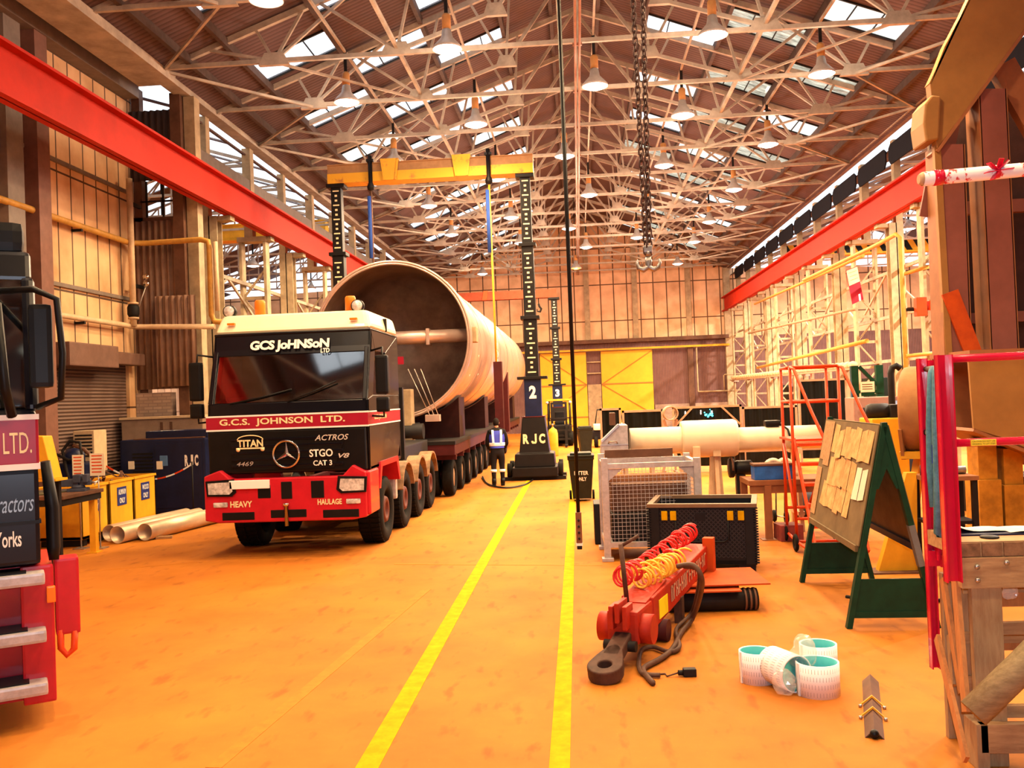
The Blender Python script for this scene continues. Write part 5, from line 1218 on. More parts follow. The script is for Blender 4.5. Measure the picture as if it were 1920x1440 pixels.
# ============================================================ RIGHT FOREGROUND
M['boxblack'] = mat('black_pallet_box', (.008, .008, .010), .5, var=.2, scale=8, spec=.2)
def pallet_box():
    p, q = gr(1221, 1074), gr(1421, 1077); w_ = (q - p).length; t = thing('pallet_box', 'black ribbed plastic pallet box with yellow clips, in front of the mesh cage', 'crate', ((p.x + q.x) / 2, (p.y + q.y) / 2, 0), math.atan2(q.y - p.y, q.x - p.x))
    h = w_ / 2; D = 1.0; Z = .86
    b_ = MB()
    for x0, x1, y0, y1 in ((-h, h, 0, .04), (-h, h, D - .04, D), (-h, -h + .04, .04, D - .04), (h - .04, h, .04, D - .04)): b_.box(x0, x1, y0, y1, .12, Z)
    b_.box(-h, h, 0, D, .12, .17); o = obj('box_shell', b_, M['boxblack'], t)
    r = MB()
    for s in (-1, 1):                                                  # diamond ribbing on the front, clipped to the panel
        k = -Z
        x0, x1, z0, z1 = -h + .13, h - .13, .20, Z - .06
        c = -2.0
        while c < 2.0:
            pts = []
            for x in (x0, x1):
                z = s * (x - c) + z0
                if z0 <= z <= z1: pts.append((x, z))
            for z in (z0, z1):
                x = (z - z0) / s + c
                if x0 < x < x1: pts.append((x, z))
            if len(pts) >= 2 and (V((*pts[0], 0)) - V((*pts[1], 0))).length > .03: r.bar((pts[0][0], -.004, pts[0][1]), (pts[1][0], -.004, pts[1][1]), .010, .012, up=(0, 1, 0))
            c += .055
    obj('ribbing', r, mat('rib_grey', (.030, .027, .032), .5, spec=.2), o)
    for x in (-h + .02, h - .13): obj('corner_post', MB().rbox(x, x + .11, -.025, .02, .12, Z, .008), M['boxblack'], o)
    nt_ = MB()
    for s in (-1, 1):
        for k in range(22): nt_.box(s * h - .03, s * h + .03, -.03, .02, .14 + k * .032, .155 + k * .032)
    obj('teeth', nt_, M['boxblack'], o)
    obj('rim', MB().box(-h - .02, h + .02, -.03, .05, Z - .03, Z + .015).box(-h - .02, h + .02, D - .05, D + .02, Z - .03, Z + .015).box(-h - .02, -h + .05, .05, D - .05, Z - .03, Z + .015).box(h - .05, h + .02, .05, D - .05, Z - .03, Z + .015), mat('lit_rim', (.20, .12, .07), .5), t)  # orange lamp light on the black rim is put into its brown colour
    obj('drop_door_edge', MB().tube([(-h + .33, -.015, Z - .12), (-h + .33, -.015, .44), (-h + .39, -.015, .40), (h - .39, -.015, .40), (h - .33, -.015, .44), (h - .33, -.015, Z - .12)], .012, 6), M['boxblack'], o)
    for x in (-h + .16, -h + .27, h - .34, h - .21): obj('clip', MB().rbox(x, x + .075, -.035, .0, Z - .19, Z - .075, .008), M['line'], o)
    obj('label_block', MB().box(-.08, .05, -.012, .0, Z - .2, Z - .10), M['black'], o)
    for x in (-h + .02, -.1, h - .22):
        for y in (.02, D / 2 - .07, D - .16): obj('foot', MB().box(x, x + .2, y, y + .14, 0, .12), M['boxblack'], t)
    return t
pallet_box()
def stillage():
    p = gr(1140, 1052); t = thing('mesh_cage', 'galvanised mesh stillage cage behind the black pallet box', 'cage', (p.x, p.y, 0), .02)
    W_, D, Z = 1.26, 1.0, 1.36
    f = MB()
    for x in (0, W_):
        for y in (0, D): 
            l = obj('post', MB().box(x - .045, x + .045, y - .045, y + .045, .05, Z + (.05 if x == 0 else .02)), M['galv'], t); obj('foot', MB().rbox(x - .08, x + .08, y - .08, y + .08, 0, .05, .01), M['galv'], l)
    for z in (.22, Z - .06):
        for y in (0, D): f.box(0, W_, y - .03, y + .03, z - .035, z + .035)
        for x in (0, W_): f.box(x - .03, x + .03, 0, D, z - .035, z + .035)
    f.box(0, W_, 0, D, .20, .24)
    obj('frame', f, M['galv'], t)
    w = MB()
    def panel(P0, ux, L_):
        k = 0
        while k <= L_ + .001: w.bar(P0 + ux * k + V((0, 0, .25)), P0 + ux * k + V((0, 0, Z - .18)), .005, .005); k += .055
        z = .25
        while z < Z - .17: w.bar(P0 + V((0, 0, z)), P0 + ux * L_ + V((0, 0, z)), .005, .005); z += .055
    panel(V((.05, -.01, 0)), V((1, 0, 0)), W_ - .1); panel(V((0, .05, 0)), V((0, 1, 0)), D - .1); panel(V((W_, .05, 0)), V((0, 1, 0)), D - .1); panel(V((.05, D, 0)), V((1, 0, 0)), W_ - .1)
    obj('wire_mesh', w, M['galv'], t)
    for s, x in ((1, .03), (-1, W_ - .03)): obj('gusset', MB().prism([(x, Z - .1), (x + s * .22, Z - .1), (x, Z - .28)], -.012, .012, 'xz'), M['galv'], t)
    obj('contents', MB().rbox(.08, 1.18, .12, .85, .24, .62, .03), M['dark'], t)
    obj('contents', MB().rbox(.10, 1.16, .3, .9, .62, 1.02, .02), M['brown'], t); obj('contents', MB().rbox(.06, 1.2, .55, .7, 1.02, 1.12, .02), M['fab'], t)
    obj('top_board', MB().box(.06, W_ - .2, D - .02, D + .02, Z - .02, Z + .10), M['brown'], t)
    return t
stillage()
p = gr(1128, 1020); obj('dark_crate', MB().rbox(-.2, .35, 0, .6, 0, .62, .02), M['boxblack'], None, 'low dark crate half hidden behind the left post of the mesh cage', 'crate', loc=(p.x + .1, p.y - .05, 0))
# rusty plates stacked on a dark block
t = thing('rusty_plate', 'upper rusty orange steel plate lying on the dark block before the pallet box', 'plate', (1.35, 9.75, 0), .05)
M['rust'] = mat('rusty_plate', (.50, .07, .006), .8, col2=(.36, .045, .005), scale=4)
obj('plate', MB().box(-.55, .55, -.2, .68, .26, .275), M['rust'], t)
t = obj('rusty_plate', MB().box(-.5, .28, -.22, .5, .222, .236), M['rust'], None, 'lower smaller rusty steel plate under the upper rusty plate', 'plate', loc=(1.3, 9.65, 0), rz=.05)
t = thing('steel_block', 'dark cylindrical steel block under the rusty plates', 'steel block', (1.35, 9.6, 0), .05)
obj('block', MB().tube([(-.5, .0, .11), (.42, .0, .11)], .11, 20).tube([(-.5, .35, .11), (.3, .35, .11)], .11, 20), M['dark'], t)
for k in range(3): obj('band', MB().lathe([(.108, 0), (.118, 0), (.118, .02), (.108, .02)], (.28 + k * .05, 0, .11), 'x', 20, closed=True), M['brown'], t)
# ---- red tow bar with coiled air lines
def towbar():
    A = gr(1137, 1275); ang = -math.atan2(1.15, 3.2)
    t = thing('tow_bar', 'red steel tow bar with a rusty towing eye lying on the floor', 'tow bar', (A.x, A.y, 0), ang)
    M['trd'] = mat('tow_bar_red', (.46, .026, .008), .55, col2=(.30, .018, .008), scale=5)
    M['eye'] = mat('rusty_forging', (.10, .045, .03), .7, var=.3)
    zb = lambda y: .12 + .06 * y; zt = lambda y: .42 + .045 * y
    b_ = MB(); w0, w1 = .15, .17; y0, y1 = .95, 3.25
    b_.add([(-w0, y0, zb(y0)), (w0, y0, zb(y0)), (w1, y1, zb(y1)), (-w1, y1, zb(y1)), (-w0, y0, zt(y0)), (w0, y0, zt(y0)), (w1, y1, zt(y1)), (-w1, y1, zt(y1))],
           [(0, 3, 2, 1), (4, 5, 6, 7), (0, 1, 5, 4), (1, 2, 6, 5), (2, 3, 7, 6), (3, 0, 4, 7)])
    o = obj('beam', b_, M['trd'], t, bevel=.012)
    obj('top_plate', MB().add([(-.12, .80, .43), (.12, .80, .43), (.13, 1.5, zt(1.5) + .012), (-.13, 1.5, zt(1.5) + .012), (-.12, .80, .45), (.12, .80, .45), (.13, 1.5, zt(1.5) + .03), (-.13, 1.5, zt(1.5) + .03)], [(0, 3, 2, 1), (4, 5, 6, 7), (0, 1, 5, 4), (1, 2, 6, 5), (2, 3, 7, 6), (3, 0, 4, 7)]), M['trd'], o)
    hd = obj('drawbar_head', MB().tube([(-.24, .62, .27), (-.10, .62, .27)], .125, 24).tube([(.10, .62, .27), (.24, .62, .27)], .125, 24).rbox(-.14, .14, .48, .98, .16, .44, .03), M['trd'], t)
    obj('lug', MB().rbox(-.09, -.05, .38, .58, .30, .50, .01).rbox(.03, .07, .38, .58, .30, .50, .01).rbox(-.03, .01, .36, .62, .36, .53, .01), M['trd'], hd)
    obj('hose_standard', MB().tube([(-.05, .80, .44), (-.10, .84, .95)], .022, 10).tube([(-.10, .84, .93), (.05, .9, 1.02)], .015, 8), M['eye'], t)
    # towing eye: a plate with a hole, lying inclined
    m = MB(); n = 32; out, inn = [], []
    for k in range(n):
        q = 2 * PI * k / n; c_, s_ = math.cos(q), math.sin(q); rx = .145
        x, y = rx * c_, rx * s_
        if s_ > .35: y += (s_ - .35) * .28; x *= 1 - (s_ - .35) * .28
        out.append((x, y)); inn.append((.058 * c_, .058 * s_))
    for z in (.0, .11):
        m.v += [(x, y, z) for x, y in out] + [(x, y, z) for x, y in inn]
    for k in range(n):
        j = (k + 1) % n
        m.f += [(k, j, n + j, n + k), (2 * n + k, 3 * n + k, 3 * n + j, 2 * n + j), (k, 2 * n + k, 2 * n + j, j), (n + k, n + j, 3 * n + j, 3 * n + k)]; m.smooth += [False] * 4
    m.rbox(-.075, .075, .15, .55, .0, .11, .015)
    m.xform(MX.Translation((0, .0, .03)) @ MX.Rotation(math.radians(14), 4, 'X'))
    obj('towing_eye', m, M['eye'], t, bevel=.012)
    obj('neck_bolt', MB().tube([(-.14, .40, .17), (.14, .40, .17)], .045, 12), M['dark'], t)
    obj('yellow_tape', MB().box(w0 + .002, w0 + .008, 1.12, 1.42, .23, .40), mat('fluorescent_tape', (.85, .80, .02), .4, var=.0), o)
    s_ = MB(); r4 = random.Random(9)
    y = 1.55
    while y < 3.08:
        wd = r4.uniform(.05, .09); x = w0 + (w1 - w0) * (y - y0) / (y1 - y0) + .004; lo, hi = zb(y) + .08, zt(y) - .05
        kind = r4.randrange(4)
        s_.box(x, x + .003, y, y + .018, lo, hi)
        if kind in (0, 2): s_.box(x, x + .003, y + wd - .018, y + wd, lo, hi)
        if kind in (1, 2): s_.box(x, x + .003, y, y + wd, hi - .02, hi)
        if kind in (0, 3): s_.box(x, x + .003, y, y + wd, (lo + hi) / 2 - .01, (lo + hi) / 2 + .01)
        y += wd + .03
    obj('lettering', s_, mat('faded_lettering', (.70, .42, .30), .7, var=.2), o)
    obj('end_upright', MB().rbox(.12, .24, y1 - .10, y1 + .02, .25, zt(y1) + .08, .01), M['rust'], t)
    for x in (-.13, .13): obj('support_leg', MB().box(x - .04, x + .04, 1.9, 2.0, 0, zb(1.95) + .02), M['eye'], t)
    obj('support_leg', MB().box(-.12, .12, 3.05, 3.15, 0, zb(3.05) + .02), M['eye'], t)
    obj('foot_roller', MB().tube([(-.16, 1.25, .10), (.2, 1.25, .10)], .10, 20), M['reddark'], t)
    return t, ang, A
TB, TBA, TBO = towbar()
tbm = MX.Translation((TBO.x, TBO.y, 0)) @ MX.Rotation(TBA, 4, 'Z')
def helix(p, q, r_, turns, tr, jit=0, seed=1, n=16):
    p, q = V(p), V(q); d = q - p; L_ = d.length; d = d.normalized(); sx = d.orthogonal().normalized(); sy = d.cross(sx); rg = random.Random(seed); pts = []
    N = int(turns * n); jx = [V((rg.uniform(-jit, jit), rg.uniform(-jit, jit), rg.uniform(-jit * .3, jit * .6))) for _ in range(int(turns) + 2)]
    for k in range(N + 1):
        a_ = 2 * PI * k / n; q_ = k / N; i = int(k / n); f_ = k / n - i; off = jx[i] * (1 - f_) + jx[i + 1] * f_
        pts.append(p + d * (L_ * q_) + (sx * math.cos(a_) + sy * math.sin(a_)) * r_ + off)
    return MB().tube(pts, tr, 7)
M['airred'] = mat('red_air_line', (.62, .03, .03), .35, var=.05); M['airyel'] = mat('yellow_air_line', (.85, .50, .06), .35, var=.05)
def coil(label, segs, m):
    mb = MB()
    for s_ in segs: mb.v, mb.f, mb.smooth = (lambda h: (mb.v + h.v, mb.f + [tuple(i + len(mb.v) for i in f) for f in h.f], mb.smooth + h.smooth))(helix(*s_))
    mb.xform(tbm); o = obj('air_line', mb, m, None, label, 'hose'); return o
coil('red coiled air line lying along the tow bar', [((-.17, 1.0, .62), (-.10, 1.35, .62), .085, 6, .012, .03, 3), ((-.12, 1.35, .62), (-.10, 2.7, .66), .075, 9, .012, .02, 4), ((-.08, 2.7, .66), (-.02, 3.3, .70), .085, 7, .012, .02, 5), ((.05, 1.95, .62), (.07, 2.0, .62), .09, 4, .014, .012, 6)], M['airred'])
coil('yellow coiled air line heaped in the middle of the tow bar', [((.0, 1.15, .57), (.10, 1.75, .60), .085, 7, .012, .05, 7), ((.10, 1.70, .61), (.0, 1.3, .63), .08, 5, .012, .06, 8), ((.05, 1.65, .60), (.14, 2.05, .62), .085, 5, .012, .05, 2)], M['airyel'])
M['hose'] = mat('brown_rubber_hose', (.12, .06, .04), .6, var=.25)
gz = lambda px, py, z: (lambda g_: (g_.x, g_.y, z))(gr(px, py, z))
cable('brake_hose', 'thick brown hose hanging over the tow bar\'s far end onto the floor', 'hose', [gz(1270, 1062, .70), gz(1300, 1060, .72), gz(1316, 1085, .60), gz(1312, 1120, .35), gz(1298, 1160, .06), gz(1278, 1185, .03), gz(1262, 1215, .03), gz(1238, 1235, .03), gz(1210, 1250, .03), gz(1207, 1260, .025), gz(1222, 1278, .025), gz(1226, 1280, .025)], .024, M['hose'])
cable('brake_hose', 'second brown hose looping from the tow bar to the left of its head', 'hose', [gz(1282, 1062, .70), gz(1310, 1070, .66), gz(1308, 1110, .38), gz(1296, 1150, .08), gz(1268, 1180, .03), gz(1274, 1212, .03), gz(1255, 1222, .03), gz(1225, 1213, .03), gz(1204, 1218, .03), gz(1198, 1240, .03), gz(1204, 1262, .025), gz(1238, 1266, .025)], .02, M['hose'])
c0 = gr(1288, 1268)
t = thing('cable_plug', 'black multi-pin plug on a thin cable lying beside the towing eye', 'plug', (c0.x, c0.y, 0), .05)
obj('plug_body', MB().rbox(-.03, .075, -.035, .035, .0, .065, .012), M['dark'], t)
obj('gland', MB().tube([(-.03, 0, .03), (-.07, 0, .03)], .022, 10), M['dark'], t)
q = gr(1225, 1266); obj('cable', MB().tube([(-.07, 0, .03), (-.16, -.01, .008), (q.x - c0.x + .1, q.y - c0.y + .02, .008), (q.x - c0.x, q.y - c0.y, .008)], .007, 6), M['hose'], t)
# ---- rolls of white liner with teal inside
M['teal'] = mat('teal_lining', (.05, .42, .46), .6, var=.06)
M['liner'] = mat('white_sheet', (.90, .86, .88), .5, var=.02)
M['slit'] = mat('slit_grey', (.30, .24, .26), .7)
def sleeve(label, x, y, r_, h, lying=None, z=0):
    t = thing('sheet_roll', label, 'roll', (x, y, 0), 0, 'white rolls with teal lining on the floor')
    o1 = MB().lathe([(r_, 0), (r_, h), (r_ - .010, h), (r_ - .010, 0)], (0, 0, 0), 'z', 48, closed=True)
    o2 = MB().lathe([(r_ - .011, .002), (r_ - .011, h - .004), (r_ - .016, h - .004), (r_ - .016, .002)], (0, 0, 0), 'z', 48, closed=True)
    if lying is not None:
        mm = MX.Rotation(lying, 4, 'Z') @ MX.Translation((0, 0, r_)) @ MX.Rotation(PI / 2, 4, 'X')
        o1.xform(mm); o2.xform(mm)
    o3 = MB()
    for k in range(44):
        for j in range(4):
            q = 2 * PI * (k + .5 * (j % 2)) / 44; z0 = h * (.06 + .235 * j); c_, s_ = math.cos(q), math.sin(q); w_ = .0011
            o3.add([(c_ * (r_ + .0008) - s_ * w_ * a_, s_ * (r_ + .0008) + c_ * w_ * a_, z_) for a_, z_ in ((-1, z0), (1, z0), (1, z0 + h * .14), (-1, z0 + h * .14))], [(0, 1, 2, 3)])
    if lying is not None: o3.xform(mm)
    ou = obj('outer_sheet', o1, M['liner'], t); sl_ = obj('slits', o3, M['slit'], ou, kind='stuff'); obj('lining', o2, M['teal'], t)
    if lying is None: obj('overlap', MB().box(-.012, .012, r_ - .002, r_ + .006, 0, h).xform(MX.Rotation(1.9, 4, 'Z')), M['white'], t)
    return t
P1, P2, P3, P4 = gr(1425, 1284), gr(1456, 1296), gr(1541, 1308), gr(1558, 1288)
sleeve('upright white roll with teal lining, leftmost of the four on the floor', P1.x, P1.y + .10, .135, .24)
sleeve('white roll lying on its side, its plastic-stuffed mouth to the camera', P2.x + .015, P2.y + .22, .14, .30, lying=.45)
sleeve('upright white roll in front, nearest of the four on the floor', P3.x, P3.y + .10, .158, .24)
sleeve('upright white roll behind the front one, teal inside showing', P4.x, P4.y + .34, .145, .24)
M['film'] = bpy.data.materials.new('clear_film'); M['film'].use_nodes = True
_nt = M['film'].node_tree; _b = _nt.nodes['Principled BSDF']; _b.inputs['Base Color'].default_value = (.95, .85, .75, 1); _b.inputs['Roughness'].default_value = .12; _b.inputs['Alpha'].default_value = .24
def crumple(label, c, r_, sc, seed):
    bm = bmesh.new(); bmesh.ops.create_icosphere(bm, subdivisions=3, radius=r_); rg = random.Random(seed)
    ds = [V((rg.uniform(-1, 1), rg.uniform(-1, 1), rg.uniform(-1, 1))).normalized() for _ in range(14)]
    for v in bm.verts:
        n = v.co.normalized(); k = max(n.dot(d) for d in ds); v.co = V((v.co.x * sc[0], v.co.y * sc[1], v.co.z * sc[2])) * (.55 + .6 * (k - .5) + rg.uniform(-.05, .05))
    lo = min(v.co.z for v in bm.verts)
    for v in bm.verts: v.co.z -= lo
    return obj('plastic_film', MB().bm(bm), M['film'], None, label, 'plastic film', loc=c)
crumple('crumpled clear plastic film bunched between the upright white rolls', (P3.x - .08, P3.y + .22, .14), .17, (.8, .7, 1.0), 4)
q = gr(1478, 1308); crumple('clear plastic film spilling from the mouth of the lying roll', (q.x - .01, q.y + .05, 0), .125, (.9, .6, 1.0), 11)
# ---- nested angle irons on the floor
p, q = gr(1640, 1385), gr(1632, 1278)
t = thing('angle_iron', 'short stack of nested brown angle irons lying on the floor near the wooden platform', 'angle iron', (p.x, p.y, 0), -math.atan2(q.x - p.x, q.y - p.y))
L_ = (q - p).length
def vee(y0, y1, hw, ht, th, dz=0):
    m = MB(); m.prism([(-hw, dz), (0, ht + dz), (hw, dz), (hw - th, dz - .0), (0, ht - th * 1.3 + dz), (-hw + th, dz)], y0, y1, 'xz'); return m
obj('angle', vee(0, L_, .06, .06, .008), M['brown'], t); obj('angle', vee(.05, L_ - .1, .052, .055, .008, .0), M['brown'], t)
for y in (.38, .62): 
    o = obj('bracket', vee(y, y + .02, .085, .075, .012, .004), M['skip'], t)
    for s in (-1, 1): obj('bolt', MB().lathe([(0, 0), (.012, 0), (.012, .02), (0, .02)], (s * .08, y - .03, .0), 'z', 8), M['steel'], o)
obj('plug', MB().sphere((0, .0, .03), .03, 12), M['black'], t)
# ---- green A-board with pinned sheets
def aboard():
    O = V((2.86, 8.78, 0)); t = thing('notice_board', 'green folding A-frame notice board covered with pinned papers', 'notice board', O, math.radians(-2.0))
    Ht, hs, L_ = 1.92, .40, 2.1; dep = .05
    def pt(s, k, y, off=0): return (s * hs * (1 - k) + s * off, y, k * Ht)       # along a leg, k 0 foot .. 1 apex
    for y in (0, L_):
        for s in (-1, 1): 
            lg = obj('leg', MB().bar(pt(s, 0, y), pt(s, .985, y), .05, .075, up=(0, 1, 0)), M['green'], t)
            if y == 0 and s == 1: obj('tape_wrap', MB().bar(pt(s, .30, y), pt(s, .50, y), .056, .082, up=(0, 1, 0)), M['hubgrey'], lg)
        obj('apex_plate', MB().prism([(-hs * .32, Ht * .68), (-hs * .06, Ht * 1.005), (hs * .06, Ht * 1.005), (hs * .32, Ht * .68), (hs * .20, Ht * .68), (0, Ht * .78), (-hs * .20, Ht * .68)], y - .03, y + .03, 'xz'), M['green'], t)
        obj('kick_panel', MB().prism([(-hs * .95, .12), (hs * .95, .12), (hs * .78, .46), (-hs * .78, .46)], y - .02, y + .01, 'xz').box(-hs * .92, hs * .92, y - .03, y + .02, .10, .16), M['green'], t)
    M['hardboard'] = mat('brown_hardboard', (.20, .135, .06), .75, var=.15, scale=4)
    k0 = .40
    for s in (-1, 1):
        a0, a1 = V(pt(s, k0, 0, .03)), V(pt(s, .99, 0, .03))
        n = V((s * Ht, 0, hs)).normalized() * .012
        m = MB(); m.add([a0, a1, a1 + V((0, L_, 0)), a0 + V((0, L_, 0)), a0 + n, a1 + n, a1 + n + V((0, L_, 0)), a0 + n + V((0, L_, 0))], [(0, 1, 2, 3), (7, 6, 5, 4), (0, 4, 5, 1), (1, 5, 6, 2), (2, 6, 7, 3), (3, 7, 4, 0)])
        bd = obj('board', m, M['hardboard'], t)
        obj('bottom_rail', MB().bar(a0 + V((0, .05, -.03)), a0 + V((0, L_ - .05, -.03)), .06, .06), M['navy'] if s > 0 else M['hardboard'], t)
        if s < 0:
            ex = V((0, -1, 0)); ez = (a1 - a0).normalized(); n2 = n.normalized() * .014; LH = (a1 - a0).length
            rg = random.Random(12)
            pw = mat('yellowed_paper', (.68, .40, .16), .8, col2=(.56, .28, .10), scale=9, thr=(.4, .6))
            rows = [(.985, [(i * .215 + .05, .195, .31, pw) for i in range(7)]), (.68, [(i * .215 + .47, .195, .30, pw) for i in range(5)] + [(.06, .17, .30, M['paper']), (.26, .17, .32, M['paper'])]), (.44, [(i * .195 + .50, .175, .26, pw) for i in range(6)])]
            for top, lst in rows:
                for y, w_, h_, pm in lst:
                    y = y + .02; tp = top * LH - rg.uniform(0, .04) - .03; sk = rg.uniform(-.03, .03)
                    P_ = lambda yy, zz: a0 + n2 + V((0, yy, 0)) + ez * zz
                    o = V((-1, 0, .2)).normalized() * rg.uniform(.006, .03)
                    me = MB().add([P_(y, tp), P_(y + w_, tp + sk), P_(y + w_, tp - h_ + sk) + o, P_(y, tp - h_) + o * .5, P_(y, tp) + n2 * .15, P_(y + w_, tp + sk) + n2 * .15, P_(y + w_, tp - h_ + sk) + o + n2 * .15, P_(y, tp - h_) + o * .5 + n2 * .15],
                                   [(0, 1, 2, 3), (7, 6, 5, 4), (0, 4, 5, 1), (1, 5, 6, 2), (2, 6, 7, 3), (3, 7, 4, 0)])
                    pp_ = obj('paper_sheet', me, pm, bd)
            for y, w_, k1, k2 in ((1.62, .26, .55, .985), (1.88, .16, .60, .985), (1.86, .22, .05, .52)):
                P_ = lambda yy, zz: a0 + n2 * 1.2 + V((0, yy, 0)) + ez * zz * LH
                obj('card_sheet', MB().add([P_(y, k1), P_(y + w_, k1), P_(y + w_, k2), P_(y, k2), P_(y, k1) + n2 * .3, P_(y + w_, k1) + n2 * .3, P_(y + w_, k2) + n2 * .3, P_(y, k2) + n2 * .3], [(0, 1, 2, 3), (7, 6, 5, 4), (0, 4, 5, 1), (1, 5, 6, 2), (2, 6, 7, 3), (3, 7, 4, 0)]), M['wood'], bd)
    return t
M['hubgrey'] = mat('grey_tape', (.16, .17, .18), .6)
aboard()
# ---- wooden platform with red guard rails at the right edge
M['plank_o'] = mat('orange_pine', (.52, .22, .07), .7, col2=(.38, .15, .05), scale=6, stretch=(6, 6, 1))
def platform():
    X1, Yf, Yb, Z = at(1797, 1003, 5.6).x, 5.6, 6.12, 1.335; X2 = 4.6
    t = thing('timber_platform', 'rough timber platform with open slats at the right edge of the aisle', 'platform', (X1, Yf, 0)); W_ = X2 - X1; D = Yb - Yf
    tp = MB(); n = 7
    for k in range(n): tp.box(-.01 + .0, W_, k * D / n, (k + 1) * D / n - .006, Z - .09, Z)
    obj('deck', MB().box(0, W_, 0, D, Z - .09, Z), M['wood'], t)
    eg = MB()
    for k in range(14): eg.rbox(k * .125 + .005, k * .125 + .118, -.012, .05, Z - .088, Z - .006, .004)
    obj('end_grain', eg, mat('end_grain', (.36, .19, .09), .8, var=.3, scale=9), t)
    obj('front_beam', MB().rbox(.0, W_, -.02, .06, 1.06, Z - .092, .006), M['wood'], t)
    bo = MB()
    for x, z in ((.09, 1.19), (.09, 1.11), (.26, 1.21), (1.1, 1.15)): bo.lathe([(0, -.034), (.014, -.034), (.016, -.022), (0, -.02)], (x, 0, z), 'y', 10)
    obj('coach_bolt', bo, M['steel'], t)
    for x, y in ((.08, .0), (.08, D - .08), (1.3, .0), (1.3, D - .08)):
        obj('leg', MB().rbox(x - .02, x + .155, y, y + .05, .0, 1.06, .005), M['woodv'], t)
    for k, z in enumerate((.98, .80, .66, .52, .38, .30)):
        obj('slat', MB().rbox(.18, W_, .10 if k % 2 else .42, .14 if k % 2 else .46, z - .05, z + .025, .004), M['wood'], t)
    for z in (.88, .6, .44): obj('slat', MB().rbox(.18, W_, D - .05, D, z - .05, z + .04, .004), M['plank_o'], t)
    obj('base_board', MB().rbox(.05, W_, -.06, .0, .10, .27, .006), M['wood'], t)
    obj('skid', MB().rbox(.03, .1, -.06, .12, 0, .27, .006), M['woodv'], t)
    return t, X1, Yf, Yb, Z
PT, PX, PYf, PYb, PZ = platform()
# red guard rail
M['redgloss'] = mat('glossy_red_rail', (.62, .008, .04), .22, var=.05, coat=.6)
t = thing('guard_rail', 'red tubular guard rail with upright channels bolted to the timber platform', 'guard rail', (PX, PYf, 0))
def channel(x, y, z0, z1, w_=.085, d_=.05): return MB().box(x - w_ / 2, x + w_ / 2, y - .006, y + .006, z0, z1).box(x - w_ / 2, x - w_ / 2 + .008, y - d_, y, z0, z1).box(x + w_ / 2 - .008, x + w_ / 2, y - d_, y, z0, z1)
zz = lambda px, py, y: at(px, py, y).z
xx = lambda px, py, y: at(px, py, y).x - PX
pa, pb = zz(1735, 672, 6.12), zz(1740, 1253, 6.12)
obj('post', channel(xx(1738, 900, 6.12), .54, pb, pa, .055, .05), M['redgloss'], t)
obj('post', channel(xx(1757, 900, 6.05), .46, zz(1760, 1050, 6.05), zz(1755, 675, 6.05), .05, .04), M['redgloss'], t)
obj('post', channel(xx(1780, 880, 5.52), -.04, zz(1792, 1092, 5.52), zz(1775, 665, 5.52), .088, .055), M['redgloss'], t)
for py in (672, 831):
    z = zz(1800, py, 5.55); obj('rail', MB().tube([(xx(1785, py, 5.55), -.03, z), (2.2, -.03, z + .01)], .024, 12), M['redgloss'], t)
    if py == 831: 
        pl = obj('caution_label', MB().box(xx(1826, py, 5.5), xx(1874, py, 5.5), -.062, -.053, z - .018, z + .018), mat('label_yellow', (.85, .62, .04), .5, var=.0), t)
        text('CAUTION DO NOT USE', .13, .009, MX.Translation(((xx(1826, py, 5.5) + xx(1874, py, 5.5)) / 2, -.0625, z + .008)) @ FRONT, M['dark'], pl, depth=.001)
        text('HANDRAIL TO LIFT STEPS', .13, .009, MX.Translation(((xx(1826, py, 5.5) + xx(1874, py, 5.5)) / 2, -.0625, z - .007)) @ FRONT, M['dark'], pl, depth=.001)
for py, y in ((690, 5.8), (815, 5.8)):
    z = zz(1765, py, y); obj('cross_tube', MB().tube([(xx(1740, py, 6.1), .53, z), (xx(1778, py, 5.6), -.03, z)], .02, 10), M['hubgrey'], t)
obj('post', channel(2.1, -.04, 1.0, 2.42, .088, .055), M['redgloss'], t)
obj('toe_bracket', MB().box(xx(1738, 900, 6.12) - .02, .12, .48, .50, 1.1, 1.2).box(xx(1757, 900, 6.05), .1, .44, .46, 1.1, 1.18), M['redgloss'], t)
# slings hung on the cross tubes
M['sling'] = mat('blue_grey_sling', (.10, .26, .32), .8, var=.2, scale=30, bump=.2)
def sling(label, pts, r_):
    t_ = thing('round_sling', label, 'sling', (PX, PYf, 0), 0, 'slings hung on the guard rail')
    mb = MB(); P_ = [V((xx(px, py, y), y - PYf, zz(px, py, y))) for px, py, y in pts]; mb.tube(P_, r_, 10); obj('webbing', mb, M['sling'], t_); return t_
s1 = sling('blue-grey round sling hanging to knee height between the red posts', [(1748, 690, 5.86), (1744, 700, 5.83), (1741, 790, 5.83), (1742, 880, 5.83), (1748, 950, 5.83), (1752, 945, 5.84), (1750, 850, 5.87), (1752, 720, 5.88), (1749, 690, 5.87)], .016)
s2 = sling('longer blue-grey round sling hanging beside the nearer red post', [(1758, 686, 5.68), (1754, 700, 5.64), (1754, 800, 5.64), (1757, 900, 5.64), (1757, 1000, 5.64), (1762, 1008, 5.65), (1766, 900, 5.68), (1763, 800, 5.69), (1759, 690, 5.69)], .020)
obj('blue_tag', MB().box(xx(1749, 850, 5.8) - .018, xx(1749, 850, 5.8) + .02, .24, .25, zz(1749, 870, 5.8), zz(1749, 835, 5.8)), M['blue'], s1)
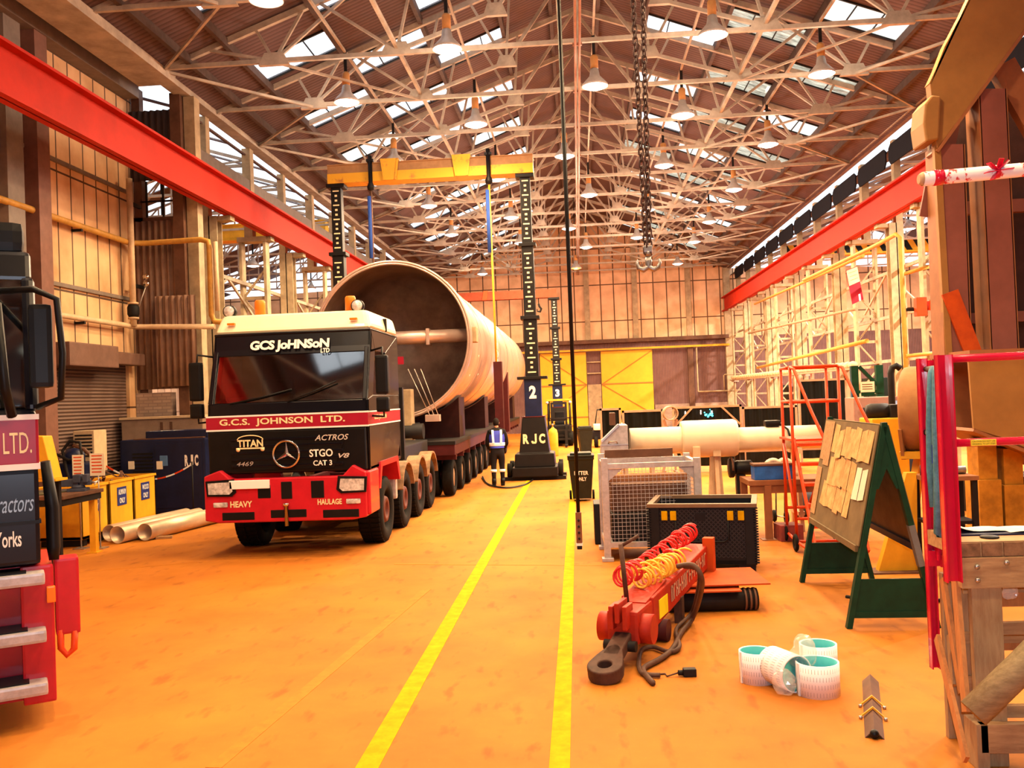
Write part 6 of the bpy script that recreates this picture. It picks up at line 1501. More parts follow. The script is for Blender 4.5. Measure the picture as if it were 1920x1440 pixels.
# planks leaning on the platform's left end
def plank(label, p, q, w_, th, m): return obj('loose_plank', MB().bar(p, q, w_, th, up=(1, 0, 0)), m, None, label, 'plank', 'planks leaning on the platform')
def pw_(px, py, y): v = at(px, py, y); return (v.x, v.y, max(v.z, .03))
plank('orange plank leaning steeply on the platform\'s left end, nearest the camera', pw_(1812, 1335, 5.42), pw_(1783, 985, 5.80), .075, .025, M['plank_o'])
plank('orange plank leaning behind the nearest one, lower top', pw_(1803, 1300, 5.62), pw_(1768, 1085, 5.98), .06, .022, M['plank_o'])
plank('low orange plank leaning outward at the foot of the platform', pw_(1812, 1425, 5.36), pw_(1757, 1195, 5.95), .07, .022, M['plank_o'])
plank('pale upright batten standing between the leaning planks', pw_(1789, 1285, 5.85), pw_(1782, 1190, 6.0), .06, .03, M['woodv'])
# log resting across the platform's lower slats
p, q = at(1822, 1335, 5.38), at(1925, 1235, 5.38)
d_ = (q - p)
t = thing('round_timber', 'weathered round timber pole slanting in front of the platform slats', 'timber pole', (p.x, 5.36, 0))
obj('pole', MB().tube([(0, 0, p.z), (d_.x, .0, d_.z + p.z), (d_.x * 3.0, .02, p.z + d_.z * 3.0)], .085, 18), mat('weathered_log', (.33, .25, .13), .8, col2=(.22, .16, .08), scale=7, stretch=(1, 6, 6), bump=.2), t)
# papers on the platform
t = thing('paper_stack', 'open white sheets lying on top of the timber platform', 'papers', (PX + .1, PYb - .3, PZ))
rg = random.Random(2)
def sheet(x0, x1, y0, y1, curl, seed):
    n = 8; vs = []; rg = random.Random(seed)
    for i in range(n + 1):
        for j in range(5):
            q = i / n; vs.append((x0 + (x1 - x0) * q, y0 + (y1 - y0) * j / 4, .012 + curl * (q ** 3) + .012 * math.sin(j * 1.3 + seed) * q + .006 * math.sin(q * 7)))
    fs = [(i * 5 + j, i * 5 + j + 1, i * 5 + j + 6, i * 5 + j + 5) for i in range(n) for j in range(4)]
    m = MB().add(vs, fs, True); N = len(vs); m.add([(x, y, z + .002) for x, y, z in vs], [f[::-1] for f in fs], True); return m
M['wpaper'] = mat('white_paper', (.86, .80, .68), .7, var=.03)
for k, a_ in enumerate(((.32, -.03, .05, .25, .05), (.30, .80, .0, .22, .02), (.55, 1.2, .05, .28, .03))): obj('sheet', sheet(*a_[:4], a_[4], k), M['wpaper'], t)
obj('blue_folder', MB().box(-.02, 1.2, -.02, .28, 0, .010), M['navy'], t)
p = at(1855, 1000, 5.9); obj('rubber_disc', MB().lathe([(0, 0), (.05, 0), (.055, .006), (.05, .012), (0, .012)], (0, 0, 0), 'z', 24), M['dark'], None, 'flat dark disc on the platform edge in front of the papers', 'disc', loc=(at(1855, 1000, 5.72).x, 5.72, PZ))
for k, (px, py) in enumerate(((1895, 1110), (1862, 1165))):
    p = at(px, py, 5.85); crumple('scrap of clear film caught in the platform slats, ' + ('upper right one' if k == 0 else 'lower left one'), (p.x, 5.86, p.z - .05), .06, (1, .5, 1), 20 + k)
# pole wrapped in red and white tape
p, q = at(1728, 336, 6.0), at(1922, 318, 6.0)
t = thing('taped_pole', 'horizontal pole wrapped in red and white tape at the upper right', 'pole', (p.x, 6.0, 0))
L_ = q.x - p.x; X9 = 2.1; sl_ = (q.z - p.z) / L_
pw = mat('red_white_tape', (.86, .84, .84), .5, col2=(.62, .02, .03), scale=7, thr=(.42, .46), stretch=(1.2, 1, 1))
obj('pole', MB().tube([(0, 0, p.z), (.01, 0, p.z), (L_, 0, p.z + sl_ * L_), (X9, 0, p.z + sl_ * X9)], [.040, .047, .045, .045], 16), pw, t)
obj('end_cap', MB().tube([(-.02, 0, p.z), (.005, 0, p.z)], [.03, .046], 16), mat('tan_cap', (.55, .36, .2), .6), t)
obj('red_band', MB().lathe([(.046, -.03), (.051, -.03), (.051, .03), (.046, .03)], (.10, 0, p.z + sl_ * .1), 'x', 20, closed=True), M['redgloss'], t)
kx = at(1865, 325, 6).x - p.x
kn = MB(); rg = random.Random(31)
for k in range(7):
    a_ = rg.uniform(0, 6.28); kn.bar((kx, -.045, p.z + sl_ * kx), (kx + .09 * math.cos(a_), -.06 - rg.uniform(0, .03), p.z + sl_ * kx + .07 * math.sin(a_)), .035, .006)
obj('tape_knot', kn, M['redgloss'], t)
obj('support_post', MB().tube([(1.9, 0, 1.33), (1.9, 0, p.z + sl_ * 1.9)], .04, 12), M['redgloss'], t)
# chain, hook, pendant hung from the hall's crane
M['chain'] = mat('oily_chain', (.10, .06, .055), .45, metal=.6, var=.2)
Yh = 10.6
hk = at(1216, 500, Yh); top = 7.85
t = thing('chain_hoist_chain', 'double strand of heavy chain with a steel double hook hanging over the aisle', 'chain', (hk.x, Yh, 0))
def link_mesh(l=.095, w_=.055, r_=.011):
    pts = [(w_ / 2 * math.cos(q), 0, (l - w_) / 2 * (1 if math.sin(q) >= 0 else -1) + w_ / 2 * math.sin(q)) for q in [2 * PI * k / 16 for k in range(16)]]
    return MB().tube(pts, r_, 7, closed=True)
zb = at(1213, 478, Yh).z; pitch = .072
for s in (-1, 1):
    mb = MB(); z = zb + .05; k = 0
    while z < top:
        lk = link_mesh(); spread = .022 + .04 * min(1, (z - zb) / 3.5)
        lk.xform(MX.Translation((s * spread, .01 * s, z)) @ MX.Rotation((PI / 2 if (k + (s > 0)) % 2 else 0) + .4, 4, 'Z'))
        n0 = len(mb.v); mb.v += lk.v; mb.f += [tuple(i + n0 for i in f) for f in lk.f]; mb.smooth += lk.smooth; z += pitch; k += 1
    obj('chain_strand', mb, M['chain'], t)
M['hooksteel'] = mat('worn_hook_steel', (.38, .36, .36), .35, metal=.8, var=.2)
hz = zb
h = MB().tube([(0, 0, hz + .06), (0, 0, hz - .02)], .035, 12)
for s in (-1, 1):
    pts = [(0, 0, hz - .02), (s * -.015, 0, hz - .08), (s * .0, 0, hz - .14), (s * .06, 0, hz - .175), (s * .115, 0, hz - .15), (s * .135, 0, hz - .09), (s * .12, 0, hz - .05)]
    h.tube(pts, [.03, .028, .03, .032, .026, .018, .008], 12)
obj('hook', h, M['hooksteel'], t); obj('hook_block', MB().rbox(-.05, .05, -.035, .035, hz + .03, hz + .11, .015), M['hooksteel'], t)
p = at(1087, 1030, Yh); pz = p.z; pt_ = at(1086, 960, Yh).z
t = thing('pendant_control', 'long black pendant cable with a brown control stick hanging above the right yellow line', 'pendant', (p.x, Yh, 0))
obj('cable', MB().tube([(0, 0, 8.0), (0, 0, pt_)], .022, 10), M['black'], t)
obj('cable', MB().tube([(.02, .018, 8.0), (.018, .018, 5.0), (.012, .01, pt_)], .010, 8), M['black'], t)
o = obj('control_stick', MB().rbox(-.035, .035, -.03, .03, pz + .05, pt_, .012), mat('pendant_brown', (.22, .09, .04), .5), t)
obj('tip', MB().rbox(-.03, .03, -.025, .025, pz, pz + .05, .012), M['dark'], o); obj('collar', MB().box(-.037, .037, -.032, .032, pz + .045, pz + .075), M['wletter'], o)
for k in range(4): obj('button', MB().lathe([(0, -.045), (.014, -.045), (.014, -.028), (0, -.028)], (0, 0, pz + .13 + k * .07), 'y', 10), M['dark'], o)
# ============================================================ RIGHT MIDDLE GROUND
# long cream tube on stands with a galvanised chute
M['tube'] = mat('cream_tube', (.86, .72, .50), .45, var=.06, scale=3)
Yt = 15.0
a_, b_ = at(1180, 803, Yt), at(1180, 853, Yt); r1 = (a_.z - b_.z) / 2; zc = (a_.z + b_.z) / 2
c_ = at(1490, 805, Yt); x0 = a_.x; x1 = at(1379, 800, Yt).x; x2 = at(1500, 800, Yt).x; xs = at(1276, 795, Yt).x
t = thing('long_tube', 'long thick cream tube lying on stands behind the mesh cage', 'tube', (x0, Yt, 0))
obj('tube', MB().lathe([(r1, 0), (r1, x1 - x0), (r1 - .02, x1 - x0), (r1 - .02, 0)], (0, 0, zc), 'x', 48, closed=True), M['tube'], t)
r2 = r1 * .86; zc2 = at(1440, 829, Yt).z - .0
obj('thin_tube', MB().lathe([(0, x1 - x0 - .3), (r2, x1 - x0 - .3), (r2, x2 - x0 + .3), (0, x2 - x0 + .3)], (0, 0, zc - .02), 'x', 40), M['tube'], t)
obj('cover', MB().lathe([(r1 + .075, xs - x0), (r1 + .085, xs - x0 + .04), (r1 + .085, x1 - x0 - .04), (r1 + .06, x1 - x0 + .01), (r1, x1 - x0 + .01), (r1, xs - x0)], (0, 0, zc + .005), 'x', 48, closed=True), M['tube'], t)
for x in (.35, x1 - x0 - .35, x2 - x0 - .1):
    m = MB()
    for s in (-1, 1): m.bar((x, s * .30, 0), (x, s * .10, zc - r1 - .02), .10, .06, up=(1, 0, 0))
    m.box(x - .06, x + .06, -.25, .25, zc - r1 - .05, zc - r1 + .04); m.box(x - .05, x + .05, -.3, .3, .25, .31)
    obj('stand', m, M['pipe_c'], t)
p = at(1310, 865, Yt - .2); obj('clamp', MB().rbox(p.x - x0 - .10, p.x - x0 + .02, -.33, -.22, .0, zc - .1, .02), M['pipe_c'], t)
obj('web_plate', MB().prism([(p.x - x0 + .12, 0), (p.x - x0 + .42, 0), (p.x - x0 + .36, zc - r1), (p.x - x0 + .20, zc - r1)], -.12, -.06, 'xz'), M['pipe_c'], t)
t = thing('black_bundle', 'black folded bundle lying on the thin end of the cream tube', 'bundle', (at(1447, 800, Yt).x, Yt, zc - .02 + r2))
obj('bundle', MB().rbox(-.12, .13, -.10, .10, 0, .10, .04), M['black'], t); obj('strap', MB().tube([(.13, -.02, .05), (.21, -.2, -.05), (.27, -.24, -.3), (.29, -.25, -.55)], .018, 8), M['black'], t)
a_, b_, c_, d_ = at(1126, 851, 14.7), at(1128, 828, 14.7), at(1160, 797, 14.7), at(1178, 851, 14.7)
t = thing('sheet_metal_chute', 'small galvanised chute box with a sloping lid at the end of the cream tube', 'chute', (a_.x, 14.7, 0))
q = lambda v: (v.x - a_.x, v.z)
obj('casing', MB().prism([q(a_), q(b_), q(c_), (d_.x - a_.x, c_.z), (d_.x - a_.x, d_.z)], -.12, .55, 'xz'), M['galv'], t, bevel=.008)
obj('handle', MB().tube([(.13, -.13, a_.z + .17), (.14, -.18, a_.z + .20), (.26, -.18, a_.z + .20), (.27, -.13, a_.z + .17)], .012, 8), M['steel'], t)
obj('lid_edge', MB().bar((q(b_)[0], -.13, q(b_)[1] + .012), (q(c_)[0], -.13, q(c_)[1] + .012), .03, .03).box(0, d_.x - a_.x, -.13, -.118, a_.z + .14, a_.z + .15), M['steel'], t)
obj('box_on_top', MB().rbox(.17, .26, .0, .25, c_.z, c_.z + .20, .01), M['brown'], t)
for x in (.04, d_.x - a_.x - .04):
    for y in (-.08, .5): obj('leg', MB().box(x - .025, x + .025, y - .025, y + .025, 0, a_.z), M['pipe_c'], t)
# welding screens
M['curtain'] = mat('dark_green_curtain', (.004, .006, .005), .35, var=.2, scale=3, spec=.2)
M['frame_t'] = mat('tan_frame', (.42, .27, .17), .6)
def screen(label, px0, px1, y, ztop_px, folds):
    a_, b_ = at(px0, ztop_px, y), at(px1, ztop_px, y); W_ = b_.x - a_.x; Z = a_.z
    t = thing('welding_screen', label, 'welding screen', (a_.x, y, 0))
    n = max(10, int(W_ * 22)); vs = []
    for i in range(n + 1):
        x = W_ * i / n; yy = .03 * math.sin(i * folds)
        vs += [(x, yy, .15), (x, yy, Z - .06)]
    m = MB().add(vs, [(2 * i, 2 * i + 2, 2 * i + 3, 2 * i + 1) for i in range(n)], True); m.add([(x, y_ + .01, z) for x, y_, z in vs], [(2 * i + 1, 2 * i + 3, 2 * i + 2, 2 * i) for i in range(n)], True)
    obj('curtain', m, M['curtain'], t)
    f = MB()
    f.box(-.03, W_ + .03, -.03, .03, Z - .06, Z)
    obj('top_bar', f, M['frame_t'], t)
    for x in (0, W_):
        l = obj('post', MB().box(x - .03, x + .03, -.03, .03, 0, Z), M['frame_t'], t); obj('foot', MB().box(x - .03, x + .03, -.35, .35, 0, .05), M['frame_t'], l)
    return t, W_, Z
t, W_, Z = screen('dark welding curtain with diagonal corner braces, middle one before the purple wall', 1262, 1388, 26.0, 763, .9)
for x, s in ((.03, 1), (W_ - .03, -1)): obj('corner_brace', MB().bar((x, -.04, Z - .55), (x + s * .5, -.04, Z - .04), .06, .05), M['frame_t'], t)
M['spark'] = mat('welding_glow', (.1, .8, .8), .5, emit=3.0, ecol=(.06, .75, .85)); M['spot'] = mat('gap_glow', (1, 1, 1), .5, emit=2, ecol=(1, .95, .9))
gl = MB(); rg = random.Random(8)
px_, pz_ = at(1330, 778, 25.93).x - at(1262, 763, 26).x, at(1330, 778, 25.93).z
for k in range(14): gl.sphere((px_ + rg.gauss(0, .07), -.045, pz_ + rg.gauss(0, .06)), rg.uniform(.012, .035), 8)
obj('arc_glow', gl, M['spark'], t)
sp_ = MB()
for px, py in ((1285, 776), (1314, 775), (1335, 772), (1285, 773), (1314, 771)): 
    p = at(px, py, 25.95); sp_.box(p.x - at(1262, 763, 26).x - .014, p.x - at(1262, 763, 26).x + .014, -.05, -.04, p.z - .03, p.z + .03)
obj('pinhole_glow', sp_, M['spot'], t)  # glowing boxes stand in for light coming through the curtain
t, W_, Z = screen('dark welding curtain right of the middle one, reaching to the red steps', 1393, 1492, 26.1, 763, 1.1)
t, W_, Z = screen('sagging black welding curtain at the left end of the row of screens', 1168, 1241, 26.3, 770, .7)
t, W_, Z = screen('narrow dark welding curtain leftmost, beside the far wheelie bin', 1126, 1162, 26.3, 766, .8)
# blue welding arc behind the screens
p = at(1298, 745, 33); L = bpy.data.lights.new('welding_arc', 'POINT'); L.energy = 500; L.color = (.35, .35, 1); L.shadow_soft_size = .05
t = thing('welding_job', 'small job being welded behind the middle screen with a violet glow', 'welding job', (p.x, 36, 0))
obj('table', MB().box(-.6, .6, -.4, .4, .85, .92).box(-.55, -.47, -.35, -.27, 0, .85).box(.47, .55, -.35, -.27, 0, .85).box(-.55, -.47, .27, .35, 0, .85).box(.47, .55, .27, .35, 0, .85), M['dark'], t)
obj('workpiece', MB().tube([(-.3, 0, 1.05), (.3, 0, 1.05)], .13, 16), M['steel'], t)
obj('arc', MB().sphere((0, -.16, 1.2), .03, 8), mat('arc_light', (.6, .6, 1), .5, emit=20, ecol=(.55, .5, 1)), t)
lo = bpy.data.objects.new('welding_arc', L); COL.objects.link(lo); lo.parent = t; lo.location = (0, -.2, 1.3)
# pipe spool left standing between the screens
p = at(1257, 775, 25.0); t = thing('pipe_elbow', 'short tan pipe on an X-stand between the two dark welding screens', 'pipe', (p.x, 25.0, 0))
obj('pipe', MB().lathe([(.20, -.2), (.20, .35), (.17, .35), (.17, -.2)], (0, 0, p.z), 'y', 28, closed=True), M['frame_t'], t)
obj('stand', MB().bar((-.28, .1, 0), (.18, .1, p.z - .17), .07, .05).bar((.28, .1, 0), (-.18, .1, p.z - .17), .07, .05), M['frame_t'], t)
# low bench with oddments before the far door, seen left of the screens
p = gr(1108, 852); t = thing('parked_van', 'low cream and black works buggy parked before the far yellow door', 'buggy', (p.x + .9, 39, 0))
obj('body', MB().rbox(-.8, .8, 0, 1.2, .35, .75, .08), M['black'], t); obj('bonnet', MB().rbox(-.7, .75, -.15, 1.0, .75, 1.0, .08), M['letter'], t)
obj('screen_frame', MB().tube([(-.6, .9, 1.0), (-.5, 1.0, 1.6), (.5, 1.0, 1.6), (.6, .9, 1.0)], .03, 8), M['dark'], t)
for x in (-.6, .6):
    for y in (.1, 1.0): obj('wheel', MB().lathe([(0, -.08), (.25, -.08), (.27, 0), (.25, .08), (0, .08)], (x, y, .27), 'x', 18), M['rubber'], t)
# steel bench with blue tool box and grinder
t = thing('steel_bench', 'rusty brown steel bench with a blue box on it beside the red steps', 'bench', (2.52, 13.95, 0))
obj('bench_top', MB().rbox(0, 1.7, 0, .8, .82, .90, .01), M['fab'], t); obj('apron', MB().box(.02, 1.68, .02, .06, .70, .82), M['fab'], t)
for x, y in ((.05, .72), (.28, .04), (1.62, .04), (1.62, .72)): obj('leg', MB().box(x - .05, x + .05, y - .05, y + .05, 0, .82), M['fab'], t)
obj('foot_plate', MB().box(.16, .42, -.06, .14, 0, .012), M['fab'], t)
t = thing('tool_box', 'bright blue steel box standing on the rusty bench', 'box', (2.62, 14.0, .90))
obj('box', MB().rbox(0, .57, 0, .3, 0, .21, .012), mat('bright_blue', (.03, .15, .55), .35, var=.2, scale=6), t); obj('lid', MB().rbox(-.01, .58, -.01, .31, .21, .245, .006), M['brown'], t)
p = at(1392, 885, 14.2); t = thing('bench_grinder', 'dark bench grinder on a pedestal left of the blue box', 'grinder', (p.x + .05, 14.98, 0))
obj('motor', MB().lathe([(0, -.05), (.10, -.05), (.12, .0), (.12, .22), (.08, .26), (0, .26)], (0, 0, p.z), 'x', 22), M['black'], t)
obj('wheel', MB().lathe([(0, -.13), (.15, -.13), (.16, -.11), (.16, -.07), (.15, -.05), (0, -.05)], (0, 0, p.z), 'x', 28), M['dark'], t)
obj('wheel_guard', MB().tube([(-.09, -.02 + .17 * math.cos(q), p.z + .17 * math.sin(q)) for q in [.3 + k * .25 for k in range(13)]], .018, 6), M['brown'], t)
obj('pedestal', MB().box(-.02, .12, -.06, .08, .03, p.z - .10).box(-.12, .2, -.16, .18, 0, .03), M['dark'], t)
p = at(1450, 858, 14.6); t = thing('pipe_ring', 'cream half ring of pipe standing behind the blue box', 'pipe ring', (p.x + .05, 14.5, .90))
for k in range(2): obj('ring', MB().tube([(.17 * math.cos(q) - .08 + k * .18, .02 * k, .0 + .26 * math.sin(q)) for q in [PI * i / 14 for i in range(15)]], .035, 10), M['tube'], t)
# sack truck with black wheels and red block
p = gr(1478, 985)
t = thing('sack_truck', 'black two-wheeled sack truck leaning under the rusty bench', 'sack truck', (p.x, p.y + .55, 0))
for x in (-.13, .02):
    obj('wheel', MB().lathe([(.04, -.03), (.09, -.03), (.105, 0), (.09, .03), (.04, .03)], (x, -.1 - .25 * (x > 0), .105), 'x', 22, closed=True).lathe([(0, -.02), (.04, -.02), (.04, .02), (0, .02)], (x, -.1 - .25 * (x > 0), .105), 'x', 12), M['rubber'], t)
obj('axle', MB().tube([(-.13, -.1, .105), (.02, -.35, .105)], .012, 8), M['steel'], t)
for x, y in ((-.10, -.12), (0, -.32)): obj('handle', MB().tube([(x, y, .12), (x + .06, y + .2, .66)], .012, 8), M['dark'], t)
p = gr(1487, 1016); obj('red_block', MB().rbox(-.17, .17, -.02, .34, 0, .24, .01), mat('dusty_red_block', (.30, .06, .05), .7, var=.2, scale=6), None, 'dusty red square block on the floor under the bench', 'block', loc=(p.x, p.y + .05, 0), rz=.1)
p = gr(1395, 925, .25); t = thing('dark_motor', 'rounded dark steel drum lying on the floor behind the red steps', 'drum', (3.75, 16.4, 0))
obj('drum', MB().lathe([(0, 0), (.24, 0), (.27, .04), (.27, .5), (.22, .56), (0, .56)], (0, 0, .27), 'x', 28), M['vice'], t)
# red mobile steps
def steps():
    a_ = gr(1492, 1033); x0 = a_.x + .02; y0 = 12.95; t = thing('mobile_steps', 'orange-red wheeled warehouse steps with platform and handrails', 'mobile steps', (x0, y0, 0))
    W_, D, P_, Hh = .66, .85, 1.56, 2.57
    r_ = .022; R_ = M['orange']
    def tb(name, pts, rr=r_): return obj(name, MB().tube(pts, rr, 9), R_, t)
    for x in (0, W_):
        tb('front_post', [(x, .0, .12), (x, .0, Hh)]); tb('rear_post', [(x + .06, D, .12), (x + .06, D, Hh)])
        tb('top_rail', [(x, 0, Hh), (x + .06, D, Hh)]); tb('mid_rail', [(x, 0, 2.08), (x + .06, D, 2.08)])
        tb('base_rail', [(x, -.95, .13), (x, 0, .13), (x + .06, D, .13)])
        obj('stringer', MB().bar((x + .02, .02, P_), (x + .02, -.95, .14), .03, .07), R_, t)
        tb('handrail', [(x, .0, Hh), (x + .03, -.10, Hh - .03), (x + .16, -.45, 1.95), (x + .24, -.72, 1.60), (x + .20, -.78, 1.2), (x + .05, -.62, .75)])
    tb('top_rail', [(0, 0, Hh), (W_, 0, Hh)]); tb('top_rail', [(.06, D, Hh), (W_ + .06, D, Hh)]); tb('mid_rail', [(0, 0, 2.08), (W_, 0, 2.08)]); tb('mid_rail', [(.06, D, 2.08), (W_ + .06, D, 2.08)])
    obj('platform', MB().box(0, W_ + .05, 0, D, P_ - .03, P_), R_, t)
    for k in range(6):
        q = (k + .5) / 6; obj('tread', MB().box(.03, W_ - .01, .02 - .97 * (1 - q) - .10, .02 - .97 * (1 - q) + .10, P_ * q - .02 + .06, P_ * q + .02 + .06), R_, t)
    tb('cross_bar', [(0, 0, .45), (W_, 0, .45)]); tb('cross_bar', [(.06, D, .5), (W_ + .06, D, .5)]); tb('cross_bar', [(0, 0, .13), (W_, 0, .13)]); tb('cross_bar', [(0, -.95, .13), (W_, -.95, .13)])
    tb('diagonal', [(W_, 0, .5), (W_ + .06, D, P_ - .1)]); tb('diagonal', [(0, 0, .5), (.06, D, P_ - .1)])
    for x, y in ((-.03, -.05), (W_ + .03, -.05), (.03, D), (W_ + .09, D)):
        w = obj('wheel', MB().lathe([(.05, -.02), (.11, -.02), (.125, 0), (.11, .02), (.05, .02)], (x, y, .125), 'x', 24, closed=True).lathe([(0, -.015), (.05, -.015), (.05, .015), (0, .015)], (x, y, .125), 'x', 12), M['rubber'], t)
    return t
steps()
# sheeted round flange on a yellow trestle
M['tarp'] = mat('brown_sheeting', (.40, .19, .07), .7, col2=(.28, .12, .045), scale=3, bump=.6)
p, q = at(1716, 687, 12.2), at(1712, 850, 12.2); zc = (p.z + q.z) / 2; rr = (p.z - q.z) / 2
t = thing('sheeted_flange', 'big round flange wrapped in brown sheeting behind the red posts', 'flange', (at(1700, 770, 12.2).x, 12.2, 0), math.radians(-28))
obj('sheeting', MB().lathe([(0, -.02), (rr * .9, -.03), (rr * .98, .0), (rr, .06), (rr * .99, .35), (rr * .93, .4), (0, .42)], (0, 0, zc), 'x', 44), M['tarp'], t)
obj('skirt', MB().prism([(-.55, zc - rr * .4), (.55, zc - rr * .4), (.42, zc - rr - .1), (-.38, zc - rr - .05)], -.03, .01, 'yz'), M['tarp'], t)
tr_ = MB()
for y in (-.35, .35): tr_.bar((-.1, y * 1.3, 0), (.15, y * .6, zc - rr + .05), .08, .06).bar((.5, y * 1.3, 0), (.25, y * .6, zc - rr + .05), .08, .06)
tr_.box(-.05, .45, -.4, .4, zc - rr - .04, zc - rr + .05); obj('trestle', tr_, M['skip'], t)
# shelf bench with oddments between the notice board and the red posts
t = thing('parts_table', 'low dark table loaded with machine parts behind the notice board', 'table', (4.35, 11.02, 0))
obj('table_top', MB().box(-.3, .3, 0, .5, 1.12, 1.17), M['fab'], t); obj('shelf', MB().box(-.28, .28, .05, .45, .6, .64), M['dark'], t)
for x in (-.26, .26):
    for y in (.05, .45): obj('leg', MB().box(x - .03, x + .03, y - .03, y + .03, 0, 1.12), M['dark'], t)
t = thing('machine_part', 'dark machined ring and stub lying on the loaded table', 'machine part', (4.35, 11.25, 1.17)); obj('ring', MB().lathe([(.08, 0), (.14, 0), (.14, .12), (.08, .12)], (-.14, 0, 0), 'z', 24, closed=True), M['dark'], t); obj('stub', MB().tube([(.03, .06, .05), (.26, .06, .05)], .05, 14), M['steel'], t)
# yellow prop and teal bowl behind the board's legs
p, q = at(1700, 900, 10.6), gr(1660, 1080)
t = thing('yellow_prop', 'yellow sloping prop standing behind the notice board\'s right legs', 'prop', (q.x + .15, q.y + .2, 0))
obj('prop', MB().prism([(-.16, .02), (.30, .02), (.34, 1.2), (.22, 1.2)], 0, .12, 'xz'), M['skip'], t); obj('sole_plate', MB().box(-.25, .38, -.12, .22, 0, .02), M['brown'], t)
p = gr(1712, 1085); t = thing('teal_bowl', 'shallow teal lined dish propped on edge behind the notice board', 'dish', (p.x + .02, 9.75, 0), .3)
m = MB().lathe([(.0, .05), (.13, .035), (.185, .0), (.195, .0), (.14, .055), (0, .07)], (0, 0, 0), 'y', 36); m.xform(MX.Translation((0, 0, .17)) @ MX.Rotation(.35, 4, 'X')); obj('dish', m, M['teal'], t)
t = obj('steel_strap', MB().tube([(-.25, .3, .01), (0, 0, .02), (.3, -.05, .02), (.7, .02, .02)], .02, 8), M['dark'], None, 'bent dark steel strap on the floor under the notice board', 'strap', loc=(3.05, 9.75, 0))
# ---- big primed steel frame, upper right
Yq = 15.0
FX = at(1745, 280, Yq).x
t = thing('steel_fabrication', 'towering primed brown steel frame with a sloping plate girder on yellow trestles', 'fabrication', (FX, Yq, 0))
M['fabtop'] = mat('ochre_primer', (.30, .15, .045), .6, var=.10, scale=2)
M['fabweb'] = mat('red_oxide_web', (.22, .075, .06), .6, var=.12, scale=2)
P_ = lambda px, py, y=Yq: (at(px, py, y).x - FX, at(px, py, y).z)
girder = [P_(1748, 285), P_(1735, 165), P_(1762, 95), P_(1812, 0), P_(1850, -70), P_(1990, -160), P_(2080, -160), P_(1925, 42), P_(1840, 165)]
obj('sloping_girder', MB().prism(girder, -.20, .0, 'xz'), M['fabtop'], t, bevel=.01)
lo_, hi_ = P_(1748, 288), P_(1930, 38); obj('bottom_flange', MB().bar((lo_[0], .0, lo_[1] - .02), (hi_[0], .0, hi_[1] - .02), .42, .05, up=(0, 0, 1)), M['fab'], t)
lu, hu = P_(1735, 165), P_(1812, 0); obj('top_flange', MB().bar((lu[0], -.1, lu[1]), (hu[0], -.1, hu[1]), .2, .03), M['fabtop'], t)
obj('end_lug', MB().prism([P_(1724, 275), P_(1719, 240), P_(1722, 205), P_(1735, 188), P_(1752, 190), P_(1748, 270)], -.28, .3, 'xz'), M['fabtop'], t, bevel=.03)
z0 = P_(1765, 668)[1]
def ibeam(name, px0, px1, ytop, ybot, tilt=0):
    a0, a1 = P_(px0, ytop), P_(px1, ytop); b0, b1 = P_(px0 + tilt, ybot), P_(px1 + tilt, ybot)
    fl_ = MB().add([(a0[0], -.15, a0[1]), (a1[0], -.15, a1[1]), (b1[0], -.15, b1[1]), (b0[0], -.15, b0[1]), (a0[0], -.11, a0[1]), (a1[0], -.11, a1[1]), (b1[0], -.11, b1[1]), (b0[0], -.11, b0[1])], [(0, 1, 2, 3), (7, 6, 5, 4), (0, 4, 5, 1), (1, 5, 6, 2), (2, 6, 7, 3), (3, 7, 4, 0)])
    o = obj(name, fl_, M['fabweb'], t)
    e = MB().bar((a0[0], .1, a0[1]), (b0[0], .1, b0[1]), .03, .5, up=(0, 1, 0)); obj('flange_edge', e, M['fab'], o)
    obj('flange_far', MB().bar((a1[0], .1, a1[1]), (b1[0], .1, b1[1]), .03, .5, up=(0, 1, 0)), M['fab'], o)
ibeam('upright', 1752, 1800, 275, 672, 14); ibeam('upright', 1828, 1878, 172, 672, 24)
obj('upright_plate', MB().bar((P_(1750, 280)[0], -.12, P_(1750, 280)[1]), (P_(1772, 672)[0], -.12, P_(1772, 672)[1]), .10, .10), M['fabtop'], t)
a0, b0 = P_(1882, 118), P_(1985, 300); obj('diagonal', MB().bar((a0[0], .1, a0[1]), (b0[0], .1, b0[1]), .4, .18, up=(0, 1, 0)), M['fab'], t)
a0, b0 = P_(1772, 550), P_(1822, 680); obj('diagonal', MB().bar((a0[0], -.18, a0[1]), (b0[0], -.18, b0[1]), .26, .05, up=(0, 1, 0)), M['rustp'] if 'rustp' in M else M['rust'], t)
a0, b0 = P_(1795, 215), P_(1760, 400); obj('inner_web', MB().bar((a0[0], .35, a0[1]), (b0[0], .35, b0[1]), .36, .05, up=(0, 1, 0)), M['fabweb'], t)
a0, b0 = P_(1868, 178), P_(1990, 168); obj('yellow_tube', MB().tube([(a0[0], .4, a0[1]), (b0[0], .4, b0[1])], .08, 14), M['yellow'], t)
bk = MB().box(P_(1800, 600)[0], P_(2050, 600)[0], .9, .95, P_(1800, 660)[1], P_(1800, 150)[1]); obj('back_plate', bk, mat('dark_oxide_plate', (.05, .02, .018), .7, var=.2), t)
obj('inner_beam', MB().box(P_(1790, 360)[0], P_(2000, 360)[0], .7, .85, P_(1850, 385)[1], P_(1850, 360)[1]).box(P_(1790, 560)[0], P_(2000, 560)[0], .7, .85, P_(1850, 600)[1], P_(1850, 580)[1]), M['fabweb'], t)
